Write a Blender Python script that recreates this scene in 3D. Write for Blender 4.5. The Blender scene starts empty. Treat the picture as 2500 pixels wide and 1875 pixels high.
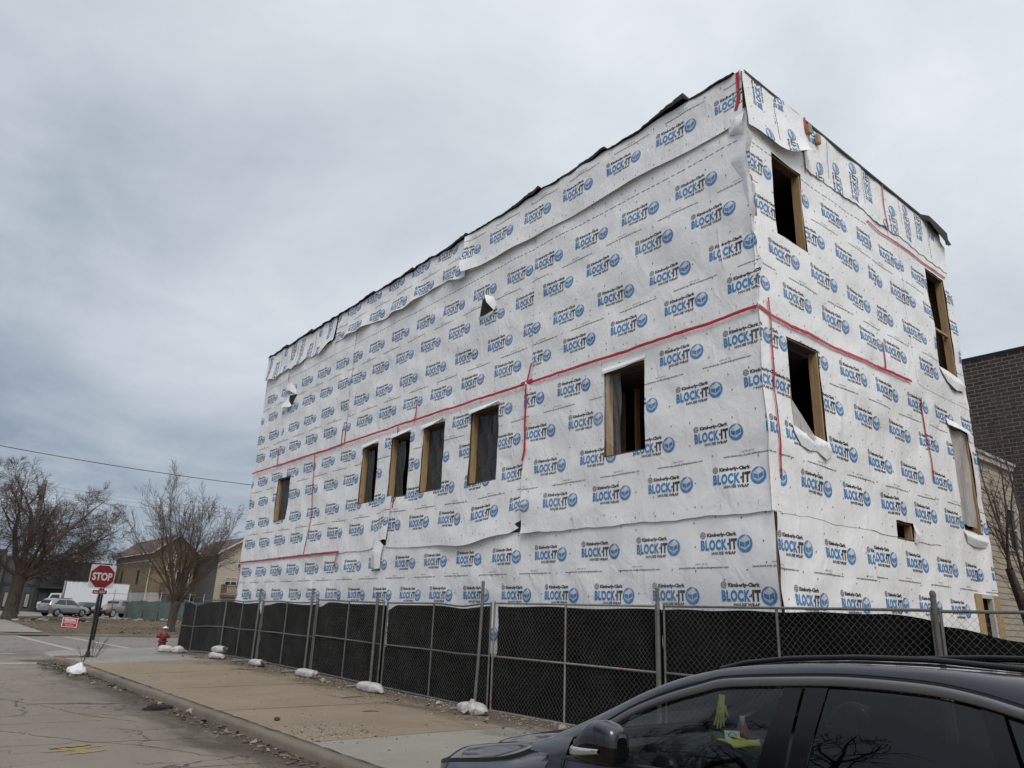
import bpy, math, random
import numpy as np
from mathutils import Vector, Matrix

# ------------------------------------------------------------------ camera
SC = bpy.context.scene
COL = SC.collection
EYE = np.array([0.0, 0.0, 1.75])
F_PX, PITCH, ROLL, YAW = 1792.6, 0.30982, 0.039824, 0.676828
cd = bpy.data.cameras.new('camera')
cam = bpy.data.objects.new('camera', cd)
COL.objects.link(cam)
fw = np.array([math.sin(YAW) * math.cos(PITCH), math.cos(YAW) * math.cos(PITCH), math.sin(PITCH)])
rt = np.array([math.cos(YAW), -math.sin(YAW), 0.0])
up = np.cross(rt, fw)
rt, up = rt * math.cos(ROLL) + up * math.sin(ROLL), -rt * math.sin(ROLL) + up * math.cos(ROLL)
M = Matrix(((rt[0], up[0], -fw[0], EYE[0]), (rt[1], up[1], -fw[1], EYE[1]), (rt[2], up[2], -fw[2], EYE[2]), (0, 0, 0, 1)))
cam.matrix_world = M
cd.sensor_fit = 'HORIZONTAL'
cd.sensor_width = 36.0
cd.lens = 36.0 * F_PX / 2500.0
cd.clip_start = 0.05
cd.clip_end = 2000.0
SC.camera = cam

# ------------------------------------------------------------------ world (overcast sky) and soft sun
SUN_EL, SUN_AZ = math.radians(52), math.radians(212)      # azimuth clockwise from +Y
W = bpy.data.worlds.new('World')
SC.world = W
W.use_nodes = True
nt = W.node_tree
bg = nt.nodes['Background']
sky = nt.nodes.new('ShaderNodeTexSky')
sky.sky_type = 'NISHITA'
sky.sun_disc = False
sky.sun_elevation = SUN_EL
sky.sun_rotation = SUN_AZ
sky.dust_density = 3.0
tc = nt.nodes.new('ShaderNodeTexCoord')


def wn(t, **kw):
    n = nt.nodes.new(t)
    for k, v in kw.items():
        setattr(n, k, v)
    return n


def wmath(op, a, b=None, clamp=False):
    n = wn('ShaderNodeMath', operation=op, use_clamp=clamp)
    for i, x in enumerate((a, b)):
        if x is None:
            continue
        if isinstance(x, (int, float)):
            n.inputs[i].default_value = x
        else:
            nt.links.new(x, n.inputs[i])
    return n.outputs[0]


sep = wn('ShaderNodeSeparateXYZ')
nt.links.new(tc.outputs['Generated'], sep.inputs[0])
den = wmath('ADD', wmath('MAXIMUM', sep.outputs[2], 0.0), 0.22)
cmb = wn('ShaderNodeCombineXYZ')
nt.links.new(wmath('DIVIDE', sep.outputs[0], den), cmb.inputs[0])
nt.links.new(wmath('DIVIDE', sep.outputs[1], den), cmb.inputs[1])
cmb.inputs[2].default_value = 3.7
n1 = wn('ShaderNodeTexNoise')
n1.inputs['Scale'].default_value = 1.05
n1.inputs['Detail'].default_value = 7.0
n1.inputs['Roughness'].default_value = 0.56
n1.inputs['Distortion'].default_value = 0.35
nt.links.new(cmb.outputs[0], n1.inputs['Vector'])
# the overcast is thinner (brighter) to the right of the street and overhead, heavier low over the far left
thin = wmath('ADD', wmath('MULTIPLY', sep.outputs[0], 0.25), wmath('MULTIPLY', sep.outputs[2], 0.52))
thin = wmath('SUBTRACT', thin, wmath('MULTIPLY', sep.outputs[1], 0.10))
lum = wmath('ADD', wmath('ADD', wmath('MULTIPLY', n1.outputs[0], 1.1), thin), -0.29)
ramp = wn('ShaderNodeValToRGB')
e = ramp.color_ramp.elements
e[0].position = 0.18
e[0].color = (0.265, 0.325, 0.405, 1)
e[1].position = 0.80
e[1].color = (0.78, 0.815, 0.86, 1)
m1 = e.new(0.47)
m1.color = (0.53, 0.58, 0.64, 1)
nt.links.new(lum, ramp.inputs[0])
scale = wn('ShaderNodeVectorMath', operation='SCALE')
nt.links.new(ramp.outputs[0], scale.inputs[0])
scale.inputs['Scale'].default_value = 10.0
mix = wn('ShaderNodeMix', data_type='RGBA')
mix.inputs[0].default_value = 0.93
nt.links.new(sky.outputs[0], mix.inputs[6])
nt.links.new(scale.outputs[0], mix.inputs[7])
nt.links.new(mix.outputs[2], bg.inputs[0])
bg.inputs[1].default_value = 0.10

sd = bpy.data.lights.new('sun', 'SUN')
sd.energy = 1.75
sd.angle = math.radians(30)
sd.color = (1.0, 0.97, 0.93)
sun = bpy.data.objects.new('sun', sd)
COL.objects.link(sun)
sdir = Vector((math.sin(SUN_AZ) * math.cos(SUN_EL), math.cos(SUN_AZ) * math.cos(SUN_EL), math.sin(SUN_EL)))
sun.rotation_euler = (-sdir).to_track_quat('-Z', 'Y').to_euler()

SC.view_settings.view_transform = 'Standard'
SC.view_settings.look = 'None'
SC.view_settings.exposure = 0.12
SC.view_settings.gamma = 1.0
SC.cycles.max_bounces = 8
SC.cycles.transparent_max_bounces = 24

# ------------------------------------------------------------------ materials
MATS = {}


class NT:
    """a tiny node-tree helper"""

    def __init__(self, name):
        self.m = bpy.data.materials.new(name)
        self.m.use_nodes = True
        self.t = self.m.node_tree
        self.b = self.t.nodes['Principled BSDF']
        self.out = self.t.nodes['Material Output']
        MATS[name] = self.m

    def n(self, typ, **kw):
        x = self.t.nodes.new(typ)
        for k, v in kw.items():
            setattr(x, k, v)
        return x

    def set(self, sock, v):
        if hasattr(v, 'is_linked') or hasattr(v, 'links'):
            self.t.links.new(v, sock)
        else:
            sock.default_value = v

    def coords(self, scale=(1, 1, 1), loc=(0, 0, 0), rot=(0, 0, 0)):
        c = self.n('ShaderNodeTexCoord')
        mp = self.n('ShaderNodeMapping')
        mp.inputs['Scale'].default_value = scale
        mp.inputs['Location'].default_value = loc
        mp.inputs['Rotation'].default_value = rot
        self.t.links.new(c.outputs['Object'], mp.inputs[0])
        return mp.outputs[0]

    def noise(self, vec, scale, detail=4, rough=0.5, dist=0.0, typ=None):
        x = self.n('ShaderNodeTexNoise')
        if typ:
            x.noise_type = typ
        self.t.links.new(vec, x.inputs['Vector'])
        x.inputs['Scale'].default_value = scale
        x.inputs['Detail'].default_value = detail
        x.inputs['Roughness'].default_value = rough
        x.inputs['Distortion'].default_value = dist
        return x.outputs[0]

    def math(self, op, a, b=0.0, clamp=False):
        x = self.n('ShaderNodeMath', operation=op, use_clamp=clamp)
        self.set(x.inputs[0], a)
        self.set(x.inputs[1], b)
        return x.outputs[0]

    def ramp(self, v, a, b, lo=0.0, hi=1.0):
        x = self.n('ShaderNodeMapRange')
        x.clamp = True
        self.t.links.new(v, x.inputs[0])
        x.inputs[1].default_value = a
        x.inputs[2].default_value = b
        x.inputs[3].default_value = lo
        x.inputs[4].default_value = hi
        return x.outputs[0]

    def mix(self, f, a, b):
        x = self.n('ShaderNodeMix', data_type='RGBA')
        self.set(x.inputs[0], f)
        self.set(x.inputs[6], (*a, 1) if isinstance(a, tuple) and len(a) == 3 else a)
        self.set(x.inputs[7], (*b, 1) if isinstance(b, tuple) and len(b) == 3 else b)
        return x.outputs[2]

    def bump(self, h, strength, dist, prev=None):
        x = self.n('ShaderNodeBump')
        x.inputs['Strength'].default_value = strength
        x.inputs['Distance'].default_value = dist
        self.t.links.new(h, x.inputs['Height'])
        if prev is not None:
            self.t.links.new(prev, x.inputs['Normal'])
        return x.outputs[0]

    def fin(self, col=None, rough=0.6, metal=0.0, normal=None, **kw):
        if col is not None:
            self.set(self.b.inputs['Base Color'], (*col, 1) if isinstance(col, tuple) and len(col) == 3 else col)
        self.set(self.b.inputs['Roughness'], rough)
        self.set(self.b.inputs['Metallic'], metal)
        if normal is not None:
            self.t.links.new(normal, self.b.inputs['Normal'])
        for k, v in kw.items():
            self.set(self.b.inputs[k.replace('_', ' ')], v)
        return self.m


def simple(name, col, rough=0.6, metal=0.0, var=0.12, scale=6.0, bump=0.0, bscale=40.0, bdist=0.005, **kw):
    k = NT(name)
    vec = k.coords()
    nz = k.noise(vec, scale, 5, 0.6)
    a = tuple(c * (1 - var) for c in col)
    b = tuple(min(1, c * (1 + var)) for c in col)
    c = k.mix(k.ramp(nz, 0.3, 0.7), a, b)
    nm = None
    if bump:
        nm = k.bump(k.noise(vec, bscale, 4, 0.6), bump, bdist)
    return k.fin(c, rough, metal, nm, **kw)


def wrap_normal(k):
    vec = k.coords((1.0, 1.0, 0.62))
    h1 = k.noise(vec, 2.0, 3, 0.5, 0.8)
    v2 = k.coords((1.0, 1.0, 0.35), rot=(0.16, -0.12, 0.0))
    h2 = k.noise(v2, 7.5, 3, 0.58, 1.2, 'RIDGED_MULTIFRACTAL')
    v3 = k.coords((1.0, 1.0, 1.0))
    h3 = k.noise(v3, 9.0, 4, 0.6, 1.0)
    patchy = k.ramp(k.noise(v3, 0.55, 2, 0.5), 0.42, 0.66)
    n1 = k.bump(h1, 0.30, 0.12)
    n2 = k.bump(k.math('MULTIPLY', h2, patchy), 0.50, 0.020, n1)
    return k.bump(h3, 0.35, 0.012, n2)


def wrap_mat(name, col, rough=0.42, dirt=True):
    k = NT(name)
    vec = k.coords((1, 1, 0.5))
    if dirt:
        g = k.noise(vec, 0.9, 5, 0.62)
        c = k.mix(k.ramp(g, 0.42, 0.8), col, tuple(x * y for x, y in zip(col, (0.94, 0.935, 0.93))))
    else:
        g = k.noise(vec, 40, 3, 0.6)
        c = k.mix(k.ramp(g, 0.5, 0.75), col, tuple(min(1, x + (0.55 - x) * 0.25) for x in col))
        c = k.mix(k.ramp(k.noise(vec, 0.7, 4, 0.6), 0.40, 0.70, 0, 0.30), c, tuple(x + (0.62 - x) * 0.45 for x in col))
    return k.fin(c, rough, 0.0, wrap_normal(k))


wrap_mat('wrap_white', (0.90, 0.895, 0.885), 0.36)
wrap_mat('print_blue', (0.045, 0.225, 0.50), 0.42, False)
wrap_mat('print_black', (0.028, 0.029, 0.035), 0.42, False)
wrap_mat('print_white', (0.72, 0.73, 0.74), 0.42, False)
wrap_mat('print_grey', (0.085, 0.088, 0.095), 0.42, False)
simple('nail_cap', (0.035, 0.025, 0.025), 0.5)
simple('nail_cap_red', (0.10, 0.02, 0.02), 0.5)
k = NT('tape_red')
c = k.mix(k.ramp(k.noise(k.coords(), 9, 4), 0.3, 0.7), (0.40, 0.012, 0.028), (0.52, 0.022, 0.042))
k.fin(c, 0.32, 0, k.bump(k.noise(k.coords(), 14, 3), 0.4, 0.01))


def lumber(name, c1, c2):
    k = NT(name)
    v = k.coords((14, 14, 1.1))
    w = k.noise(v, 2.2, 6, 0.62, 0.8)
    c = k.mix(k.ramp(w, 0.32, 0.68), c1, c2)
    kn = k.ramp(k.noise(k.coords((1, 1, 0.6)), 5.0, 2), 0.70, 0.76)
    c = k.mix(kn, c, tuple(x * 0.35 for x in c1))
    return k.fin(c, 0.68, 0, k.bump(w, 0.25, 0.004))


lumber('lumber', (0.30, 0.195, 0.095), (0.47, 0.325, 0.165))
lumber('lumber_dark', (0.085, 0.055, 0.03), (0.16, 0.105, 0.06))
lumber('lumber_weathered', (0.16, 0.125, 0.095), (0.27, 0.215, 0.165))
simple('sheathing', (0.20, 0.135, 0.075), 0.8, var=0.3, scale=18)
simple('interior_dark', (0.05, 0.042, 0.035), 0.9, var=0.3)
simple('roof_membrane', (0.010, 0.010, 0.0105), 0.8, bump=0.4, bscale=12, bdist=0.02)
k = NT('plastic_film')
v = k.coords((1, 1, 0.4))
nm = k.bump(k.noise(v, 7, 4, 0.55, 1.5, 'RIDGED_MULTIFRACTAL'), 0.9, 0.03)
k.fin((0.80, 0.80, 0.80), 0.10, 0, nm, Alpha=0.13, Specular_IOR_Level=0.8)
k = NT('plastic_dark')
v = k.coords((1, 1, 1))
nm = k.bump(k.noise(k.coords((1, 1, 0.22), rot=(0.1, -0.1, 0)), 8, 4, 0.6, 1.5, 'RIDGED_MULTIFRACTAL'), 0.9, 0.03)
k.fin((0.075, 0.071, 0.069), 0.16, 0, nm, Alpha=0.58, Specular_IOR_Level=0.7)
k = NT('plastic_milky')
nm = k.bump(k.noise(k.coords((1, 1, 0.3)), 6, 4, 0.55, 1.5, 'RIDGED_MULTIFRACTAL'), 0.9, 0.03)
k.fin((0.55, 0.52, 0.49), 0.25, 0, nm, Alpha=0.78)


# ---- ground materials
def asphalt(name, base, warm):
    k = NT(name)
    v = k.coords()
    big = k.noise(v, 0.22, 5, 0.6)
    mid = k.noise(k.coords((1, 0.25, 1)), 1.3, 5, 0.62)
    fine = k.noise(v, 60, 3, 0.7)
    c = k.mix(k.ramp(big, 0.3, 0.72), base, warm)
    c = k.mix(k.ramp(mid, 0.35, 0.75, 0, 0.55), c, tuple(x * 0.72 for x in base))
    c = k.mix(k.ramp(fine, 0.35, 0.7, 0, 0.5), c, tuple(min(1, x * 1.5) for x in warm))
    sx_ = k.n('ShaderNodeSeparateXYZ')
    k.t.links.new(v, sx_.inputs[0])
    gut = k.math('MULTIPLY', k.ramp(sx_.outputs[0], 2.6, 4.3), k.ramp(k.noise(k.coords((1, 0.45, 1)), 0.9, 6, 0.65, 0.8), 0.40, 0.62))
    c = k.mix(k.math('MULTIPLY', gut, 0.6 if name == 'asphalt' else 0.0), c, (0.060, 0.047, 0.036))
    # cracks: a coarse and a fine crack network, broken up
    warp = k.n('ShaderNodeVectorMath', operation='ADD')
    wv = k.n('ShaderNodeTexNoise')
    wv.inputs['Scale'].default_value = 0.9
    wv.inputs['Detail'].default_value = 7
    wv.inputs['Roughness'].default_value = 0.62
    k.t.links.new(v, wv.inputs['Vector'])
    sc = k.n('ShaderNodeVectorMath', operation='SCALE')
    sc.inputs['Scale'].default_value = 1.5
    k.t.links.new(wv.outputs['Color'], sc.inputs[0])
    k.t.links.new(v, warp.inputs[0])
    k.t.links.new(sc.outputs[0], warp.inputs[1])

    def crack(scale, wid, sx, sy, msk):
        mp = k.n('ShaderNodeMapping')
        mp.inputs['Scale'].default_value = (sx, sy, 0.0)
        k.t.links.new(warp.outputs[0], mp.inputs[0])
        vo = k.n('ShaderNodeTexVoronoi', feature='DISTANCE_TO_EDGE')
        vo.inputs['Scale'].default_value = scale
        k.t.links.new(mp.outputs[0], vo.inputs['Vector'])
        line = k.ramp(vo.outputs['Distance'], wid * 0.35, wid, 1, 0)
        mk = k.ramp(k.noise(v, msk, 3), 0.44, 0.56)
        return k.math('MULTIPLY', line, mk)
    cr = k.math('MAXIMUM', crack(0.45, 0.007, 0.7, 1.0, 0.35), crack(1.3, 0.011, 0.7, 1.0, 0.27))
    c = k.mix(k.math('MULTIPLY', cr, 0.85), c, (0.022, 0.02, 0.018))
    h = k.math('SUBTRACT', k.math('MULTIPLY', fine, 0.35), cr)
    return k.fin(c, 0.9, 0, k.bump(h, 0.6, 0.012)), k


asphalt('asphalt', (0.168, 0.142, 0.112), (0.222, 0.191, 0.157))
asphalt('asphalt_cross', (0.148, 0.132, 0.115), (0.20, 0.182, 0.162))


def concrete(name, c1, c2, speck=0.35, grit=0.5):
    k = NT(name)
    v = k.coords()
    big = k.noise(v, 0.5, 6, 0.65)
    c = k.mix(k.ramp(big, 0.3, 0.7), c1, c2)
    st = k.noise(k.coords((0.5, 2.2, 1)), 1.1, 6, 0.7, 0.6)
    c = k.mix(k.ramp(st, 0.55, 0.75, 0, 0.42), c, tuple(x * 0.55 for x in c1))
    fine = k.noise(v, 45, 4, 0.75)
    c = k.mix(k.ramp(fine, 0.56, 0.72, 0, speck), c, tuple(min(1, x * 1.7) for x in c2))
    c = k.mix(k.ramp(fine, 0.42, 0.28, 0, speck), c, tuple(x * 0.5 for x in c1))
    return k.fin(c, 0.9, 0, k.bump(fine, grit, 0.01))


concrete('concrete_tan', (0.205, 0.161, 0.109), (0.272, 0.217, 0.152), 0.8, 1.0)
concrete('concrete_pale', (0.215, 0.198, 0.168), (0.28, 0.262, 0.228), 0.4, 0.4)
concrete('concrete_kerb', (0.110, 0.092, 0.072), (0.215, 0.182, 0.142), 0.7, 1.0)
concrete('lot_paving', (0.20, 0.175, 0.15), (0.26, 0.235, 0.205), 0.4)
k = NT('dry_grass')
v = k.coords()
c = k.mix(k.ramp(k.noise(v, 0.35, 6, 0.7), 0.35, 0.68), (0.115, 0.082, 0.050), (0.185, 0.138, 0.088))
c = k.mix(k.ramp(k.noise(v, 6, 5, 0.75), 0.4, 0.7, 0, 0.7), c, (0.062, 0.045, 0.03))
c = k.mix(k.ramp(k.noise(v, 22, 4, 0.8), 0.66, 0.72, 0, 0.6), c, (0.33, 0.30, 0.26))
k.fin(c, 0.95, 0, k.bump(k.noise(v, 12, 6, 0.75), 0.9, 0.08))
simple('earth', (0.13, 0.10, 0.075), 0.95, var=0.35, scale=3, bump=0.8, bscale=15, bdist=0.05)
simple('road_paint', (0.33, 0.31, 0.275), 0.85, var=0.3, scale=12)
k = NT('spray_yellow')
c = k.mix(k.ramp(k.noise(k.coords(), 22, 5, 0.75), 0.42, 0.58), (0.185, 0.155, 0.115), (0.33, 0.24, 0.06))
k.fin(c, 0.85)
simple('tactile_rust', (0.17, 0.088, 0.052), 0.85, var=0.25, scale=4, bump=0.6, bscale=30, bdist=0.01)
simple('dirt', (0.075, 0.058, 0.043), 0.95, var=0.4, scale=8, bump=0.8, bscale=30, bdist=0.02)


def soft_dirt(name, col, x0, x1, far):
    # a film of dirt that thins out raggedly towards the clean side (by the object's own x)
    k = NT(name)
    v = k.coords()
    sp = k.n('ShaderNodeSeparateXYZ')
    k.t.links.new(v, sp.inputs[0])
    q = k.ramp(sp.outputs[0], x0, x1)
    n1 = k.noise(k.coords((1, 0.4, 1)), 1.3, 6, 0.66, 0.7)
    n2 = k.noise(v, 26, 4, 0.75)
    s = k.math('ADD', k.math('MULTIPLY', q, far), k.math('MULTIPLY', k.math('SUBTRACT', n1, 0.5), 2.1))
    s = k.math('ADD', s, k.math('MULTIPLY', k.math('SUBTRACT', n2, 0.5), 0.9))
    a = k.math('MULTIPLY', k.ramp(s, 0.2, 1.0), 0.8)
    c = k.mix(k.ramp(n2, 0.35, 0.7), col, tuple(x * 1.8 for x in col))
    return k.fin(c, 0.95, 0, k.bump(n2, 0.7, 0.012), Alpha=a)


soft_dirt('dirt_gutter', (0.062, 0.048, 0.036), 3.3, 4.45, 0.95)
soft_dirt('dirt_fence', (0.085, 0.066, 0.048), 7.3, 9.0, 0.95)
for i, c in enumerate([(0.10, 0.075, 0.05), (0.16, 0.12, 0.08), (0.055, 0.04, 0.03), (0.24, 0.20, 0.15)]):
    simple('leaf_%d' % i, c, 0.85, var=0.3)
for i, c in enumerate([(0.30, 0.26, 0.215), (0.17, 0.14, 0.115), (0.42, 0.39, 0.35), (0.17, 0.118, 0.092)]):
    simple('stone_%d' % i, c, 0.9, var=0.3, scale=20)

# ---- object materials
k = NT('galvanised')
v = k.coords()
c = k.mix(k.ramp(k.noise(v, 9, 5, 0.65), 0.35, 0.7), (0.215, 0.215, 0.21), (0.13, 0.126, 0.118))
c = k.mix(k.ramp(k.noise(v, 3.1, 5, 0.7), 0.63, 0.72, 0, 0.6), c, (0.14, 0.085, 0.05))
k.fin(c, 0.55, 0.45)
k = NT('galvanised_rusty')
v = k.coords()
c = k.mix(k.ramp(k.noise(v, 9, 5, 0.65), 0.35, 0.7), (0.31, 0.30, 0.29), (0.20, 0.185, 0.17))
c = k.mix(k.ramp(k.noise(v, 2.6, 6, 0.7), 0.54, 0.66), c, (0.30, 0.12, 0.055))
k.fin(c, 0.62, 0.25)
simple('wire', (0.21, 0.207, 0.195), 0.5, 0.25, var=0.25, scale=4)
k = NT('screen_black')
v = k.coords()
w = k.noise(k.coords((1, 1, 0.3)), 120, 2, 0.5)
c = k.mix(k.ramp(w, 0.55, 0.75), (0.0028, 0.0028, 0.0031), (0.011, 0.011, 0.0115))
c = k.mix(k.ramp(k.noise(k.coords((1, 1, 0.5)), 0.9, 5, 0.6), 0.45, 0.75, 0, 0.7), c, (0.0145, 0.014, 0.0135))
nm = k.bump(k.noise(k.coords((1, 1.0, 0.35)), 2.6, 4, 0.55, 1.0), 0.9, 0.1)
k.fin(c, 0.85, 0, nm, Specular_IOR_Level=0.12)
simple('post_weathered', (0.115, 0.108, 0.095), 0.7, 0.2, var=0.3, scale=14)
simple('screen_green', (0.085, 0.112, 0.102), 0.85, var=0.2, scale=2, bump=0.5, bscale=1.5, bdist=0.1)
k = NT('sack_white')
v = k.coords()
c = k.mix(k.ramp(k.noise(v, 7, 5, 0.6), 0.45, 0.75), (0.52, 0.51, 0.50), (0.34, 0.305, 0.26))
nm = k.bump(k.noise(v, 11, 4, 0.6, 1.5, 'RIDGED_MULTIFRACTAL'), 0.6, 0.02)
k.fin(c, 0.5, 0, nm)
simple('sack_neck', (0.33, 0.30, 0.265), 0.6, var=0.25, scale=14, bump=0.6, bscale=30, bdist=0.01)
simple('sign_red', (0.155, 0.003, 0.010), 0.45, var=0.06)
simple('sign_white', (0.50, 0.49, 0.46), 0.5, var=0.08)
simple('black_steel', (0.011, 0.011, 0.013), 0.4, 0.2)
simple('hydrant_red', (0.165, 0.032, 0.025), 0.55, var=0.25, scale=10, bump=0.3)
simple('bag_plastic', (0.72, 0.72, 0.73), 0.35, bump=0.8, bscale=14, bdist=0.03)
simple('black_cloth', (0.012, 0.012, 0.013), 0.9)
simple('cup_pink', (0.5, 0.30, 0.29), 0.6, var=0.4, scale=25)
simple('yard_sign_pink', (0.42, 0.012, 0.075), 0.45, var=0.05)
simple('yard_sign_white', (0.72, 0.70, 0.70), 0.5, var=0.05)
k = NT('bark')
v = k.coords((1, 1, 0.25))
w = k.noise(v, 9, 5, 0.65, 0.5)
k.fin(k.mix(k.ramp(w, 0.35, 0.68), (0.035, 0.027, 0.021), (0.105, 0.085, 0.068)), 0.92, 0, k.bump(w, 0.8, 0.05))
simple('twig', (0.086, 0.062, 0.050), 0.9, var=0.35, scale=0.7)
simple('twig_grey', (0.098, 0.074, 0.056), 0.9, var=0.35, scale=0.7)
simple('twig_dark', (0.030, 0.023, 0.020), 0.9, var=0.35, scale=0.7)
k = NT('pole_wood')
k.fin(k.mix(k.ramp(k.noise(k.coords((1, 1, 0.08)), 6, 6, 0.7), 0.35, 0.7), (0.15, 0.135, 0.10), (0.22, 0.205, 0.16)), 0.9)
simple('cable_black', (0.02, 0.02, 0.022), 0.6)


def brick(name, c1, c2, mortar, scale, off_axis):
    k = NT(name)
    co = k.n('ShaderNodeTexCoord')
    sp = k.n('ShaderNodeSeparateXYZ')
    k.t.links.new(co.outputs['Object'], sp.inputs[0])
    cb = k.n('ShaderNodeCombineXYZ')
    k.t.links.new(sp.outputs[off_axis], cb.inputs[0])
    k.t.links.new(sp.outputs[2], cb.inputs[1])
    b = k.n('ShaderNodeTexBrick')
    k.t.links.new(cb.outputs[0], b.inputs['Vector'])
    b.inputs['Color1'].default_value = (*c1, 1)
    b.inputs['Color2'].default_value = (*c2, 1)
    b.inputs['Mortar'].default_value = (*mortar, 1)
    b.inputs['Scale'].default_value = scale
    b.inputs['Mortar Size'].default_value = 0.016
    b.inputs['Brick Width'].default_value = 0.48
    b.inputs['Row Height'].default_value = 0.165
    b.inputs['Bias'].default_value = -0.2
    nz = k.noise(k.coords(), 3, 5, 0.7)
    c = k.mix(k.ramp(nz, 0.4, 0.75, 0, 0.4), b.outputs['Color'], tuple(x * 0.6 for x in c1))
    c = k.mix(k.ramp(k.noise(k.coords((1, 1, 0.3)), 0.35, 5, 0.65), 0.42, 0.75, 0, 0.5), c, tuple(x * 1.9 for x in c2))
    return k.fin(c, 0.85, 0, k.bump(b.outputs['Fac'], -0.4, 0.01))


brick('brick_dark', (0.030, 0.0225, 0.020), (0.062, 0.047, 0.042), (0.18, 0.16, 0.14), 1.0, 1)


def siding(name, c1, gap, rows=0.125):
    k = NT(name)
    co = k.n('ShaderNodeTexCoord')
    sp = k.n('ShaderNodeSeparateXYZ')
    k.t.links.new(co.outputs['Object'], sp.inputs[0])
    fr = k.math('FRACT', k.math('DIVIDE', sp.outputs[2], rows))
    ln = k.ramp(fr, 0.08, 0.24, 1, 0)
    c = k.mix(k.ramp(k.noise(k.coords(), 1.2, 5, 0.6), 0.35, 0.7), c1, tuple(x * 0.85 for x in c1))
    c = k.mix(k.math('MULTIPLY', ln, gap), c, tuple(x * 0.35 for x in c1))
    return k.fin(c, 0.7, 0, k.bump(fr, 0.7, 0.02))


siding('siding_tan', (0.245, 0.180, 0.108), 0.25)
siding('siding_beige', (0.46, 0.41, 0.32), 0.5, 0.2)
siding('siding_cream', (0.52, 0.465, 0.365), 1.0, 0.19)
siding('siding_shaded', (0.125, 0.115, 0.11), 0.35, 0.2)  # side walls of the beige house, their shade put into the colour
simple('foundation_white', (0.40, 0.39, 0.37), 0.85)
simple('shingle_brown', (0.105, 0.072, 0.058), 0.9, var=0.3, scale=8)
simple('trim_white', (0.52, 0.50, 0.47), 0.6)
simple('render_grey', (0.062, 0.062, 0.066), 0.85, var=0.3, scale=1.5)
simple('render_darker', (0.028, 0.028, 0.030), 0.8, var=0.3, scale=1.5)
simple('window_dark', (0.035, 0.04, 0.045), 0.12, Specular_IOR_Level=0.7)
simple('window_blind_and_lit', (0.30, 0.29, 0.24), 0.3)  # house blinds; also lit panes of the grey building, light painted as beige
simple('deck_wood', (0.13, 0.095, 0.07), 0.85, var=0.25)
simple('metal_grey', (0.22, 0.22, 0.225), 0.4, 0.6)
# vehicles
k = NT('car_paint')
fl = k.noise(k.coords(), 900, 2)
c = k.mix(k.ramp(fl, 0.3, 0.75), (0.020, 0.0225, 0.029), (0.042, 0.046, 0.058))
k.fin(c, 0.36, 0.45, Coat_Weight=1.0, Coat_Roughness=0.04)
simple('black_gloss', (0.005, 0.005, 0.0055), 0.12, Specular_IOR_Level=0.32)
simple('black_plastic', (0.010, 0.010, 0.011), 0.45)
simple('rail_grey', (0.022, 0.022, 0.024), 0.30, 0.3)
simple('satin_trim', (0.21, 0.21, 0.215), 0.36, 0.75, var=0.03)
simple('chrome', (0.62, 0.63, 0.65), 0.12, 1.0, var=0.02)
simple('seat_dark', (0.014, 0.014, 0.015), 0.75, bump=0.3, bscale=80)
simple('trim_interior', (0.02, 0.021, 0.022), 0.7)
simple('headliner', (0.055, 0.06, 0.058), 0.9)
simple('glove_yellow', (0.42, 0.41, 0.11), 0.85, var=0.15, scale=40, bump=0.3, bscale=90)
simple('bottle_pink', (0.22, 0.07, 0.09), 0.35)
simple('card_white', (0.38, 0.41, 0.39), 0.6)
simple('card_green', (0.05, 0.16, 0.10), 0.6)
simple('tyre', (0.014, 0.014, 0.015), 0.85)
simple('rim_silver', (0.42, 0.42, 0.43), 0.3, 0.8)
simple('paint_silver', (0.36, 0.365, 0.375), 0.3, 0.6, var=0.04, Coat_Weight=0.6)
simple('paint_white', (0.62, 0.62, 0.60), 0.4, var=0.05)
simple('box_white', (0.66, 0.68, 0.70), 0.45, var=0.04)
simple('paint_beige', (0.22, 0.205, 0.185), 0.4, 0.25, var=0.05, Coat_Weight=0.4)
simple('paint_black', (0.01, 0.01, 0.011), 0.3, 0, Coat_Weight=0.5)
simple('lamp_red', (0.38, 0.02, 0.02), 0.25)
simple('lamp_orange', (0.75, 0.25, 0.03), 0.25)
simple('lamp_clear', (0.55, 0.53, 0.48), 0.2)


def glass(name, tint, gloss_ior=1.5):
    k = NT(name)
    tr = k.n('ShaderNodeBsdfTransparent')
    tr.inputs[0].default_value = (*tint, 1)
    gl = k.n('ShaderNodeBsdfGlossy')
    gl.inputs['Roughness'].default_value = 0.0
    gl.inputs['Color'].default_value = (0.9, 0.95, 0.95, 1)
    # slight waviness of tempered glass
    k.t.links.new(k.bump(k.noise(k.coords(), 2.5, 2), 0.05, 0.01), gl.inputs['Normal'])
    ge = k.n('ShaderNodeNewGeometry')
    dt = k.n('ShaderNodeVectorMath', operation='DOT_PRODUCT')
    k.t.links.new(ge.outputs['Normal'], dt.inputs[0])
    k.t.links.new(ge.outputs['Incoming'], dt.inputs[1])
    inv = k.math('SUBTRACT', 1.0, k.math('ABSOLUTE', dt.outputs['Value']), True)
    f0 = ((gloss_ior - 1) / (gloss_ior + 1)) ** 2
    fr = k.math('ADD', f0, k.math('MULTIPLY', k.math('POWER', inv, 5.0), 1 - f0))
    mx = k.n('ShaderNodeMixShader')
    k.t.links.new(fr, mx.inputs[0])
    k.t.links.new(tr.outputs[0], mx.inputs[1])
    k.t.links.new(gl.outputs[0], mx.inputs[2])
    k.t.links.new(mx.outputs[0], k.out.inputs[0])
    return k.m


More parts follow.
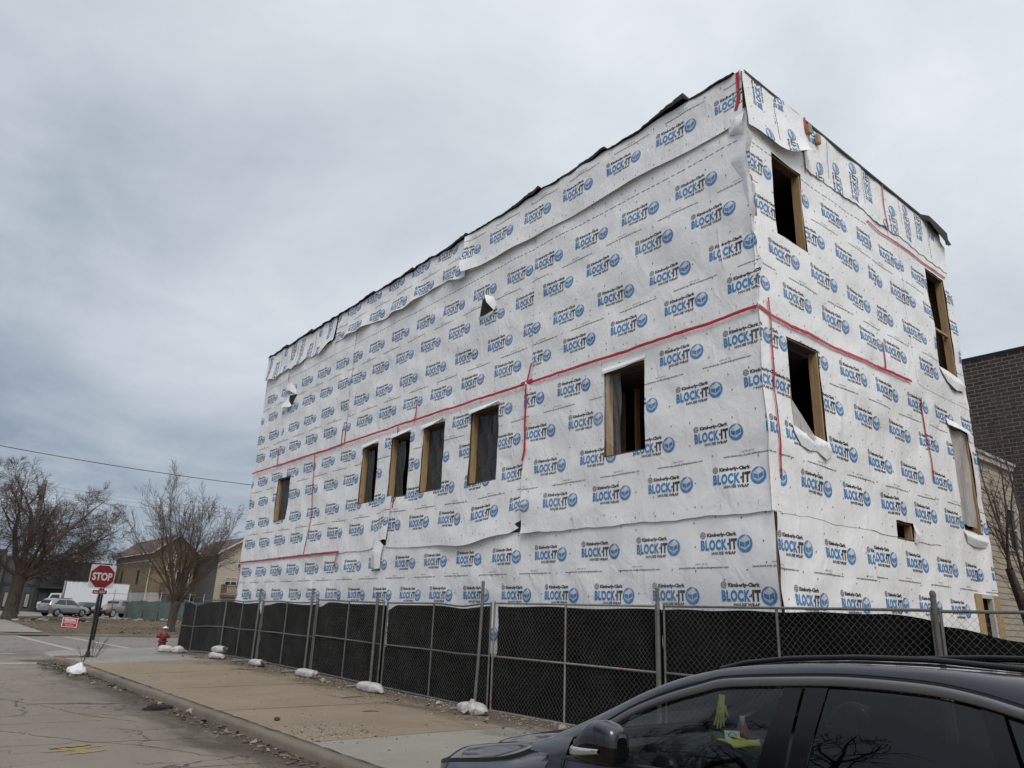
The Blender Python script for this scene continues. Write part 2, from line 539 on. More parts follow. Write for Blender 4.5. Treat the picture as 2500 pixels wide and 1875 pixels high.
glass('car_glass', (0.55, 0.60, 0.58), 1.55)
glass('car_glass_tinted', (0.10, 0.11, 0.112), 1.55)
glass('lamp_glass', (0.75, 0.78, 0.8), 1.5)

# ------------------------------------------------------------------ mesh helpers


class MB:
    def __init__(self):
        self.v, self.f, self.m = [], [], []

    def add(self, verts, faces, mi=0):
        o = len(self.v)
        self.v.extend([tuple(map(float, p)) for p in verts])
        self.f.extend([tuple(i + o for i in f) for f in faces])
        self.m.extend([mi] * len(faces))
        return self

    def box(self, lo, hi, mi=0, xf=None):
        x0, y0, z0 = lo
        x1, y1, z1 = hi
        P = [(x0, y0, z0), (x1, y0, z0), (x1, y1, z0), (x0, y1, z0), (x0, y0, z1), (x1, y0, z1), (x1, y1, z1), (x0, y1, z1)]
        if xf is not None:
            P = [tuple(xf @ Vector(p)) for p in P]
        return self.add(P, [(0, 3, 2, 1), (4, 5, 6, 7), (0, 1, 5, 4), (1, 2, 6, 5), (2, 3, 7, 6), (3, 0, 4, 7)], mi)

    def rbox(self, lo, hi, r, mi=0, xf=None):
        """box with chamfered edges"""
        pts = []
        for sx in (0, 1):
            for sy in (0, 1):
                for sz in (0, 1):
                    c = [hi[i] if s else lo[i] for i, s in enumerate((sx, sy, sz))]
                    d = [(-r if s else r) for s in (sx, sy, sz)]
                    for ax in range(3):
                        p = [c[i] + d[i] for i in range(3)]
                        p[ax] = c[ax]
                        pts.append(tuple(p))
        if xf is not None:
            pts = [tuple(xf @ Vector(p)) for p in pts]

        def i(sx, sy, sz, ax):
            return (sx * 4 + sy * 2 + sz) * 3 + ax
        F = []
        for s in (0, 1):
            F.append([i(s, 0, 0, 0), i(s, 1, 0, 0), i(s, 1, 1, 0), i(s, 0, 1, 0)][::1 if s else -1])
            F.append([i(0, s, 0, 1), i(0, s, 1, 1), i(1, s, 1, 1), i(1, s, 0, 1)][::1 if s else -1])
            F.append([i(0, 0, s, 2), i(1, 0, s, 2), i(1, 1, s, 2), i(0, 1, s, 2)][::1 if s else -1])
        for a in (0, 1):
            for b in (0, 1):
                F.append([i(a, b, 0, 0), i(a, b, 1, 0), i(a, b, 1, 1), i(a, b, 0, 1)])
                F.append([i(a, 0, b, 0), i(a, 1, b, 0), i(a, 1, b, 2), i(a, 0, b, 2)])
                F.append([i(0, a, b, 1), i(1, a, b, 1), i(1, a, b, 2), i(0, a, b, 2)])
        for a in (0, 1):
            for b in (0, 1):
                for c in (0, 1):
                    F.append([i(a, b, c, 0), i(a, b, c, 1), i(a, b, c, 2)])
        return self.add(pts, F, mi)

    def tube(self, pts, r, n=8, mi=0, caps=True):
        pts = [np.array(p, float) for p in pts]
        rs = r if hasattr(r, '__len__') else [r] * len(pts)
        V, Fc = [], []
        ref = None
        for i, p in enumerate(pts):
            d = pts[min(i + 1, len(pts) - 1)] - pts[max(i - 1, 0)]
            d = d / (np.linalg.norm(d) + 1e-12)
            if ref is None:
                ref = np.array([0, 0, 1.0]) if abs(d[2]) < 0.9 else np.array([1.0, 0, 0])
            a = np.cross(d, ref)
            a /= np.linalg.norm(a) + 1e-12
            b = np.cross(d, a)
            ref = -b if False else np.cross(a, d)
            for j in range(n):
                t = 2 * math.pi * j / n
                V.append(p + (a * math.cos(t) + np.cross(a, d) * math.sin(t)) * rs[i])
        for i in range(len(pts) - 1):
            for j in range(n):
                Fc.append((i * n + j, i * n + (j + 1) % n, (i + 1) * n + (j + 1) % n, (i + 1) * n + j))
        if caps:
            Fc.append(tuple(range(n))[::-1])
            Fc.append(tuple(range((len(pts) - 1) * n, len(pts) * n)))
        return self.add(V, Fc, mi)

    def lathe(self, prof, c=(0, 0, 0), n=16, mi=0, axis=2, xf=None):
        """prof: list of (radius, height)"""
        V, Fc = [], []
        for r, h in prof:
            for j in range(n):
                t = 2 * math.pi * j / n
                p = [r * math.cos(t), r * math.sin(t), h]
                if axis == 0:
                    p = [p[2], p[0], p[1]]
                elif axis == 1:
                    p = [p[1], p[2], p[0]]
                q = Vector(p)
                if xf is not None:
                    q = xf @ q
                V.append((q[0] + c[0], q[1] + c[1], q[2] + c[2]))
        for i in range(len(prof) - 1):
            for j in range(n):
                Fc.append((i * n + j, i * n + (j + 1) % n, (i + 1) * n + (j + 1) % n, (i + 1) * n + j))
        Fc.append(tuple(range(n))[::-1])
        Fc.append(tuple(range((len(prof) - 1) * n, len(prof) * n)))
        return self.add(V, Fc, mi)

    def grid(self, G, mi=0, flip=False):
        """G: array (n,m,3)"""
        G = np.asarray(G, float)
        n, m = G.shape[:2]
        Fc = []
        for i in range(n - 1):
            for j in range(m - 1):
                q = (i * m + j, i * m + j + 1, (i + 1) * m + j + 1, (i + 1) * m + j)
                Fc.append(q[::-1] if flip else q)
        return self.add(G.reshape(-1, 3), Fc, mi)

    def prism(self, poly, a, b, mi=0, fn=None):
        """extrude 2D polygon; fn(u,v,w) -> xyz with w running a..b"""
        fn = fn or (lambda u, v, w: (u, w, v))
        n = len(poly)
        V = [fn(u, v, a) for u, v in poly] + [fn(u, v, b) for u, v in poly]
        Fc = [tuple(range(n))[::-1], tuple(range(n, 2 * n))]
        Fc += [(i, (i + 1) % n, n + (i + 1) % n, n + i) for i in range(n)]
        return self.add(V, Fc, mi)

    def build(self, name, mats, parent=None, smooth=False, bevel=0.0, solid=0.0):
        me = bpy.data.meshes.new(name)
        V = self.v
        if parent is not None:
            off = world_loc(parent)
            V = [(p[0] - off[0], p[1] - off[1], p[2] - off[2]) for p in V]
        me.from_pydata(V, [], self.f)
        for mname in ([mats] if isinstance(mats, str) else mats):
            me.materials.append(MATS[mname])
        me.polygons.foreach_set('material_index', self.m)
        if smooth:
            me.polygons.foreach_set('use_smooth', [True] * len(self.f))
        me.update()
        o = bpy.data.objects.new(name, me)
        COL.objects.link(o)
        if parent is not None:
            o.parent = parent
        if smooth == 'angle':
            try:
                me.set_sharp_from_angle(angle=math.radians(38))
            except Exception:
                pass
        if bevel:
            md = o.modifiers.new('bevel', 'BEVEL')
            md.width = bevel
            md.segments = 2
            md.limit_method = 'ANGLE'
        if solid:
            md = o.modifiers.new('solid', 'SOLIDIFY')
            md.thickness = solid
            md.offset = 0
        return o


def world_loc(o):
    p = np.zeros(3)
    while o is not None:
        p = p + np.array(o.location)
        o = o.parent
    return p


def np_mesh(name, verts, faces, mi, mats, parent=None, smooth=False):
    """fast mesh from numpy arrays (all faces have the same number of corners, or a list of such arrays)"""
    if not isinstance(faces, list):
        faces, mi = [faces], [mi]
    me = bpy.data.meshes.new(name)
    V = np.asarray(verts, np.float32)
    if parent is not None:
        V = V - world_loc(parent).astype(np.float32)
    me.vertices.add(len(V))
    me.vertices.foreach_set('co', V.ravel())
    loops = np.concatenate([f.ravel() for f in faces]).astype(np.int32)
    tot = np.concatenate([np.full(len(f), f.shape[1]) for f in faces]).astype(np.int32)
    start = np.concatenate([[0], np.cumsum(tot)[:-1]]).astype(np.int32)
    me.loops.add(len(loops))
    me.loops.foreach_set('vertex_index', loops)
    me.polygons.add(len(tot))
    me.polygons.foreach_set('loop_start', start)
    for mname in ([mats] if isinstance(mats, str) else mats):
        me.materials.append(MATS[mname])
    me.polygons.foreach_set('material_index', np.concatenate([np.asarray(m) for m in mi]).astype(np.int32))
    if smooth:
        me.polygons.foreach_set('use_smooth', np.ones(len(tot), bool))
    me.update(calc_edges=True)
    me.validate()
    o = bpy.data.objects.new(name, me)
    COL.objects.link(o)
    if parent is not None:
        o.parent = parent
    return o


def tag(o, label, cat, group=None):
    o['label'] = label
    o['category'] = cat
    if group:
        o['group'] = group
    return o


def thing(name, label, cat, loc=(0, 0, 0), group=None, rotz=0.0):
    o = bpy.data.objects.new(name, None)
    COL.objects.link(o)
    o.location = loc
    o.rotation_euler = (0, 0, rotz)
    o.empty_display_size = 0.3
    return tag(o, label, cat, group)


def struct(o):
    o['kind'] = 'structure'
    return o


def stuff(o, label=None, cat=None):
    o['kind'] = 'stuff'
    if label:
        tag(o, label, cat)
    return o


def dup(root, loc, rotz=None, label=None):
    r = root.copy()
    COL.objects.link(r)
    r.location = loc
    if rotz is not None:
        r.rotation_euler = (0, 0, rotz)
    if label:
        r['label'] = label
    for ch in list(root.children):
        c = ch.copy()
        COL.objects.link(c)
        c.parent = r
        for g in list(ch.children):
            d = g.copy()
            COL.objects.link(d)
            d.parent = c
    return r


def text_tris(body, res=2, bold=0.0, xs=1.0, space=1.0):
    """2D triangles of a word in the built-in font, normalised: x from 0, baseline 0, cap height 1"""
    cu = bpy.data.curves.new('t', 'FONT')
    cu.body = body
    cu.resolution_u = res
    cu.offset = bold
    cu.space_character = space
    cu.fill_mode = 'FRONT'
    o = bpy.data.objects.new('t', cu)
    COL.objects.link(o)
    dg = bpy.context.evaluated_depsgraph_get()
    dg.update()
    me = o.evaluated_get(dg).to_mesh()
    me.calc_loop_triangles()
    V = np.array([v.co[:2] for v in me.vertices])
    T = np.array([t.vertices[:] for t in me.loop_triangles])
    P = V[T]
    o.evaluated_get(dg).to_mesh_clear()
    bpy.data.objects.remove(o)
    bpy.data.curves.remove(cu)
    P = P - np.array([P[..., 0].min(), 0])
    P = P * np.array([xs, 1.0])
    return P


def fit(P, w, h=None, x=0.0, y=0.0, caph=0.73):
    """scale triangles to total width w and cap height h"""
    W0 = P[..., 0].max()
    sx = w / W0
    sy = sx if h is None else h / caph
    return P * np.array([sx, sy]) + np.array([x, y])

# ================================================================== the wrapped building
XC, YC = 9.8, 5.967            # street corner of the building
LEN, WID, TOP = 21.62, 8.40, 11.27
rng = np.random.default_rng(7)


def wave_set(seed, n, lo, hi, amp, vert=1.0):
    r = np.random.default_rng(seed)
    lam = np.exp(r.uniform(np.log(lo), np.log(hi), n))
    th = r.uniform(0, 2 * np.pi, n)
    ph = r.uniform(0, 2 * np.pi, n)
    return [(2 * np.pi / l * np.cos(t), 2 * np.pi / l * np.sin(t) * vert, p, amp * (l / hi) ** 0.8) for l, t, p in zip(lam, th, ph)]


WAVES = {'L': wave_set(3, 22, 0.45, 2.6, 0.0058, 0.8), 'R': wave_set(5, 22, 0.45, 2.6, 0.0062, 0.8)}


def wob(fac, s, z):
    d = 0
    for a, b, p, A in WAVES[fac]:
        d = d + A * np.sin(a * s + b * z + p + 0.7 * np.sin(0.9 * s + 1.3 * z))
    return d


def to3(fac, s, z, d):
    s, z, d = np.broadcast_arrays(s, z, d)
    if fac == 'L':
        return np.stack([XC - d, YC - s, z], -1)
    return np.stack([XC + s, YC - d, z], -1)


def to3w(fac, s, z, d):
    return to3(fac, s, z, d + wob(fac, s, z))


# ---- one printed logo as flat triangles: (tris, material slot, layer)
LOGO = []


def disc(cx, cy, rx, ry, n=26, r0=0.0):
    t = np.linspace(0, 2 * np.pi, n + 1)
    o = np.stack([cx + rx * np.cos(t), cy + ry * np.sin(t)], -1)
    if r0 == 0:
        c = np.array([cx, cy])
        return np.stack([np.stack([c, o[i], o[i + 1]]) for i in range(n)])
    q = np.stack([cx + rx * r0 * np.cos(t), cy + ry * r0 * np.sin(t)], -1)
    return np.concatenate([np.stack([np.stack([q[i], o[i], o[i + 1]]), np.stack([q[i], o[i + 1], q[i + 1]])]) for i in range(n)])


def fan(poly):
    p = np.array(poly, float)
    return np.stack([np.stack([p[0], p[i], p[i + 1]]) for i in range(1, len(p) - 1)])


def stroke(a, b, w):
    a, b = np.array(a, float), np.array(b, float)
    d = (b - a) / np.linalg.norm(b - a)
    n = np.array([-d[1], d[0]]) * w / 2
    return fan([a - n, b - n, b + n, a + n])


LOGO.append((fit(text_tris('BLOCK', 3, 0.050, space=1.13), 0.490, 0.152), 1, 0))
LOGO.append((fit(text_tris('IT', 2, 0.055, space=1.12), 0.140, 0.152, x=0.524), 2, 0))
LOGO.append((fan([(0.493, 0.056), (0.519, 0.056), (0.519, 0.092), (0.493, 0.092)]), 2, 0))
LOGO.append((disc(0.672, 0.148, 0.006, 0.006, 6), 2, 0))
LOGO.append((fit(text_tris('HOUSE WRAP', 1, 0.035), 0.440, 0.046, x=0.20, y=-0.079), 2, 0))
LOGO.append((fit(text_tris('Kimberly-Clark', 1, 0.05), 0.545, 0.056, x=0.122, y=0.200), 2, 0))
LOGO.append((disc(0.045, 0.226, 0.052, 0.052, 18, 0.86), 2, 0))
for a in range(6):
    t = math.radians(90 + 60 * a)
    c, s_ = math.cos(t), math.sin(t)
    LOGO.append((stroke((0.045 + 0.008 * c, 0.226 + 0.008 * s_), (0.045 + 0.037 * c, 0.226 + 0.037 * s_), 0.008), 2, 0))
    for q in (-0.6, 0.6):
        b = (0.045 + 0.024 * c, 0.226 + 0.024 * s_)
        LOGO.append((stroke(b, (b[0] + 0.018 * math.cos(t + q), b[1] + 0.018 * math.sin(t + q)), 0.006), 2, 0))
CX, CY = 0.800, 0.068
LOGO.append((disc(CX, CY, 0.133, 0.133, 30), 1, 0))


def bx(pts):
    return [(CX + 0.133 * x, CY + 0.133 * y) for x, y in pts]


# white line drawing of an open box
LOGO.append((fan(bx([(0.02, 0.10), (0.61, 0.36), (0.61, 0.44), (0.20, 0.88), (-0.33, 0.52)])), 3, 1))
LOGO.append((fan(bx([(-0.42, 0.50), (-0.08, 0.07), (-0.66, 0.30)])), 3, 1))
for a, b in [((-0.68, 0.36), (-0.68, -0.34)), ((-0.68, -0.34), (0.0, -0.72)), ((0.0, -0.72), (0.66, -0.26)), ((0.66, -0.26), (0.66, 0.46)), ((0.66, 0.46), (0.22, 0.93)), ((0.22, 0.93), (-0.70, 0.38)), ((0.0, 0.12), (0.0, -0.62)), ((-0.04, 0.12), (-0.36, 0.54))]:
    LOGO.append((stroke(*bx([a, b]), 0.0085), 3, 1))
LOGO.append((fan(bx([(-0.60, -0.30), (0.0, -0.62), (0.0, -0.52), (-0.60, -0.20)])), 3, 1))
LOGO.append((fan(bx([(0.0, -0.62), (0.58, -0.24), (0.58, -0.12), (0.0, -0.50)])), 3, 1))
URL = [(fit(text_tris('www.kimberly-clarkbuildingmaterials.com', 1, 0.015), 0.93, 0.034), 2, 0),
       (fit(text_tris('IAPMO ER 795', 1, 0.0), 0.22, 0.026, x=0.33, y=0.055), 4, 0)]


def flat(lst):
    P = np.concatenate([p for p, _, _ in lst])
    mi = np.concatenate([np.full(len(p), m) for p, m, _ in lst])
    ly = np.concatenate([np.full(len(p), l) for p, _, l in lst])
    return P, mi, ly


LOGO_P, LOGO_M, LOGO_L = flat(LOGO)
URL_P, URL_M, URL_L = flat(URL)


def clip_half(polys, ax, val, keep_less):
    """clip a list of (polygon, mat, layer)"""
    out = []
    sg = 1.0 if keep_less else -1.0
    for poly, m, l in polys:
        d = [sg * (val - p[ax]) for p in poly]
        if min(d) >= 0:
            out.append((poly, m, l))
            continue
        if max(d) <= 0:
            continue
        q = []
        n = len(poly)
        for i in range(n):
            a, b = poly[i], poly[(i + 1) % n]
            da, db = d[i], d[(i + 1) % n]
            if da >= 0:
                q.append(a)
            if (da >= 0) != (db >= 0):
                t = da / (da - db)
                q.append((a[0] + (b[0] - a[0]) * t, a[1] + (b[1] - a[1]) * t))
        if len(q) >= 3:
            out.append((q, m, l))
    return out


def clip_rect_holes(P, mi, ly, rect, holes):
    s0, s1, z0, z1 = rect
    mn, mx = P.min(1), P.max(1)
    inside = (mn[:, 0] >= s0) & (mx[:, 0] <= s1) & (mn[:, 1] >= z0) & (mx[:, 1] <= z1)
    outside = (mx[:, 0] <= s0) | (mn[:, 0] >= s1) | (mx[:, 1] <= z0) | (mn[:, 1] >= z1)
    touch = np.zeros(len(P), bool)
    for a, b, c, d in holes:
        touch |= (mx[:, 0] > a) & (mn[:, 0] < b) & (mx[:, 1] > c) & (mn[:, 1] < d)
    ok = inside & ~touch
    rest = ~outside & ~ok
    polys = [([tuple(v) for v in P[i]], mi[i], ly[i]) for i in np.nonzero(rest)[0]]
    for ax, val, ls in ((0, s0, False), (0, s1, True), (1, z0, False), (1, z1, True)):
        polys = clip_half(polys, ax, val, ls)
    for a, b, c, d in holes:
        new = []
        for pg in polys:
            xs = [v[0] for v in pg[0]]
            zs = [v[1] for v in pg[0]]
            if max(xs) <= a or min(xs) >= b or max(zs) <= c or min(zs) >= d:
                new.append(pg)
                continue
            new += clip_half([pg], 0, a, True)
            r = clip_half([pg], 0, a, False)
            new += clip_half(r, 0, b, False)
            r = clip_half(r, 0, b, True)
            new += clip_half(r, 1, c, True)
            new += clip_half(r, 1, d, False)
        polys = new
    tp, tm, tl = [P[ok]], [mi[ok]], [ly[ok]]
    ex = [((p[0], p[i], p[i + 1]), m, l) for p, m, l in polys for i in range(1, len(p) - 1)]
    if ex:
        tp.append(np.array([x[0] for x in ex]))
        tm.append(np.array([x[1] for x in ex]))
        tl.append(np.array([x[2] for x in ex]))
    return np.concatenate(tp), np.concatenate(tm), np.concatenate(tl)


# openings: facade, s0, s1, z0, z1
HOLES_L = [(-3.37, -2.37, 4.675, 6.36), (-7.68, -6.63, 4.64, 6.36), (-9.77, -8.77, 4.66, 6.36), (-11.34, -10.37, 4.67, 6.36),
           (-12.98, -12.07, 4.68, 6.33), (-19.08, -18.0, 4.63, 6.12)]
HOLES_R = [(0.71, 1.72, 8.26, 9.90), (0.76, 1.76, 4.72, 6.38), (7.06, 8.05, 7.38, 9.84), (7.12, 8.10, 3.86, 6.10),
           (3.98, 4.66, 3.385, 3.715), (7.42, 8.02, 0.5, 2.60)]
bld = thing('unfinished_building', 'three storey building wrapped in white printed house wrap with red tape', 'building', (XC, YC, 0.1))
WRAPMATS = ['wrap_white', 'print_blue', 'print_black', 'print_white', 'print_grey', 'nail_cap', 'nail_cap_red']
NAILS = np.random.default_rng(11)


def sheet(fac, s0, s1, z0, z1, off, lat=(), rot_logos=None, zb=None, loose=None, side=None, top=None, holes=None, nails=True, step=0.07, ticks=()):
    """one piece of house wrap: a wrinkled sheet with its printing and its nail caps
    lat: list of (s of a logo, z of the row, number of rows) ; zb(s): bottom edge shift ; loose(s): how far the bottom edge hangs out
    side: (which, fn(z), width) loose left/right edge shift; top(s): top edge shift"""
    holes = HOLES_L if (holes is None and fac == 'L') else HOLES_R if holes is None else holes
    hs = [h for h in holes if h[0] < s1 and h[1] > s0 and h[2] < z1 and h[3] > z0]
    S = set(np.round(np.linspace(s0, s1, max(3, int((s1 - s0) / step) + 1)), 4))
    Z = set(np.round(np.linspace(z0, z1, max(3, int((z1 - z0) / step) + 1)), 4))
    for h in hs:
        S |= {x for x in h[:2] if s0 < x < s1}
        Z |= {x for x in h[2:] if z0 < x < z1}

    def clean(A, keep):
        A = sorted(A)
        out = [A[0]]
        for x in A[1:]:
            if x - out[-1] < 0.012:
                if x in keep:
                    out[-1] = x
                continue
            out.append(x)
        return np.array(out)
    S = clean(S, {x for h in hs for x in h[:2]} | {s1})
    Z = clean(Z, {x for h in hs for x in h[2:]} | {z1})

    def place(s, z, extra):
        t = np.clip((z - z0) / (z1 - z0), 0, 1)
        d = off + wob(fac, s, z) + extra
        zz = z
        ss = s
        if zb is not None:
            zz = zz + zb(s) * (1 - t) ** 3
        if top is not None:
            zz = zz + top(s) * t ** 3
        if loose is not None:
            d = d + loose(s) * (1 - t) ** 2.2
        if side is not None:
            which, fn, wd, out = side
            q = np.clip(1 - np.abs(s - (s1 if which > 0 else s0)) / wd, 0, 1) ** 2
            ss = ss + fn(z) * q
            d = d + out * q * (1 + 0.6 * np.sin(z * 3.1) + 0.4 * np.sin(z * 9.7 + 1))
        return to3(fac, ss, zz, d)
    gs, gz = np.meshgrid(S, Z, indexing='ij')
    V = place(gs, gz, 0.0).reshape(-1, 3)
    n, m = len(S), len(Z)
    cs, cz = (S[:-1] + S[1:]) / 2, (Z[:-1] + Z[1:]) / 2
    keep = np.ones((n - 1, m - 1), bool)
    for a, b, c, d in hs:
        keep &= ~(((cs > a) & (cs < b))[:, None] & ((cz > c) & (cz < d))[None, :])
    I, J = np.nonzero(keep)
    Q = np.stack([I * m + J, (I + 1) * m + J, (I + 1) * m + J + 1, I * m + J + 1], -1)
    tp, tm, tl = [], [], []

    def emit(P, mi, ly):
        P, mi, ly = clip_rect_holes(P, mi, ly, (s0, s1, z0, z1), hs)
        if len(P):
            tp.append(P)
            tm.append(mi)
            tl.append(ly)
    for (ls, lz, nrow) in lat:
        for r in range(nrow):
            zr = lz + [0, 0.725, 1.49, 2.245][r]
            base = ls - 0.335 * r
            for kx in range(int(math.floor((s0 - base) / 1.335)) - 1, int(math.ceil((s1 - base) / 1.335)) + 1):
                o = np.array([base + 1.335 * kx, zr])
                if o[0] + 0.95 < s0 or o[0] > s1 or zr - 0.1 > z1 or zr + 0.3 < z0:
                    continue
                emit(LOGO_P + o, LOGO_M, LOGO_L)
        for r, dz, ds in ((0, 0.405, 0.21), (2, 0.475, 0.565)):
            if r >= nrow:
                continue
            zr = lz + [0, 0.725, 1.49, 2.245][r] + dz
            base = ls - 0.335 * r + ds
            for kx in range(int(math.floor((s0 - base) / 1.335)) - 1, int(math.ceil((s1 - base) / 1.335)) + 1):
                o = np.array([base + 1.335 * kx, zr])
                if o[0] + 0.95 < s0 or o[0] > s1 or zr > z1 or zr + 0.1 < z0:
                    continue
                emit(URL_P + o, URL_M, URL_L)
    for (ls, lz, dr, what) in (rot_logos or ()):
        src, sm, sl = (LOGO_P, LOGO_M, LOGO_L) if what == 'logo' else (URL_P, URL_M, URL_L)
        x, y = src[..., 0], src[..., 1]
        R = np.stack([-y, x], -1) if dr > 0 else np.stack([y, -x], -1)
        emit(R + np.array([ls, lz]), sm, sl)
    for (ta, tb, tz, sp, hh, ww, mt) in ticks:
        q = []
        for x in np.arange(ta, tb, sp):
            x = x + NAILS.uniform(-0.02, 0.02)
            q.append(fan([(x, tz), (x + ww, tz), (x + ww, tz + hh), (x, tz + hh)]))
        q = np.concatenate(q)
        emit(q, np.full(len(q), mt), np.zeros(len(q)))
    if nails:
        q, qm = [], []
        for x in np.arange(s0 + 0.15, s1, 0.41):
            for z in np.arange(z0 + 0.12, z1, 0.37):
                if NAILS.random() < 0.22:
                    continue
                c = (x + NAILS.normal(0, 0.035), z + NAILS.normal(0, 0.06))
                q.append(disc(c[0], c[1], 0.0125, 0.0125, 6))
                qm.append(np.full(6, 6 if (fac == 'L' and x > -4 and z < 7 and NAILS.random() < 0.6) else 5))
        emit(np.concatenate(q), np.concatenate(qm), np.full(6 * len(q), 2))
    if tp:
        P = np.concatenate(tp)
        mi = np.concatenate(tm)
        ly = np.concatenate(tl)
        # split triangles with long edges so that they follow the wrinkles
        for _ in range(5):
            e = np.linalg.norm(P - np.roll(P, -1, axis=1), axis=2)
            big = e.max(1) > 0.05
            if not big.any():
                break
            B, bm, bl, be = P[big], mi[big], ly[big], e[big].argmax(1)
            idx = np.arange(len(B))
            a, b, c = B[idx, be], B[idx, (be + 1) % 3], B[idx, (be + 2) % 3]
            h = (a + b) / 2
            P = np.concatenate([P[~big], np.stack([a, h, c], 1), np.stack([h, b, c], 1)])
            mi = np.concatenate([mi[~big], bm, bm])
            ly = np.concatenate([ly[~big], bl, bl])
        LV = place(P[..., 0], P[..., 1], 0.0045 + 0.0022 * ly[:, None]).reshape(-1, 3)
        # face outwards
        LT = np.arange(len(LV)).reshape(-1, 3) + len(V)
        allV = np.concatenate([V, LV])
        o = np_mesh('house_wrap', allV, [Q, LT], [np.zeros(len(Q)), mi], WRAPMATS, bld, True)
    else:
        o = np_mesh('house_wrap', V, Q, np.zeros(len(Q)), WRAPMATS, bld, True)
    return o


def edge_noise(seed, amp, lo=0.3, hi=2.0, n=6):
    r = np.random.default_rng(seed)
    L = r.uniform(lo, hi, n)
    p = r.uniform(0, 6.28, n)
    return lambda s: sum(amp / n ** 0.5 * np.sin(2 * np.pi * s / l + q) for l, q in zip(L, p))


def bump_at(c, w, a):
    return lambda s: a * np.exp(-((s - c) / w) ** 2)


TK = [(-30, 30, 3.52, 0.33, 0.055, 0.005, 4)]
# ---- long street side
sheet('L', -11.75, 0.02, 0.25, 3.46, 0.010, [(-0.28, 0.65, 4)])
sheet('L', -LEN, -11.68, 0.25, 3.46, 0.004, [(-12.355, 0.65, 4)])
en1 = edge_noise(21, 0.012)
sheet('L', -5.64, 0.03, 3.41, 6.66, 0.030, [(-3.66, 3.895, 4)], zb=lambda s: en1(s) + 0.0, loose=lambda s: 0.008 + 0.05 * np.exp(-((s + 5.4) / 0.5) ** 2), side=(-1, lambda z: -0.03 + 0.015 * np.sin(4 * z), 0.35, 0.035),
      ticks=[(-5.5, 0, 3.53, 0.33, 0.055, 0.005, 4)])
sheet('L', -11.14, -5.58, 3.40, 6.66, 0.018, [(-6.09, 3.885, 4)], zb=lambda s: 0.06 * np.sin((s + 8.2) * 1.1) - bump_at(-7.6, 0.9, 0.16)(s) + bump_at(-5.7, 0.25, 0.12)(s),
      loose=lambda s: 0.012 + bump_at(-7.4, 1.3, 0.08)(s), ticks=[(-11, -5.6, 3.52, 0.33, 0.055, 0.005, 4)])
sheet('L', -LEN, -11.06, 3.37, 6.66, 0.008, [(-12.01, 3.875, 4)], zb=lambda s: bump_at(-11.2, 0.45, 0.24)(s) + en1(s), loose=lambda s: 0.015 + bump_at(-11.2, 0.4, 0.08)(s))
DASH = lambda a, b: [(a, b, 9.865, 0.125, 0.013, 0.085, 4), (a, b, 6.76, 0.34, 0.055, 0.005, 4)]
sheet('L', -5.52, 0.03, 6.62, 10.42, 0.026, [(-3.20, 7.07, 4)], side=(1, lambda z: 0.05 + 0.045 * np.sin(5.3 * z) + 0.03 * np.sin(13 * z), 0.22, 0.03), ticks=DASH(-5.5, 0) + [(-5.5, 0, 10.0, 0.31, 0.06, 0.005, 4)])
sheet('L', -14.35, -5.47, 6.62, 10.42, 0.008, [(-6.87, 7.07, 4)], ticks=DASH(-14.3, -5.5))
sheet('L', -19.33, -14.22, 6.62, 10.42, 0.026, [(-15.75, 7.07, 4)], ticks=DASH(-19.3, -14.3))
sheet('L', -LEN, -19.27, 6.62, 10.42, 0.006, [(-20.23, 7.07, 4)], ticks=DASH(-21.6, -19.3))
# parapet strips of the long side
rn = edge_noise(31, 0.03, 0.5, 3.0)
sheet('L', -8.32, 0.0, 10.20, TOP, 0.055, [(-0.59, 10.655, 1)], zb=lambda s: 0.02 * np.sin(s * 2) - bump_at(-5.5, 1.5, 0.06)(s), loose=lambda s: 0.03 + 0.02 * np.sin(1.7 * s) + bump_at(-8.2, 0.5, 0.10)(s),
      top=rn, side=(-1, lambda z: 0.05 * np.sin(7 * z), 0.3, 0.05), ticks=[(-8, 0, 10.30, 0.31, 0.06, 0.005, 4)])
sheet('L', -15.62, -8.24, 10.22, TOP, 0.035, [(-9.32, 10.34, 2)], zb=lambda s: 0.07 * np.sin(1.3 * s + 1) - 0.02 * np.sin(4.4 * s) + bump_at(-15.6, 0.7, 0.12)(s) - bump_at(-8.5, 0.5, 0.16)(s),
      loose=lambda s: 0.06 + 0.04 * np.sin(2.1 * s) + 0.03 * np.sin(6.3 * s), top=rn)
rl = []
for kx in range(9):
    sx = -21.45 + 0.735 * kx
    zt = 11.42 - (0.335 * kx + 0.25) % 1.335
    rl += [(sx, zt, -1, 'logo'), (sx, zt + 1.335, -1, 'logo')]
    if kx % 2:
        rl.append((sx + 0.42, 11.1, -1, 'url'))
sheet('L', -LEN - 0.1, -15.74, 10.24, TOP, 0.030, rot_logos=rl, zb=lambda s: 0.05 * np.sin(3.1 * s) + 0.03 * np.sin(8 * s) + bump_at(-15.9, 0.3, 0.16)(s), loose=lambda s: 0.07 + 0.04 * np.sin(2.6 * s), top=rn)
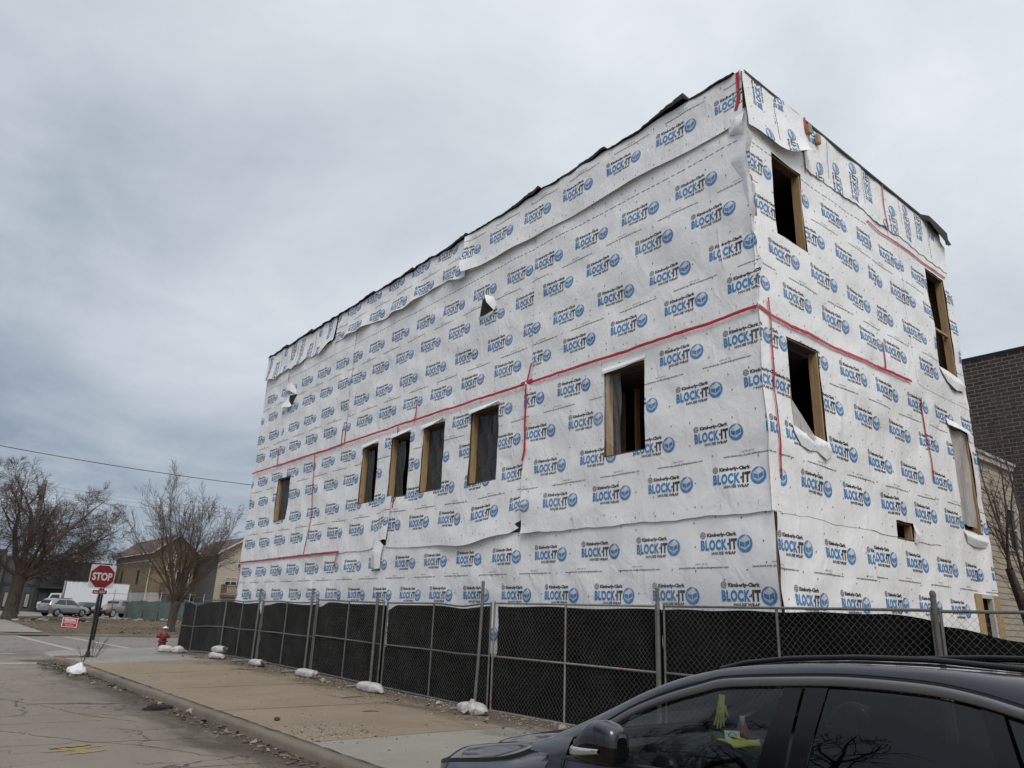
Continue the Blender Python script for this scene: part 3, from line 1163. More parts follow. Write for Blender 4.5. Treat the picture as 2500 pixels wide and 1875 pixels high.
# ---- end wall
sheet('R', 0.06, 2.98, 0.25, 3.45, 0.012, [(1.075, 0.62, 4)], side=(-1, lambda z: 0.02 * np.sin(1.9 * z), 0.2, 0.02))
sheet('R', 2.90, WID, 0.25, 3.47, 0.006, [(3.895, 0.68, 4)])
sheet('R', -0.05, 5.80, 3.42, 6.66, 0.012, [(0.83, 3.89, 4)], zb=edge_noise(41, 0.012), loose=lambda s: 0.006 + 0 * s, ticks=[(0.2, 5.8, 3.36, 0.3, 0.05, 0.005, 4)])
sheet('R', 5.74, WID, 3.42, 6.78, 0.007, [(6.19, 3.93, 4)], ticks=[(5.8, 8.4, 3.5, 0.3, 0.05, 0.005, 4), (5.8, 8.3, 6.72, 0.22, 0.03, 0.02, 4)])
sheet('R', -0.055, 0.225, 3.42, 6.66, 0.024, [(-3.66 + 4 * 1.335, 3.895, 4)], nails=False)
sheet('R', -0.05, 4.30, 6.60, 10.45, 0.014, [(0.74, 7.08, 4)], ticks=[(0.1, 4.2, 9.80, 0.125, 0.013, 0.085, 4)])
sheet('R', 4.18, 5.76, 6.60, 10.42, 0.008, [(4.42, 7.08, 4)])
sheet('R', 5.70, WID + 0.02, 6.70, 10.42, 0.012, [(5.95, 7.10, 4)])
sheet('R', -0.075, 1.97, 10.06, TOP, 0.045, rot_logos=[(0.46, 10.63, 1, 'logo'), (1.19, 10.98, 1, 'logo'), (1.39, 9.69, 1, 'logo'), (0.66, 9.36, 1, 'logo'), (0.92, 10.2, 1, 'url')],
      zb=lambda s: bump_at(1.95, 0.5, 0.32)(s) + 0.02 * np.sin(5 * s), loose=lambda s: 0.05 + 0.16 * np.clip(s / 1.9, 0, 1) ** 2, top=edge_noise(51, 0.02), side=(-1, lambda z: 0.0 * z, 0.3, 0.0))
sheet('R', 1.90, 5.26, 10.12, TOP, 0.028, rot_logos=[(2.40, 10.86, 1, 'logo'), (2.55, 9.57, 1, 'logo'), (3.24, 9.89, 1, 'logo'), (3.95, 10.21, 1, 'logo'), (4.62, 10.49, 1, 'logo'), (5.28, 9.4, 1, 'logo'), (2.85, 10.3, 1, 'url'), (4.30, 10.35, 1, 'url')],
      zb=edge_noise(52, 0.03), loose=lambda s: 0.008 + 0.008 * np.sin(4 * s), top=edge_noise(53, 0.035))
sheet('R', 5.20, WID + 0.03, 10.12, TOP, 0.020, rot_logos=[(5.66, 9.90, 1, 'logo'), (6.40, 10.23, 1, 'logo'), (7.08, 10.50, 1, 'logo'), (7.80, 10.82, 1, 'logo'), (6.02, 10.5, 1, 'url'), (7.5, 10.2, 1, 'url')],
      zb=edge_noise(54, 0.02), loose=lambda s: 0.006 + 0 * s, top=lambda s: 0.02 * np.sin(3 * s) - np.clip((s - 7.3) / 1.1, 0, 1) ** 1.5 * 0.45)


# ---- red seam tape
def tape(fac, pts, w=0.055, off=0.045, seg=0.12):
    """a strip of tape along a polyline on a facade"""
    mb = MB()
    L = []
    for (a, b) in zip(pts[:-1], pts[1:]):
        n = max(2, int(math.hypot(b[0] - a[0], b[1] - a[1]) / seg) + 1)
        for t in np.linspace(0, 1, n)[(1 if L else 0):]:
            L.append((a[0] + (b[0] - a[0]) * t, a[1] + (b[1] - a[1]) * t))
    r = np.random.default_rng(len(L) * 7 + int(abs(pts[0][0]) * 100))
    G = []
    for i, p in enumerate(L):
        a, b = L[max(i - 1, 0)], L[min(i + 1, len(L) - 1)]
        dx, dz = b[0] - a[0], b[1] - a[1]
        q = math.hypot(dx, dz)
        nx, nz = -dz / q, dx / q
        j = r.normal(0, 0.0035)
        hw = w / 2 * (1 + r.normal(0, 0.05))
        row = []
        for k_ in (-1, 0, 1):
            s, z = p[0] + nx * (hw * k_ + j), p[1] + nz * (hw * k_ + j)
            row.append(to3(fac, s, z, off + wob(fac, s, z) + (0.004 if k_ == 0 else 0)))
        G.append(row)
    mb.grid(np.array(G))
    return mb.build('seam_tape', 'tape_red', bld, True)


tape('L', [(-LEN, 6.615), (-16.2, 6.60), (-10.6, 6.63), (-5.63, 6.615), (-0.9, 6.63), (0.035, 6.655)], 0.058, 0.075)
tape('R', [(-0.085, 6.655), (0.30, 6.585), (2.6, 6.60), (5.32, 6.655)], 0.058)
tape('R', [(0.20, 6.88), (0.235, 6.58), (0.215, 5.4), (0.235, 4.2), (0.23, 3.95)], 0.042, 0.050)
tape('L', [(-5.50, 7.06), (-5.63, 6.60)], 0.055, 0.080)
tape('L', [(-5.63, 6.60), (-5.60, 5.15), (-5.68, 4.92)], 0.06, 0.095)
tape('L', [(-5.82, 6.635), (-5.42, 6.655)], 0.075, 0.082)
tape('L', [(-19.36, 11.15), (-19.27, 9.70)], 0.045, 0.066)
tape('L', [(-19.33, 7.27), (-19.30, 6.60)], 0.05)
tape('L', [(-14.42, 7.14), (-14.36, 6.63)], 0.05)
tape('L', [(-14.20, 7.12), (-14.15, 6.63)], 0.05)
tape('L', [(-10.16, 7.06), (-10.17, 6.80), (-10.24, 6.63)], 0.05)
tape('L', [(-11.00, 6.60), (-11.02, 6.37)], 0.05)
tape('L', [(-16.22, 6.58), (-15.97, 4.41), (-16.17, 3.41)], 0.045, 0.034)
tape('L', [(-LEN, 3.335), (-18, 3.375), (-13.80, 3.405)], 0.052, 0.040)
tape('L', [(-13.88, 3.40), (-14.00, 3.02)], 0.055, 0.046)
tape('L', [(-10.93, 4.66), (-10.96, 4.40)], 0.05, 0.036)
tape('L', [(-LEN + 0.03, 3.30), (-LEN + 0.05, 0.5)], 0.04, 0.03)
tape('L', [(-0.06, 11.24), (-0.08, 10.66), (-0.14, 10.47)], 0.07, 0.075)
tape('R', [(1.985, 11.28), (1.955, 10.50)], 0.06, 0.062)
tape('R', [(1.90, 10.21), (1.925, 10.03)], 0.045, 0.035)
tape('R', [(5.24, 11.24), (5.22, 10.6), (5.25, 10.05)], 0.045, 0.052)
tape('R', [(4.21, 9.91), (6.2, 9.915), (8.17, 9.94)], 0.046, 0.032)
tape('R', [(4.33, 7.24), (4.28, 6.66)], 0.05, 0.032)
tape('R', [(5.73, 6.40), (5.80, 5.5), (5.82, 4.70)], 0.05, 0.034)

# ---- structure: sheathed walls, floors, roof
TH = 0.15


def wall_grid(fac, s0, s1, z0, z1, holes, d0, d1, mb, mi=0):
    S = sorted({s0, s1} | {x for h in holes for x in h[:2]})
    Z = sorted({z0, z1} | {x for h in holes for x in h[2:] if z0 < x < z1})
    for i in range(len(S) - 1):
        j = 0
        while j < len(Z) - 1:
            cs, czz = (S[i] + S[i + 1]) / 2, (Z[j] + Z[j + 1]) / 2
            if any(h[0] < cs < h[1] and h[2] < czz < h[3] for h in holes):
                j += 1
                continue
            q = j
            while q + 1 < len(Z) - 1 and not any(h[0] < cs < h[1] and h[2] < (Z[q + 1] + Z[q + 2]) / 2 < h[3] for h in holes):
                q += 1
            P = [to3(fac, a, b, d) for d in (d0, d1) for a, b in ((S[i], Z[j]), (S[i + 1], Z[j]), (S[i + 1], Z[q + 1]), (S[i], Z[q + 1]))]
            mb.add(P, [(0, 1, 2, 3), (7, 6, 5, 4), (0, 4, 5, 1), (1, 5, 6, 2), (2, 6, 7, 3), (3, 7, 4, 0)], mi)
            j = q + 1


HOLES_L2 = HOLES_L + [(-7.46, -7.02, 8.74, 9.22), (-19.10, -18.60, 8.82, 9.14)]
mb = MB()
wall_grid('L', -LEN, 0, 0.0, TOP - 0.03, HOLES_L2, -0.03, -TH, mb)
mb.build('wall', 'sheathing', bld)
mb = MB()
wall_grid('R', TH + 0.002, WID, 0.0, TOP - 0.03, HOLES_R, -0.03, -TH, mb)
mb.build('wall', 'sheathing', bld)
mb = MB().box((XC + WID - TH, YC + TH, 0), (XC + WID, YC + LEN, TOP - 0.03))
mb.box((XC + TH, YC + LEN - TH, 0), (XC + WID - TH, YC + LEN, TOP - 0.03))
mb.build('wall', 'sheathing', bld)
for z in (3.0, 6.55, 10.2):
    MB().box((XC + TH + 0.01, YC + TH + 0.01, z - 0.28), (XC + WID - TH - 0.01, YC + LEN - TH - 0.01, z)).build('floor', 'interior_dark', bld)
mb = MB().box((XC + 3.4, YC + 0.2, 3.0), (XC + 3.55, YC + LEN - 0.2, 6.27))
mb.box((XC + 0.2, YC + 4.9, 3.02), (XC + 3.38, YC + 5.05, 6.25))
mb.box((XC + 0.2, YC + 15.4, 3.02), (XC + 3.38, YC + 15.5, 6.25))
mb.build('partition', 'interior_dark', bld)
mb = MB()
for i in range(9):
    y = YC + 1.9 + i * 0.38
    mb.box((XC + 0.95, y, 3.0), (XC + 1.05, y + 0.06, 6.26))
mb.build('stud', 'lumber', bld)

# lumber round each opening, and plastic film in some of them


def window(fac, h, film=None, jambs=(1, 1, 1, 1), depth=0.17, wid=0.075, bar=None, mat='lumber'):
    s0, s1, z0, z1 = h
    mb = MB()

    def brd(a, b, c, d, mi=0, d0=-0.012, d1=None):
        d1 = -depth if d1 is None else d1
        P = [to3(fac, x, y, q) for q in (d0, d1) for x, y in ((a, c), (b, c), (b, d), (a, d))]
        mb.add(P, [(0, 1, 2, 3), (7, 6, 5, 4), (0, 4, 5, 1), (1, 5, 6, 2), (2, 6, 7, 3), (3, 7, 4, 0)], mi)
    t = 0.038
    if jambs[0]:
        brd(s0, s0 + t, z0 + t, z1 - t)
    if jambs[1]:
        brd(s1 - t, s1, z0 + t, z1 - t)
    if jambs[2]:
        brd(s0, s1, z1 - t, z1, 1)
    if jambs[3]:
        brd(s0, s1, z0, z0 + t, 1)
    if bar:
        brd(s0 + t, s1 - t, bar - 0.03, bar + 0.03, 0, -0.05, -0.10)
    w = mb.build('window', [mat, 'lumber_dark'], bld, bevel=0.003)
    if film:
        mt, a, b, c, d, dd = film
        n, m = 16, 20
        S = np.linspace(a, b, n)
        Z = np.linspace(c, d, m)
        gs, gz = np.meshgrid(S, Z, indexing='ij')
        u = (gs - a) / (b - a)
        q = dd + 0.03 * np.sin(3.0 * gs + 1.4 * gz) + 0.018 * np.sin(9 * gs - 3 * gz) + 0.012 * np.sin(6 * gz + 14 * u)
        f = MB().grid(to3(fac, gs, gz, q)).build('plastic_sheet', mt, w, True)
    return w


window('L', HOLES_L[0], ('plastic_film', -3.36, -3.05, 4.70, 6.30, -0.06))
window('L', HOLES_L[1], ('plastic_dark', -7.62, -6.66, 4.68, 6.30, -0.13))
window('L', HOLES_L[2], ('plastic_dark', -9.70, -8.80, 4.70, 6.26, -0.13))
window('L', HOLES_L[3], ('plastic_dark', -11.28, -10.80, 4.71, 6.2, -0.13))
window('L', HOLES_L[4], ('plastic_dark', -12.90, -12.45, 4.72, 6.2, -0.13))
window('L', HOLES_L[5], ('plastic_dark', -19.0, -18.05, 4.70, 6.05, -0.13))
window('R', HOLES_R[0])
window('R', HOLES_R[1])
window('R', HOLES_R[2], bar=8.42)
window('R', HOLES_R[3], ('plastic_milky', 7.08, 8.00, 3.98, 6.06, -0.02))
window('R', HOLES_R[4], depth=0.14)
window('R', HOLES_R[5], depth=0.14, jambs=(0, 0, 1, 0))
# door jambs of raw lumber and a white steel frame at the far end
mb = MB()
for a, b in ((7.12, 7.40), (8.04, 8.36)):
    P = [to3('R', x, y, q) for q in (0.052, 0.015) for x, y in ((a, 0.6), (b, 0.6), (b, 2.60), (a, 2.60))]
    mb.add(P, [(0, 1, 2, 3), (7, 6, 5, 4), (0, 4, 5, 1), (1, 5, 6, 2), (2, 6, 7, 3), (3, 7, 4, 0)], 0)
dr = mb.build('door_frame', ['lumber'], bld, bevel=0.003)
mb = MB()
for a, b, c, d in ((7.93, 8.02, 0.6, 2.52), (7.40, 8.02, 2.523, 2.60)):
    P = [to3('R', x, y, q) for q in (0.046, -0.05) for x, y in ((a, c), (b, c), (b, d), (a, d))]
    mb.add(P, [(0, 1, 2, 3), (7, 6, 5, 4), (0, 4, 5, 1), (1, 5, 6, 2), (2, 6, 7, 3), (3, 7, 4, 0)], 0)
mb.build('jamb', 'trim_white', dr)


# torn corners of wrap and film that stand away from the wall
def flap(fac, pts, name='wrap_flap', mat='wrap_white', curl=0.0):
    """a small loose piece: list of rows, each row a list of (s, z, d)"""
    G = np.array([[to3w(fac, *p) for p in row] for row in pts])
    n0, m0 = G.shape[:2]
    U = np.linspace(0, n0 - 1, (n0 - 1) * 4 + 1)
    Vv = np.linspace(0, m0 - 1, (m0 - 1) * 4 + 1)

    def interp(A, U):
        i = np.clip(U.astype(int), 0, len(A) - 2)
        t = (U - i)
        t = t * t * (3 - 2 * t) * 0.5 + t * 0.5
        return A[i] * (1 - t)[:, None, None] + A[i + 1] * t[:, None, None]
    G = interp(G, U)
    G = interp(G.transpose(1, 0, 2), Vv).transpose(1, 0, 2)
    return MB().grid(G).build(name, mat, bld, True)


# flaps over the heads of the street windows
for (a, b, z, ou) in ((-7.74, -6.58, 6.37, 0.05), (-9.84, -8.74, 6.37, 0.06), (-11.36, -10.36, 6.37, 0.02), (-13.0, -12.06, 6.34, 0.02), (-3.40, -2.34, 6.37, 0.0)):
    m_ = (a + b) / 2
    flap('L', [[(a, z + 0.06, 0.035), (m_, z + 0.07, 0.036), (b, z + 0.09, 0.038)], [(a, z - 0.01, 0.06), (m_, z + 0.0, 0.06 + ou * 0.5), (b, z + 0.02, 0.05 + ou * 0.6)], [(a + 0.01, z - 0.06, 0.06), (m_, z - 0.035, 0.05 + ou), (b + 0.03, z + 0.02 + ou * 0.6, 0.05 + ou)]])
# torn holes high on the long side
mb = MB()
mb.add([to3w('L', *p) for p in [(-7.45, 9.20, 0.040), (-7.20, 9.22, 0.040), (-6.98, 8.76, 0.040), (-7.52, 8.74, 0.040), (-7.22, 9.0, 0.040)]], [(0, 3, 2, 4), (0, 4, 1)])
mb.build('tear', 'roof_membrane', bld)
flap('L', [[(-7.22, 9.24, 0.042), (-7.02, 9.14, 0.044), (-6.88, 8.90, 0.042)], [(-7.30, 9.26, 0.10), (-7.17, 9.02, 0.14), (-6.95, 8.76, 0.06)]])
flap('L', [[(-7.55, 8.74, 0.06), (-7.25, 8.70, 0.10), (-6.95, 8.78, 0.05)], [(-7.55, 8.68, 0.04), (-7.25, 8.62, 0.06), (-7.0, 8.72, 0.05)]])
mb = MB()
mb.add([to3w('L', *p) for p in [(-19.0, 9.16, 0.040), (-18.35, 9.08, 0.040), (-18.50, 8.95, 0.040), (-18.72, 8.72, 0.040), (-18.95, 8.95, 0.040)]], [(0, 4, 3, 2, 1)])
mb.build('tear', 'roof_membrane', bld)
flap('L', [[(-19.30, 9.68, 0.05), (-18.95, 9.66, 0.044), (-18.5, 9.30, 0.042)], [(-19.28, 9.40, 0.10), (-18.95, 9.32, 0.10), (-18.36, 9.08, 0.07)]])
flap('L', [[(-19.02, 9.14, 0.05), (-18.95, 8.95, 0.06), (-18.70, 8.72, 0.05)], [(-19.40, 8.78, 0.16), (-19.2, 8.74, 0.17), (-18.75, 8.68, 0.10)]])
# gap and folded strip where the lower pieces meet
mb = MB()
mb.add([to3w('L', *p) for p in [(-11.48, 3.62, 0.030), (-11.10, 3.74, 0.030), (-11.12, 3.60, 0.030), (-11.36, 3.55, 0.030)]], [(0, 3, 2, 1)])
mb.build('tear', 'roof_membrane', bld)
flap('L', [[(-11.62, 3.58, 0.05), (-11.40, 3.60, 0.09), (-11.22, 3.46, 0.06)], [(-11.82, 3.3, 0.05), (-11.55, 3.25, 0.13), (-11.28, 3.2, 0.07)], [(-11.80, 2.92, 0.05), (-11.5, 2.86, 0.10), (-11.3, 2.88, 0.05)]])
mb = MB()
mb.add([to3w('L', *p) for p in [(-5.94, 3.62, 0.045), (-5.66, 3.70, 0.045), (-5.66, 3.46, 0.045), (-5.95, 3.50, 0.045)]], [(0, 3, 2, 1)])
mb.build('tear', 'roof_membrane', bld)
# curling edges at the street corner
flap('L', [[(-0.32, 10.20, 0.06), (-0.15, 10.30, 0.10), (0.02, 10.38, 0.06)], [(-0.30, 10.05, 0.05), (-0.12, 10.10, 0.12), (0.03, 10.12, 0.14)], [(-0.10, 9.95, 0.04), (0.0, 9.86, 0.08), (0.03, 9.92, 0.10)]])
flap('L', [[(-0.10, 9.95, 0.035), (0.02, 9.90, 0.07), (0.08, 9.80, 0.10)], [(-0.30, 9.50, 0.035), (-0.08, 9.48, 0.10), (0.05, 9.50, 0.13)], [(-0.12, 9.10, 0.035), (0.0, 9.05, 0.09), (0.07, 8.95, 0.07)], [(-0.05, 8.0, 0.032), (0.02, 8.0, 0.06), (0.05, 8.0, 0.05)]])
# black gap between the two lower pieces at the corner
mb = MB()
mb.add([to3w('R', *p) for p in [(0.005, 3.40, 0.006), (0.05, 3.40, 0.006), (0.085, 2.9, 0.008), (0.075, 2.2, 0.008), (0.085, 0.3, 0.008), (0.03, 0.3, 0.006), (0.03, 2.3, 0.006), (0.02, 2.9, 0.006)]], [(0, 1, 2, 7), (7, 2, 3, 6), (6, 3, 4, 5)])
mb.build('tear', 'roof_membrane', bld)
# right window sills: torn wrap and a hanging film
flap('R', [[(0.70, 4.86, 0.03), (1.0, 4.77, 0.05), (1.2, 4.80, 0.03), (1.5, 4.75, 0.05), (1.80, 4.74, 0.03)], [(0.72, 4.72, 0.04), (1.0, 4.69, 0.08), (1.3, 4.60, 0.05), (1.55, 4.68, 0.09), (1.82, 4.62, 0.05)], [(0.9, 4.55, 0.03), (1.1, 4.50, 0.05), (1.35, 4.53, 0.03), (1.6, 4.42, 0.06), (1.80, 4.52, 0.04)]])
flap('R', [[(0.77, 5.35, -0.02), (0.82, 5.30, 0.0)], [(0.77, 5.0, -0.01), (1.06, 4.98, 0.05)], [(0.80, 4.76, 0.02), (1.32, 4.70, 0.07)]], 'plastic_sheet', 'plastic_milky')
flap('R', [[(7.02, 7.42, 0.02), (7.5, 7.40, 0.05), (8.16, 7.36, 0.03)], [(7.04, 7.30, 0.05), (7.6, 7.22, 0.09), (8.28, 7.22, 0.08)], [(7.3, 7.12, 0.04), (7.7, 7.00, 0.08), (8.20, 7.08, 0.06)]])
flap('R', [[(7.05, 6.25, 0.02), (7.5, 6.22, 0.03), (8.12, 6.16, 0.03)], [(7.04, 6.10, 0.05), (7.5, 6.06, 0.10), (8.14, 6.02, 0.09)]])
flap('R', [[(7.0, 3.85, 0.02), (7.6, 3.82, 0.03), (8.25, 3.80, 0.02)], [(7.05, 3.74, 0.06), (7.6, 3.70, 0.09), (8.25, 3.70, 0.05)], [(7.15, 3.60, 0.02), (7.6, 3.55, 0.04), (8.15, 3.58, 0.02)]])
flap('R', [[(4.64, 3.72, 0.02), (4.72, 3.68, 0.03)], [(4.66, 3.55, 0.05), (4.82, 3.50, 0.09)], [(4.66, 3.38, 0.02), (4.74, 3.36, 0.03)]])
# loose film blown out of the first street window
flap('L', [[(-3.58, 6.10, 0.06), (-3.40, 6.20, 0.08), (-3.25, 6.30, 0.0)], [(-3.85, 5.65, 0.08), (-3.5, 5.6, 0.22), (-3.22, 5.7, 0.05)], [(-3.72, 5.25, 0.08), (-3.4, 5.2, 0.20), (-3.12, 5.25, 0.05)], [(-3.45, 5.10, 0.06), (-3.3, 5.0, 0.12), (-3.14, 4.85, 0.02)]], 'plastic_sheet', 'plastic_film')
# a white rag of wrap hanging on the long side by the corner
flap('L', [[(-0.66, 8.42, 0.045), (-0.62, 8.42, 0.05)], [(-0.63, 8.0, 0.07), (-0.60, 8.0, 0.06)], [(-0.58, 7.58, 0.05), (-0.555, 7.58, 0.05)]])

# roofing membrane turned over the parapet, with lifted edges
mb = MB()
r = np.random.default_rng(61)
G = []
for s in np.arange(-LEN - 0.08, -0.12, 0.07):
    lift = max(0.0, 0.010 + rn(s) * 0.5 + r.normal(0, 0.004))
    for cl, cr_, am in ((-2.35, -1.14, 0.15), (-4.7, -3.22, 0.075), (-6.7, -5.35, 0.10), (-9.3, -8.2, 0.07), (-11.6, -10.9, 0.05), (-14.2, -13.1, 0.05), (-18.5, -17.6, 0.07), (-20.6, -19.8, 0.06)):
        if cl < s < cr_:
            lift += am * (s - cl) / (cr_ - cl)
    out = 0.075 + abs(r.normal(0, 0.004)) + lift * 0.5
    G.append([to3('L', s, TOP - 0.004 + rn(s) * 0.9 + lift * 0.35 - abs(r.normal(0, 0.004)), out - 0.004), to3('L', s, TOP + 0.016 + lift, out + 0.004), to3('L', s, TOP + 0.03 + lift * 0.8, -0.05), to3('L', s, TOP + 0.0, -0.4)])
mb.grid(np.array(G))
G = []
for s in np.arange(0.0, WID + 0.01, 0.2):
    dip = max(0, (s - 7.3) / 1.1) ** 1.5 * 0.18 if s > 7.3 else 0
    o2 = 0.045 + (0.10 if s > 7.2 else 0.0)
    G.append([to3('R', s, TOP - 0.06 - (0.40 * max(0, (s - 7.0) / 1.4)), o2), to3('R', s, TOP + 0.005 - dip * 0.5, o2), to3('R', s, TOP + 0.02, -0.3)])
mb.grid(np.array(G))
mb.add([to3('R', *p) for p in [(8.2, 11.12, 0.14), (8.72, 11.0, 0.10), (8.45, 10.88, 0.12), (8.2, 10.80, 0.14)]], [(0, 3, 2, 1)])
mb.box((XC + 0.1, YC + 0.1, TOP - 0.06), (XC + WID, YC + LEN, TOP - 0.01))
mb.build('roof', 'roof_membrane', bld, True)
for s, z in ((2.10, 11.06), (2.42, 10.98)):
    P = to3('R', s, z, 0.04)
    MB().rbox((P[0] - 0.055, P[1] - 0.07, P[2] - 0.10), (P[0] + 0.055, P[1], P[2] + 0.10), 0.006).build('wood_block', 'lumber', bld)

# ================================================================== the ground


def sstep(a, b, x):
    t = np.clip((np.asarray(x, float) - a) / (b - a), 0, 1)
    return t * t * (3 - 2 * t)


def side_z(x, y):
    """top of the pavement beside the fence: it falls a little towards the kerb, more so at the far end"""
    h = 0.13 - 0.10 * sstep(26.2, 29.2, y)
    return h + np.maximum(np.asarray(x, float) - 4.6, 0) * (0.004 + 0.024 * sstep(12, 23, y))


def lot_z(x, y):
    return 0.12 + 0.37 * np.clip((np.asarray(y, float) - 47) / 28, 0, 1)


def gz(x, y):
    if y > 46.7:
        return float(lot_z(x, y)) if x > 4.6 else 0.0
    if x > 4.5 and y < 33:
        return float(side_z(x, y))
    return 0.0


def ground_grid(name, xs, ys, zf, mat, extra=0.0):
    X, Y = np.meshgrid(xs, ys, indexing='ij')
    Z = zf(X, Y) + extra
    n, m = X.shape
    V = np.stack([X, Y, Z], -1).reshape(-1, 3)
    I, J = np.meshgrid(np.arange(n - 1), np.arange(m - 1), indexing='ij')
    I, J = I.ravel(), J.ravel()
    Q = np.stack([I * m + J, (I + 1) * m + J, (I + 1) * m + J + 1, I * m + J + 1], -1)
    return struct(np_mesh(name, V, Q, np.zeros(len(Q)), mat, None, True))


# one sheet to the horizon
xs = np.concatenate([np.linspace(-900, -60, 6), np.linspace(-40, 80, 25), np.linspace(100, 900, 6)])
ys = np.concatenate([np.linspace(-900, -60, 6), np.linspace(-40, 46, 18), np.linspace(47, 76, 12), np.linspace(90, 900, 8)])
ground_grid('ground', xs, ys, lambda x, y: np.where(y > 46.5, np.where(x > 5, lot_z(x, y), 0.0), 0.0) - 0.06, 'earth')
mb = MB()
mb.add([(-6.2, -60, 0), (4.52, -60, 0), (4.52, 33.0, 0), (-6.2, 33.0, 0)], [(0, 1, 2, 3)])
mb.add([(4.521, 28.0, -0.003), (7.2, 28.0, -0.003), (7.2, 33.0, -0.003), (4.521, 33.0, -0.003)], [(0, 1, 2, 3)])
struct(mb.build('road', 'asphalt'))
mb = MB().add([(-90, 33.0, 0), (90, 33.0, 0), (90, 46.72, 0), (4.4, 46.72, 0), (4.4, 46.75, 0), (-90, 46.75, 0)], [(0, 1, 2, 3, 4, 5)])
mb.add([(-6.2, 46.75, 0), (4.42, 46.75, 0), (4.42, 260, 0), (-6.2, 260, 0)], [(0, 1, 2, 3)])
struct(mb.build('cross_street', 'asphalt_cross'))
# the pavement: tan slabs between paler ones
struct(ground_grid('pavement', np.linspace(4.66, 9.78, 30), np.linspace(9.75, 24.2, 60), side_z, 'concrete_tan'))
struct(ground_grid('pavement_near', np.linspace(4.66, 9.78, 12), np.linspace(-40, 9.73, 30), side_z, 'concrete_pale'))


def corner_x(y):
    """where the rounded corner of the pavement begins"""
    y = np.asarray(y, float)
    return np.where(y < 30.6, 4.62, 4.62 + 2.2 - np.sqrt(np.maximum(2.2 ** 2 - (y - 30.6) ** 2, 0)))


ysc = np.linspace(24.22, 32.79, 40)
V, Q = [], []
for j, y in enumerate(ysc):
    for i, t in enumerate(np.linspace(0, 1, 24)):
        x0 = float(corner_x(y))
        x = x0 + (60 - x0) * t ** 2.2
        V.append((x, y, float(side_z(min(x, 9.8), y))))
for j in range(len(ysc) - 1):
    for i in range(23):
        Q.append((j * 24 + i, j * 24 + i + 1, (j + 1) * 24 + i + 1, (j + 1) * 24 + i))
struct(MB().add(V, Q).build('pavement_corner', 'concrete_pale', smooth=True))
# yard inside the fence
ground_grid('yard', np.linspace(9.79, 40, 8), np.linspace(-40, 33, 10), lambda x, y: 0 * x + 0.12, 'earth')


# kerbs: a swept profile with worn edges
def kerb(name, path, top, w=0.17, seed=1):
    r = np.random.default_rng(seed)
    P = [np.array(path[0], float)]
    for a, b in zip(path[:-1], path[1:]):
        a, b = np.array(a, float), np.array(b, float)
        n = max(1, int(np.linalg.norm(b - a) / 0.25))
        for t in np.linspace(0, 1, n + 1)[1:]:
            P.append(a + (b - a) * t)
    G = []
    for i, p in enumerate(P):
        d = P[min(i + 1, len(P) - 1)] - P[max(i - 1, 0)]
        d /= np.linalg.norm(d)
        nrm = np.array([d[1], -d[0]])          # to the right of the direction of travel = pavement side
        t = top(p) + r.normal(0, 0.005)
        j = r.normal(0, 0.010)
        prof = [(-0.03 + j, -0.03), (-0.012 + j, t * 0.55), (0.0 + j, t - 0.025), (0.03, t), (w, t + 0.002 + r.normal(0, 0.002)), (w + 0.015, -0.03)]
        G.append([(p[0] + nrm[0] * o, p[1] + nrm[1] * o, z) for o, z in prof])
    mb = MB().grid(np.array(G), flip=True)
    return struct(mb.build(name, 'concrete_kerb', smooth=True))


arc = [(4.5 + 2.2 - 2.2 * math.cos(a), 30.6 + 2.2 * math.sin(a)) for a in np.linspace(0, math.pi / 2, 10)]
kerb('kerb', [(4.48, -40), (4.48, 5), (4.48, 30.6)] + arc[1:] + [(60, 32.8)], lambda p: max(0.012, float(side_z(4.6, p[1]))) + 0.003, seed=3)
kerb('kerb_far', [(80, 46.75), (4.6, 46.75)], lambda p: 0.13, seed=5)
# films of dirt in the gutter and along the foot of the fence
mb = MB().grid(np.array([[(x, y, 0.0035 + 0.012 * max(0, (x - 4.1) / 0.37)) for x in np.linspace(2.9, 4.47, 6)] for y in np.linspace(-6, 28.0, 60)]), flip=True)
struct(mb.build('gutter_dirt', 'dirt_gutter', smooth=True))
ground_grid('pavement_dirt', np.linspace(7.2, 9.78, 10), np.linspace(-2, 29.5, 60), side_z, 'dirt_fence', 0.004)
# far side: lawn, corner pavement, kerb and the paved lot behind
ground_grid('lawn', np.concatenate([np.linspace(6.9, 30, 60), np.linspace(32, 80, 12)]), np.linspace(46.9, 74, 70),
            lambda x, y: lot_z(x, y) + 0.035 * np.sin(x * 0.8 + 0.7 * np.sin(y * 0.5)) * np.sin(y * 0.6) + 0.01, 'dry_grass')
ground_grid('lot', np.concatenate([np.linspace(-60, 4.4, 8), np.linspace(4.5, 120, 40)]), np.linspace(73.5, 220, 20), lambda x, y: np.where(x < 4.45, -0.02, lot_z(x, y) + 0.02), 'lot_paving')
ground_grid('pavement_far', np.linspace(4.45, 6.95, 6), np.linspace(46.95, 73.4, 20), lambda x, y: lot_z(x, y) + 0.045, 'concrete_pale')
mb = MB()
for i in range(12):
    y0 = 46.92 + i * 2.2
    mb.box((4.45, y0 + 2.18, 0.1), (6.96, y0 + 2.2, float(lot_z(5, y0 + 2.2)) + 0.049))
struct(mb.build('pavement_joints', 'dirt'))
xs_, ys_ = np.linspace(4.72, 5.42, 6), np.linspace(27.3, 29.3, 10)
X, Y = np.meshgrid(xs_, ys_, indexing='ij')
mb = MB().grid(np.stack([X, Y, side_z(X, Y) + 0.007], -1))
struct(mb.build('tactile_plate', 'tactile_rust'))
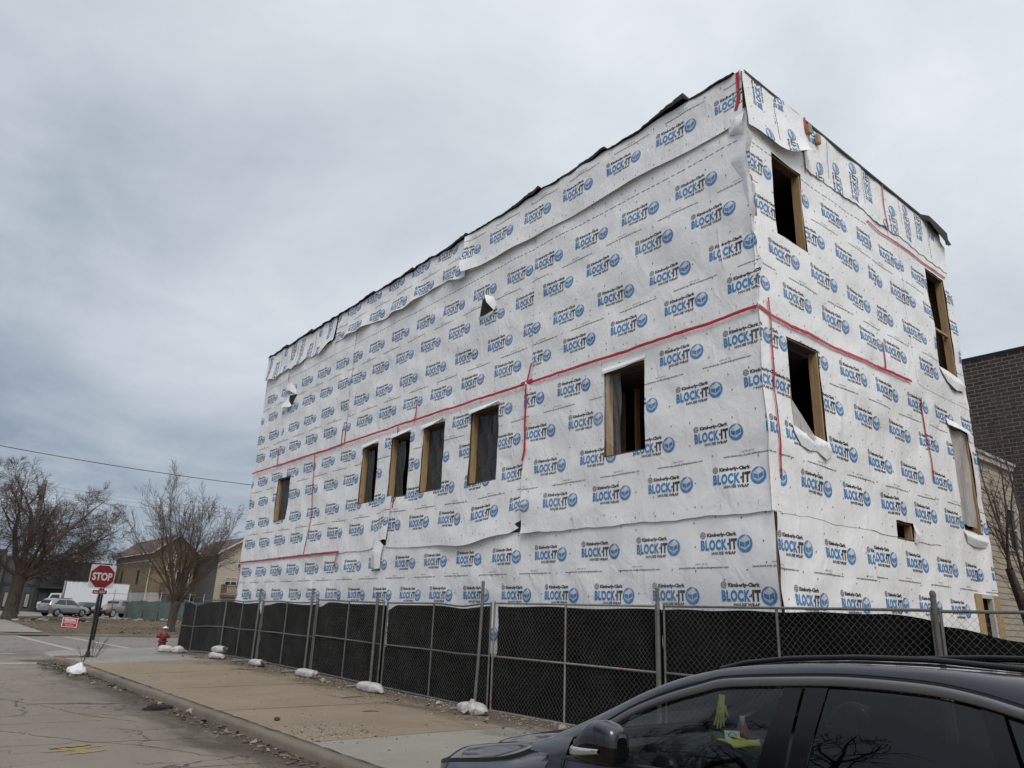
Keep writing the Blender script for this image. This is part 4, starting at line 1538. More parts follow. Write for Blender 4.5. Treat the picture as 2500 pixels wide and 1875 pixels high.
mb = MB().grid(np.stack(np.broadcast_arrays(*[np.linspace(5.75, 7.15, 5)[:, None], np.array([46.2, 46.74])[None, :], np.full((5, 2), 0.05)]), -1))
struct(mb.build('tactile_plate_far', 'tactile_rust'))


def worn_strip(mb, a, b, w, seed, z=0.004):
    r = np.random.default_rng(seed)
    a, b = np.array(a, float), np.array(b, float)
    L = np.linalg.norm(b - a)
    d = (b - a) / L
    n = np.array([-d[1], d[0]])
    k_ = int(L / 0.15)
    G = []
    for t in np.linspace(0, 1, k_):
        p = a + (b - a) * t
        h1, h2 = w / 2 * (1 + r.normal(0, 0.08)), w / 2 * (1 + r.normal(0, 0.08))
        G.append([(p[0] - n[0] * h1, p[1] - n[1] * h1, z), (p[0] + n[0] * h2, p[1] + n[1] * h2, z)])
    mb.grid(np.array(G), flip=True)


mb = MB()
worn_strip(mb, (-6.0, 26.85), (4.05, 26.45), 0.55, 1)
worn_strip(mb, (6.10, 33.2), (5.65, 46.0), 0.28, 2)
worn_strip(mb, (8.45, 33.2), (7.75, 46.0), 0.28, 3)
worn_strip(mb, (-6.0, 31.4), (3.9, 31.2), 0.28, 4)
struct(mb.build('road_marking', 'road_paint'))
mb = MB()
r = np.random.default_rng(15)
for (x, y, a, L) in ((2.28, 11.25, 0.35, 0.75), (2.28, 11.15, -0.9, 0.55), (2.25, 11.42, 0.25, 0.5), (2.33, 10.95, 0.3, 0.5), (2.3, 11.1, 1.3, 0.45)):
    d = np.array([math.cos(a), math.sin(a)])
    n = np.array([-d[1], d[0]])
    G = []
    for t in np.linspace(-0.5, 0.5, 9):
        w_ = 0.065 * (1 + r.normal(0, 0.3)) * (1.05 - abs(t))
        p = np.array([x, y]) + d * L * t
        zz_ = 0.003 + 0.0012 * (y * 977 % 7)
        G.append([(*(p - n * w_), zz_), (*(p + n * w_), zz_)])
    mb.grid(np.array(G), flip=True)
struct(mb.build('paint_mark', 'spray_yellow'))
mb = MB()
r = np.random.default_rng(16)
for pts, w_ in ((((-2.8, 15.6), (-1.2, 15.2), (0.6, 14.6), (1.7, 13.1), (2.2, 12.2), (3.0, 11.2), (3.7, 9.9)), 0.022), (((0.2, 20.0), (1.3, 18.6), (2.1, 17.2), (2.6, 15.9), (2.9, 14.6), (3.6, 13.2)), 0.02),
                (((-2, 12.0), (0.5, 11.85), (2.4, 11.7), (4.2, 11.4)), 0.014), (((-1.5, 13.9), (1.0, 13.8), (3.2, 13.7)), 0.014), (((-3, 9.9), (0.4, 9.7), (2.6, 9.55), (4.4, 9.3)), 0.022), (((0.2, 13.4), (0.7, 11.9), (1.0, 10.8), (1.5, 9.4), (1.6, 8.2)), 0.03),
                (((2.9, 14.6), (3.7, 14.1), (4.3, 13.9)), 0.016), (((1.3, 18.6), (2.6, 18.4), (3.9, 18.2)), 0.014), (((-3, 18.9), (-0.6, 18.6), (1.3, 18.6)), 0.016)):
    P = []
    for a, b in zip(pts[:-1], pts[1:]):
        for t in np.linspace(0, 1, 12)[:-1]:
            P.append((a[0] + (b[0] - a[0]) * t + r.normal(0, 0.025), a[1] + (b[1] - a[1]) * t + r.normal(0, 0.035)))
    G = []
    for i, p in enumerate(P):
        q, s_ = P[max(i - 1, 0)], P[min(i + 1, len(P) - 1)]
        dx, dy = s_[0] - q[0], s_[1] - q[1]
        l = math.hypot(dx, dy) + 1e-9
        h = w_ / 2 * r.uniform(0.35, 1.35)
        G.append([(p[0] + dy / l * h, p[1] - dx / l * h, 0.0025), (p[0] - dy / l * h, p[1] + dx / l * h, 0.0025)])
    mb.grid(np.array(G))
struct(mb.build('road_crack', 'dirt'))

# joints of the pavement
mb = MB()
for y in (9.74, 24.21):
    mb.box((4.66, y - 0.012, 0.05), (9.78, y + 0.012, 0.10))
for y in (13.2, 16.9, 20.5):
    X = np.linspace(4.7, 9.7, 12)
    G = [[(x, y - 0.013 + 0.01 * math.sin(x * 3), float(side_z(x, y)) + 0.003), (x, y + 0.013 + 0.01 * math.sin(x * 3 + 1), float(side_z(x, y)) + 0.003)] for x in X]
    mb.grid(np.array(G), flip=True)
G = []
r = np.random.default_rng(4)
for y in np.arange(2, 26, 0.15):
    x = 4.665 + r.normal(0, 0.006)
    G.append([(x, y, float(side_z(4.7, y)) + 0.006), (x + 0.03 * r.uniform(0.2, 1.4), y, float(side_z(4.7, y)) + 0.006)])
mb.grid(np.array(G), flip=False)
struct(mb.build('pavement_seam', 'dirt'))


# ---- loose stuff: gravel along the fence, leaf litter in the gutter
def scatter(name, label, cat, spots, mats, size, flat_=0.6, seed=0, leaf=False):
    r = np.random.default_rng(seed)
    V, Fq, Mi = [], [], []
    o = 0
    for (x, y, z) in spots:
        s = size[0] * (size[1] / size[0]) ** (r.random() ** 2.2)
        a = r.uniform(0, 6.28)
        if leaf:
            c, sn = math.cos(a), math.sin(a)
            tilt = r.normal(0, 0.35)
            q = [(-s, -s * 0.45, 0), (s, -s * 0.35, tilt * s), (s * 0.9, s * 0.4, tilt * s + r.normal(0, 0.3) * s), (-s * 0.9, s * 0.5, r.normal(0, 0.3) * s)]
            for px, py, pz in q:
                V.append((x + px * c - py * sn, y + px * sn + py * c, z + 0.006 + abs(pz)))
            Fq.append((o, o + 1, o + 2, o + 3))
            Mi.append(r.integers(len(mats)))
            o += 4
        else:
            m = r.integers(len(mats))
            for k_ in range(8):
                sx, sy, sz = (k_ & 1) * 2 - 1, (k_ >> 1 & 1) * 2 - 1, (k_ >> 2) * 2 - 1
                px, py, pz = sx * s * r.uniform(0.5, 1), sy * s * r.uniform(0.4, 0.9), sz * s * flat_ * r.uniform(0.4, 1)
                V.append((x + px * math.cos(a) - py * math.sin(a), y + px * math.sin(a) + py * math.cos(a), z + pz + s * flat_ * 0.5))
            for f in ((0, 2, 3, 1), (4, 5, 7, 6), (0, 1, 5, 4), (1, 3, 7, 5), (3, 2, 6, 7), (2, 0, 4, 6)):
                Fq.append(tuple(o + i for i in f))
                Mi.append(m)
            o += 8
    ob = np_mesh(name, np.array(V), np.array(Fq), np.array(Mi), mats)
    return stuff(ob, label, cat)


r = np.random.default_rng(70)
sp = []
for _ in range(5200):
    y = r.uniform(4, 27)
    x = 8.95 - abs(r.normal(0, 0.42)) * (0.8 + 0.5 * math.sin(y * 1.3)) + 0.1
    if x > 7.2:
        sp.append((x, y, float(side_z(x, y))))
for _ in range(420):
    x, y = r.uniform(4.7, 9.0), r.uniform(4, 27)
    sp.append((x, y, float(side_z(x, y))))
for (cx, cy, n, sx, sy) in ((8.3, 17.3, 350, 0.35, 0.8), (5.2, 10.4, 500, 0.5, 0.5), (8.3, 9.0, 300, 0.7, 0.5), (8.2, 13.6, 220, 0.3, 0.7)):
    for _ in range(n):
        x, y = cx + r.normal(0, sx), cy + r.normal(0, sy)
        if 4.7 < x < 9.7:
            sp.append((x, y, float(side_z(x, y))))
scatter('gravel', 'loose gravel and crumbs of rubble strewn along the fence foot', 'gravel', sp, ['stone_0', 'stone_0', 'stone_2', 'stone_1', 'leaf_1'], (0.005, 0.022), 0.6, 1)
sp = []
for _ in range(2600):
    y = r.uniform(21.0, 26.2) if r.random() < 0.62 else r.uniform(4, 22)
    x = 4.44 - abs(r.normal(0, 0.36 if y > 21.5 else 0.15))
    sp.append((x, y, 0.012 + 0.05 * max(0, 1 - abs(y - 23.8) / 2) * r.random()))
for _ in range(420):
    y = r.uniform(8, 28)
    sp.append((8.7 - abs(r.normal(0, 0.5)), y, float(side_z(8.5, y))))
scatter('leaf_litter', 'dead leaves and twigs heaped in the gutter under the kerb', 'leaf litter', sp, ['leaf_0', 'leaf_1', 'leaf_2', 'leaf_3'], (0.012, 0.055), 0.3, 2, True)
sp = []
for _ in range(5000):
    x, y = r.uniform(6.9, 22), 47 + 27 * r.random() ** 1.5
    sp.append((x, y, float(lot_z(x, y)) + 0.01))
scatter('grass_litter', 'dead leaves and scraps of paper scattered over the dry lawn', 'leaf litter', sp, ['leaf_0', 'leaf_1', 'leaf_2', 'leaf_2', 'leaf_0', 'leaf_3'], (0.02, 0.085), 0.3, 3, True)

# ================================================================== the site fence
FX = 9.0


def gf(y):
    return float(side_z(FX, y))


def chain_mesh(y0, y1, z0f, z1f, seed, w=0.088, x=FX, rad=0.0018, path=None):
    """woven wire: one zig-zag tube per strand"""
    r = np.random.default_rng(seed)
    n = int((y1 - y0) / (w / 2))
    nz = int((1.85) / (w / 2)) + 1
    ph = r.uniform(0, 6.28, 8)
    J = np.arange(nz)
    V, Q = [], []
    o = 0
    for i in range(n):
        y = y0 + (i + ((J + i) % 2)) * (w / 2)
        y = np.minimum(y, y1 - 0.01)
        t = J / (nz - 1)
        z0_, z1_ = z0f(y), z1f(y)
        z = z0_ + (z1_ - z0_) * t
        # bulges and pulled strands
        env = np.sin(np.pi * np.clip(t, 0, 1))
        dy = 0.035 * np.sin(2.1 * y + 3.0 * z + ph[0]) * env + 0.02 * np.sin(5.0 * y - 4.0 * z + ph[1]) * env
        dz = 0.025 * np.sin(3.3 * y + 2.2 * z + ph[2]) * env
        dx = 0.02 * np.sin(1.6 * y + 2.4 * z + ph[3]) * env + ((i % 2) * 2 - 1) * 0.002
        P = np.stack([x - 0.012 + dx, np.clip(y + dy, y0, y1), z + dz + r.normal(0, 0.003, nz)], -1)
        if path is not None:
            P = path(P)
        for k_ in range(3):
            a = 2.094 * k_
            V.append(P + np.array([-math.cos(a) * rad, math.sin(a) * rad * 1.3, 0.0]))
        b = o + np.arange(nz - 1)
        for k_ in range(3):
            c, d = k_ * nz, ((k_ + 1) % 3) * nz
            Q.append(np.stack([b + c, b + 1 + c, b + 1 + d, b + d], -1))
        o += 3 * nz
    return np.concatenate(V), np.concatenate(Q)


def panel(y0, y1, mid, label, top, bot, screen, seed, ext=(0.07, 0.09), exthi=None, rusty=False, sag=None, bend=None, slope=None, nomesh=False):
    """one fence panel: pipe frame, woven wire, black screen. top/bot = heights at y0,y1; sag(y) drops the top rail; screen(y) drops the screen's top edge"""
    m = 'galvanised_rusty' if rusty else 'galvanised'
    sag = sag or (lambda y: 0 * y)
    bx_ = bend or (lambda y: 0 * np.asarray(y, float))
    zt = lambda y: top[0] + (top[1] - top[0]) * (y - y0) / (y1 - y0) - sag(y)
    zb_ = lambda y: bot[0] + (bot[1] - bot[0]) * (y - y0) / (y1 - y0)
    t = thing('site_fence', label, 'fence panel', (FX, (y0 + y1) / 2, gf((y0 + y1) / 2)), 'chain link panels of the site fence')
    mb = MB()
    R = 0.0185
    ys_ = np.linspace(y0, y1, 22)
    mb.tube([(FX + float(bx_(y)), y, float(zt(y))) for y in ys_], R, 10)
    mb.tube([(FX + float(bx_(y)), y, float(zb_(y))) for y in ys_], R, 10)
    zmid = lambda y: zb_(y) + (top[0] + (top[1] - top[0]) * (y - y0) / (y1 - y0) - zb_(y)) * 0.495 - 0.3 * sag(y)
    mb.tube([(FX + float(bx_(y)), y, float(zmid(y))) for y in ys_], R * 0.95, 10)
    for y in (y0 + 0.005, mid, y1 - 0.005):
        mb.tube([(FX + float(bx_(y)), y, float(zb_(y)) - 0.02), (FX + float(bx_(y)), y, float(zt(y)) + (0.035 if y != mid else 0))], R, 10)
    mb.build('frame', m, t, 'angle')
    path = None
    if bend is not None:
        def path(P):
            P = P.copy()
            P[:, 0] += bx_(P[:, 1])
            return P
    V, Q = chain_mesh(y0 + 0.02, y1 - 0.02, lambda y: zb_(y) + 0.015, lambda y: zt(y) - 0.0, seed, path=path)
    np_mesh('chain_link', V, Q, np.zeros(len(Q)), 'wire', t, True)
    r = np.random.default_rng(seed + 100)
    p = r.uniform(0, 6.28, 6)
    S = np.linspace(0, 1, 40)
    T = np.linspace(0, 1, 22)
    us2, ts = np.meshgrid(S, T, indexing='ij')
    eh = ext if exthi is None else exthi
    ea = np.where(ts < 0.5, ext[0], eh[0])
    eb = np.where(ts < 0.5, ext[1], eh[1])
    ys2 = (y0 - ea) + (y1 + eb - y0 + ea) * us2
    ztop = zt(ys2) - 0.03 - screen(ys2)
    z = zb_(ys2) + 0.02 + (ztop - zb_(ys2) - 0.02) * ts
    x = FX + 0.035 + bx_(ys2) + 0.014 * np.sin(3 * ys2 + 2 * z + p[0]) + 0.010 * np.sin(7 * ys2 - 3 * z + p[1]) + 0.008 * np.sin(13 * z + 2 * ys2 + p[2]) + 0.014
    MB().grid(np.stack([x, ys2, z], -1)).build('privacy_screen', 'screen_black', t, True)
    return t


def B(y):
    return gf(y) + 0.035


scr0 = lambda y: 0.012 + 0.008 * np.sin(5 * y)
panel(0.45, 3.54, 2.0, 'fence panel with its black screen sagging far down, right of the darker capped post', (2.02, 2.01), (B(0.5), B(3.5)), lambda y: 0.12 + 0.22 * np.clip((3.55 - y) / 1.2, 0, 1) + 0.01 * np.sin(9 * y), 1)
panel(3.62, 7.39, 5.53, 'fence panel behind the roof of the dark car, left of the darker capped post', (2.02, 2.02), (B(3.6), B(7.4)), lambda y: 0.015 + 0.085 * np.clip((4.2 - y) / 0.7, 0, 1) ** 1.4 + 0.008 * np.sin(6 * y), 2)
panel(7.53, 11.46, 9.50, 'fence panel with rusty orange joints on its pipe frame', (2.02, 2.03), (B(7.5) - 0.01, B(11.4) - 0.03), lambda y: 0.02 + 0.012 * np.sin(3 * y), 3, rusty=True, ext=(0.07, 0.05), exthi=(0.07, -0.04))
panel(11.56, 15.44, 13.52, 'fence panel with a dented top rail beside the folded sandbag', (2.02, 2.00), (B(11.6) - 0.03, B(15.4)), lambda y: 0.012 + 0.12 * np.clip((y - 15.1) / 0.32, 0, 1), 4, ext=(0.04, 0.09), exthi=(-0.03, 0.0), sag=lambda y: 0.055 * np.exp(-((y - 12.55) / 0.5) ** 2))
panel(15.60, 19.08, 17.33, 'fence panel with white wrap showing over the dipping corner of its screen', (2.00, 2.05), (B(15.6), B(19) + 0.01), lambda y: 0.012 + 0.018 * np.abs(np.sin((y - 16.2) * 1.5)) + 0.12 * np.clip((y - 18.6) / 0.45, 0, 1), 5)
panel(19.16, 22.84, 21.08, 'fence panel with a pale screen edge hanging low at its left end', (1.99, 1.97), (B(19.2), B(22.8)), lambda y: 0.015 + 0.012 * np.sin(2 * y) + 0.05 * np.clip((y - 22.0) / 0.8, 0, 1), 6, sag=lambda y: 0.02 * np.sin((y - 19.2) * 1.7))
panel(22.92, 26.08, 24.56, 'fence panel with a triangular gap at the upper right of its screen', (2.00, 2.02), (B(23), B(26)), lambda y: 0.03 + 0.75 * np.clip((23.35 - y) / 0.42, 0, 1), 7, sag=lambda y: 0.05 * np.exp(-((y - 24.5) / 0.8) ** 2))
panel(26.18, 30.60, 29.30, 'kinked end panel of the site fence nearest the hydrant', (2.02, 1.95), (B(26.2), B(30.4)), lambda y: 0.03 + 0 * y, 8, sag=lambda y: 0.11 * np.exp(-((y - 29.3) / 0.7) ** 2), bend=lambda y: 0.10 * np.exp(-((np.asarray(y, float) - 27.8) / 1.2) ** 2) - 0.05 * np.clip((np.asarray(y, float) - 29.3) / 1.3, 0, 1))


def post(y, top, label, r=0.029, x=8.925, foot=True, lean=0.0, mat='galvanised', cap=False):
    t = thing('fence_post', label, 'post', (x, y, gf(y)), 'posts of the site fence')
    mb = MB()
    pts = [(x + lean * (1 - q) ** 2 * 1.0, y - lean * 0.6 * (1 - q) ** 2, gf(y) + (top - gf(y)) * q) for q in np.linspace(0, 1, 8)]
    mb.tube(pts, r, 12)
    if cap:
        mb.lathe([(r * 1.12, 0), (r * 1.15, 0.03), (r * 0.8, 0.055), (0.004, 0.065)], (x, y, top - 0.01), 12)
    else:
        mb.lathe([(r * 1.08, 0), (r * 1.1, 0.025), (r * 0.7, 0.04), (0.003, 0.045)], (x, y, top - 0.01), 12)
    mb.build('pole', mat, t, 'angle')
    if foot:
        z = gf(y) + 0.03
        MB().tube([(8.33, y + 0.03, z - 0.01), (x - 0.35, y + 0.02, z), (9.55, y, z)], 0.024, 10).build('foot', 'galvanised_rusty', t, 'angle')
    return t


post(3.585, 2.18, 'darker capped post standing over the roof of the dark car', 0.030, 8.99, False, cap=True, mat='post_weathered')
post(7.46, 2.26, 'plain fence post left of the dark car roof', 0.030, 8.95, False)
post(11.76, 2.41, 'tall fence post bent at its base by the folded sandbag', 0.031, 8.93, True, -0.05)
post(15.77, 2.21, 'fence post behind the smooth sandbag with a short tied neck', 0.033, 8.91)
post(19.30, 2.32, 'fence post behind the sandbag with a round balled neck', 0.030, 8.92)
post(23.02, 2.33, 'fence post behind the sandbag with a fanned neck', 0.030, 8.93)

# ---- sandbags
def sandbag(x, y, rot, L, label, neck, seed, w=0.17, h=0.10, z=None, tilt=0.0, dirty=False):
    z = gf(y) - 0.004 * (FX - x) if z is None else z
    t = thing('sandbag', label, 'sandbag', (x, y, z), 'white sandbags weighing down the fence', rot)
    r = np.random.default_rng(seed)
    ph = r.uniform(0, 6.28, 10)
    n, m = 26, 26
    G = np.zeros((n, m, 3))
    for i in range(n):
        u = i / (n - 1)
        a = (u - 0.5) * L * 1.06
        e = (1 - abs(2 * u - 1) ** 2.5) ** 0.62 if 0 < u < 1 else 0.0
        e = max(e, 0.10)
        for j in range(m):
            th = 2 * math.pi * j / (m - 1)
            c, s = math.cos(th), math.sin(th)
            rw = w * e * (1 + 0.07 * math.sin(3 * a * 8 + ph[0]) + 0.035 * math.sin(5 * th + ph[1] + 9 * u))
            rh = h * e * (1 + 0.06 * math.sin(11 * u + ph[2]) + 0.03 * math.sin(4 * th + 14 * u + ph[3]))
            cy_, sz_ = math.copysign(abs(c) ** 0.8, c), math.copysign(abs(s) ** 0.75, s)
            zz = rh * sz_
            zz = max(zz, -h * 0.55) if zz < 0 else zz
            G[i, j] = (a, rw * cy_, zz + h * 0.56 + tilt * a)
    mb = MB().grid(G, flip=True)
    # pinched corner ears at the closed end
    o = mb.build('sack', 'sack_white', None, True)
    o.parent = t
    mb = MB()
    if neck == 'fan':
        G = []
        for u in np.linspace(0, 1, 8):
            q = 0.03 + 0.055 * u ** 0.7
            G.append([(L / 2 - 0.02 + 0.10 * u, q * math.cos(a) * (1 + 0.12 * math.sin(7 * a)), h * 0.6 + 0.05 * u + q * math.sin(a) * 0.45 * (1 + 0.12 * math.sin(6 * a + 1)) + 0.02) for a in np.linspace(0, 2 * math.pi, 28)])
        mb.grid(np.array(G), flip=True)
        o = mb.build('tied_neck', 'sack_white', None, True)
    elif neck == 'fold':
        # the neck is folded forward over the bag and hangs down in front
        G = []
        for u in np.linspace(0, 1, 12):
            wv = 0.07 + 0.05 * math.sin(math.pi * min(1, u * 1.2))
            zc = h * 1.75 * (1 - u) ** 1.4 + 0.02
            yc = -w * (0.25 + 1.15 * u)
            G.append([(0.10 + wv * (b - 0.5) * 1.3, yc - 0.035 * math.sin(math.pi * b) + 0.012 * math.sin(9 * b + 3 * u), zc + 0.02 * math.sin(math.pi * b)) for b in np.linspace(0, 1, 12)])
        mb.grid(np.array(G))
        o = mb.build('tied_neck', 'sack_neck', None, True, solid=0.012)
        mb2 = MB()
        G = []
        for u in np.linspace(0, 1, 6):
            q = 0.02 + 0.13 * u
            G.append([(L * 0.36 - 0.06 * u, -0.10 + q * math.cos(a) * 0.8 - 0.03 * (1 - u), h * 0.85 + q * math.sin(a) * 0.75 * (1 + 0.08 * math.sin(11 * a))) for a in np.linspace(0, 2 * math.pi, 40)])
        o2 = mb2.grid(np.array(G)).build('pleated_end', 'sack_white', None, True)
        o2.parent = t
    elif neck == 'ball':
        G = []
        for u in np.linspace(0, 1, 10):
            q = max(0.012, 0.075 * math.sin(math.pi * (0.08 + 0.9 * u)) ** 0.7)
            G.append([(L / 2 - 0.03 + 0.15 * u, q * math.cos(a) * (1 + 0.08 * math.sin(7 * a)) - 0.02, h * 0.9 + q * math.sin(a)) for a in np.linspace(0, 2 * math.pi, 22)])
        o = mb.grid(np.array(G), flip=True).build('tied_neck', 'sack_neck', None, True)
    else:
        G = []
        for u in np.linspace(0, 1, 7):
            q = 0.055 * (1 - 0.8 * u) + 0.008
            G.append([(L / 2 - 0.04 + 0.15 * u, q * math.cos(a) * 1.5, h * 0.50 - 0.045 * u + q * math.sin(a)) for a in np.linspace(0, 2 * math.pi, 18)])
        o = mb.grid(np.array(G), flip=True).build('tied_neck', 'sack_neck', None, True)
    o.parent = t
    mb = MB()
    G = []
    for u in np.linspace(0, 1, 5):
        q = 0.035 * (1 - 0.3 * u)
        G.append([(-L / 2 + 0.03 - 0.07 * u, q * math.cos(a) * (1 + 0.5 * u), h * 0.6 + q * math.sin(a) * (0.8 - 0.5 * u)) for a in np.linspace(0, 2 * math.pi, 14)])
    o = mb.grid(np.array(G)).build('closed_end', 'sack_white', None, True)
    o.parent = t
    return t


RZ = -math.pi / 2
sandbag(8.46, 11.28, RZ - 0.10, 0.86, 'white sandbag with its brown neck folded down over the front', 'fold', 1, 0.175, 0.12)
sandbag(8.50, 15.05, RZ - 0.04, 1.06, 'long smooth white sandbag with a short tied neck', 'short', 2, 0.17, 0.12)
sandbag(8.50, 18.25, RZ + 0.02, 1.00, 'white sandbag with a round balled neck at its right end', 'ball', 3, 0.165, 0.115)
sandbag(8.52, 21.55, RZ - 0.10, 1.05, 'white sandbag with a fanned neck sticking up at its right end', 'fan', 4, 0.16, 0.105)
sandbag(8.42, 24.60, RZ + 0.1, 0.82, 'lower of the two stacked white sandbags by the kinked panel', 'short', 5, 0.19, 0.115)
sandbag(8.50, 24.70, RZ - 0.02, 0.95, 'upper of the two stacked white sandbags, with two knotted ears', 'fan', 6, 0.18, 0.115, z=gf(25) + 0.175)
sandbag(8.34, 29.9, RZ + 0.65, 0.60, 'white sandbag lying beside the red hydrant', 'short', 7, 0.19, 0.14)
sandbag(8.60, 29.25, RZ + 1.25, 0.42, 'small white sandbag slumped against the end of the fence', 'short', 8, 0.17, 0.15)

# ================================================================== street furniture on the corner
# stop sign: octagon on a square backing, small plate below, two black posts
SY = 27.05
st = thing('stop_sign', 'red stop sign with an all way plate on two black posts', 'stop sign', (5.34, SY, gz(5.34, SY)))
mb = MB()
mb.rbox((5.265, SY + 0.01, 0.0), (5.335, SY + 0.07, 2.96), 0.006)
mb.build('pole', 'black_steel', st)
mb = MB().rbox((5.405, SY + 0.30, 0.62), (5.46, SY + 0.355, 2.20), 0.006)
mb.build('pole', 'black_steel', st)
MB().lathe([(0.20, 0.0), (0.20, 0.025), (0.12, 0.05), (0.075, 0.07), (0.06, 0.16), (0.055, 0.17)], (5.30, SY + 0.04, gz(5.3, SY)), 16).build('base', 'black_steel', st, 'angle')


def rrect(x0, z0, x1, z1, r, n=5):
    P = []
    for cx, cz, a0 in ((x1 - r, z1 - r, 0), (x0 + r, z1 - r, 90), (x0 + r, z0 + r, 180), (x1 - r, z0 + r, 270)):
        for i in range(n):
            a = math.radians(a0 + 90 * i / (n - 1))
            P.append((cx + r * math.cos(a), cz + r * math.sin(a)))
    return P


SCX, SCZ = 5.265, 2.555
MB().prism(rrect(SCX - 0.365, SCZ - 0.36, SCX + 0.365, SCZ + 0.36, 0.045), SY + 0.004, SY + 0.009).build('backing_plate', 'sign_white', st)


def octagon(r):
    return [(SCX + r * math.cos(math.radians(22.5 + 45 * i)), SCZ + r * math.sin(math.radians(22.5 + 45 * i))) for i in range(8)]


def put_text(mb, body, x0, z0, w, h, y, mi, bold=0.02, xs=None, shear=0.0):
    T = fit(text_tris(body, 3, bold), w, h)
    for t in T:
        mb.add([(x0 + p[0] + shear * p[1], y, z0 + p[1]) for p in t], [(0, 1, 2)], mi)


mb = MB()
mb.prism(octagon(0.392), SY - 0.003, SY - 0.001, 1)
mb.prism(octagon(0.368), SY - 0.006, SY - 0.0035, 0)
put_text(mb, 'STOP', SCX - 0.285, SCZ - 0.115, 0.57, 0.235, SY - 0.009, 1, 0.035)
mb.build('octagon_face', ['sign_red', 'sign_white'], st)
mb = MB().prism(rrect(5.07, 2.015, 5.485, 2.135, 0.02), SY + 0.0, SY + 0.004, 1)
mb.prism(rrect(5.076, 2.021, 5.479, 2.129, 0.016), SY - 0.003, SY - 0.0005, 0)
put_text(mb, 'ALL WAY', 5.105, 2.047, 0.345, 0.058, SY - 0.006, 1, 0.02)
mb.build('all_way_plate', ['sign_red', 'sign_white'], st)

# hydrant
HXY = (8.66, 31.55)
hz = gz(*HXY)
hy = thing('fire_hydrant', 'dull red fire hydrant beside the kinked end of the fence', 'hydrant', (*HXY, hz))
MB().lathe([(0.20, 0.0), (0.20, 0.05), (0.155, 0.06), (0.15, 0.30), (0.20, 0.31), (0.205, 0.36), (0.15, 0.37), (0.15, 0.60), (0.175, 0.62), (0.175, 0.66), (0.15, 0.70), (0.11, 0.77), (0.05, 0.81), (0.045, 0.86), (0.01, 0.87)], (*HXY, hz), 20).build('barrel', 'hydrant_red', hy, 'angle')
for a in (math.radians(180), math.radians(0), math.radians(265)):
    xf = Matrix.Rotation(a, 4, 'Z') @ Matrix.Rotation(math.radians(90), 4, 'Y')
    r_ = 0.075 if a < 4 else 0.10
    MB().lathe([(r_, 0.10), (r_, 0.20), (r_ * 1.15, 0.205), (r_ * 1.15, 0.25), (r_ * 0.8, 0.265), (0.03, 0.27), (0.03, 0.30)], (HXY[0], HXY[1], hz + 0.54), 14, xf=xf).build('nozzle', 'hydrant_red', hy, 'angle')


def crumple(name, c, size, seed, mat, label, cat, n=14, m=20, low=0.1):
    r = np.random.default_rng(seed)
    ph = r.uniform(0, 6.28, 12)
    G = np.zeros((n, m, 3))
    for i in range(n):
        ph_ = math.pi * i / (n - 1)
        for j in range(m):
            th = 2 * math.pi * j / (m - 1)
            d = np.array([math.sin(ph_) * math.cos(th), math.sin(ph_) * math.sin(th), math.cos(ph_)])
            k_ = 1 + 0.16 * math.sin(3 * d[0] * 2 + ph[0] + 2 * d[2]) + 0.14 * math.sin(7 * d[1] + ph[1]) + 0.10 * math.sin(11 * d[0] + 9 * d[2] + ph[2]) + 0.07 * math.sin(19 * d[1] - 13 * d[0] + ph[3])
            p = d * k_
            p[2] = max(p[2], -low)
            G[i, j] = (c[0] + p[0] * size[0], c[1] + p[1] * size[1], c[2] + (p[2] + low) * size[2])
    return tag(MB().grid(G, flip=True).build(name, mat, None, True), label, cat)


crumple('plastic_scrap', (HXY[0] + 0.03, HXY[1], hz + 0.765), (0.10, 0.08, 0.06), 4, 'bag_plastic', 'white scrap of plastic lying on top of the red hydrant', 'scrap')
crumple('plastic_bag', (4.22, 22.35, 0.03), (0.23, 0.20, 0.19), 9, 'bag_plastic', 'crumpled white plastic bag among the leaves in the gutter', 'bag')
crumple('black_rag', (4.15, 14.75, 0.0), (0.22, 0.13, 0.07), 12, 'black_cloth', 'flattened black rag lying on the road near the kerb', 'rag')
cp = thing('paper_cup', 'crushed pink and white paper cup lying in the gutter', 'cup', (4.42, 13.95, 0.05))
xf = Matrix.Rotation(math.radians(80), 4, 'X') @ Matrix.Rotation(0.4, 4, 'Y')
mb = MB().lathe([(0.030, 0.0), (0.031, 0.002), (0.043, 0.105), (0.040, 0.105), (0.029, 0.006)], (4.42, 13.95, 0.05), 16, xf=xf)
mb.build('cup_wall', 'cup_pink', cp, 'angle')
MB().lathe([(0.045, 0.104), (0.046, 0.112), (0.043, 0.112)], (4.42, 13.95, 0.05), 16, xf=xf).build('rim', 'card_white', cp, 'angle')
for i, (x, y, L, a, lab) in enumerate(((7.6, 14.1, 0.55, 0.2, 'thin dark stick lying on the tan pavement by the smooth sandbag'), (6.9, 12.1, 0.3, -0.3, 'short dark stick lying in the middle of the tan pavement'))):
    mb = MB().tube([(x - L / 2 * math.cos(a), y - L / 2 * math.sin(a), gz(x, y) + 0.012), (x, y, gz(x, y) + 0.02), (x + L / 2 * math.cos(a), y + L / 2 * math.sin(a), gz(x, y) + 0.012)], [0.006, 0.009, 0.005], 6)
    tag(mb.build('stick', 'bark', smooth=True), lab, 'stick')


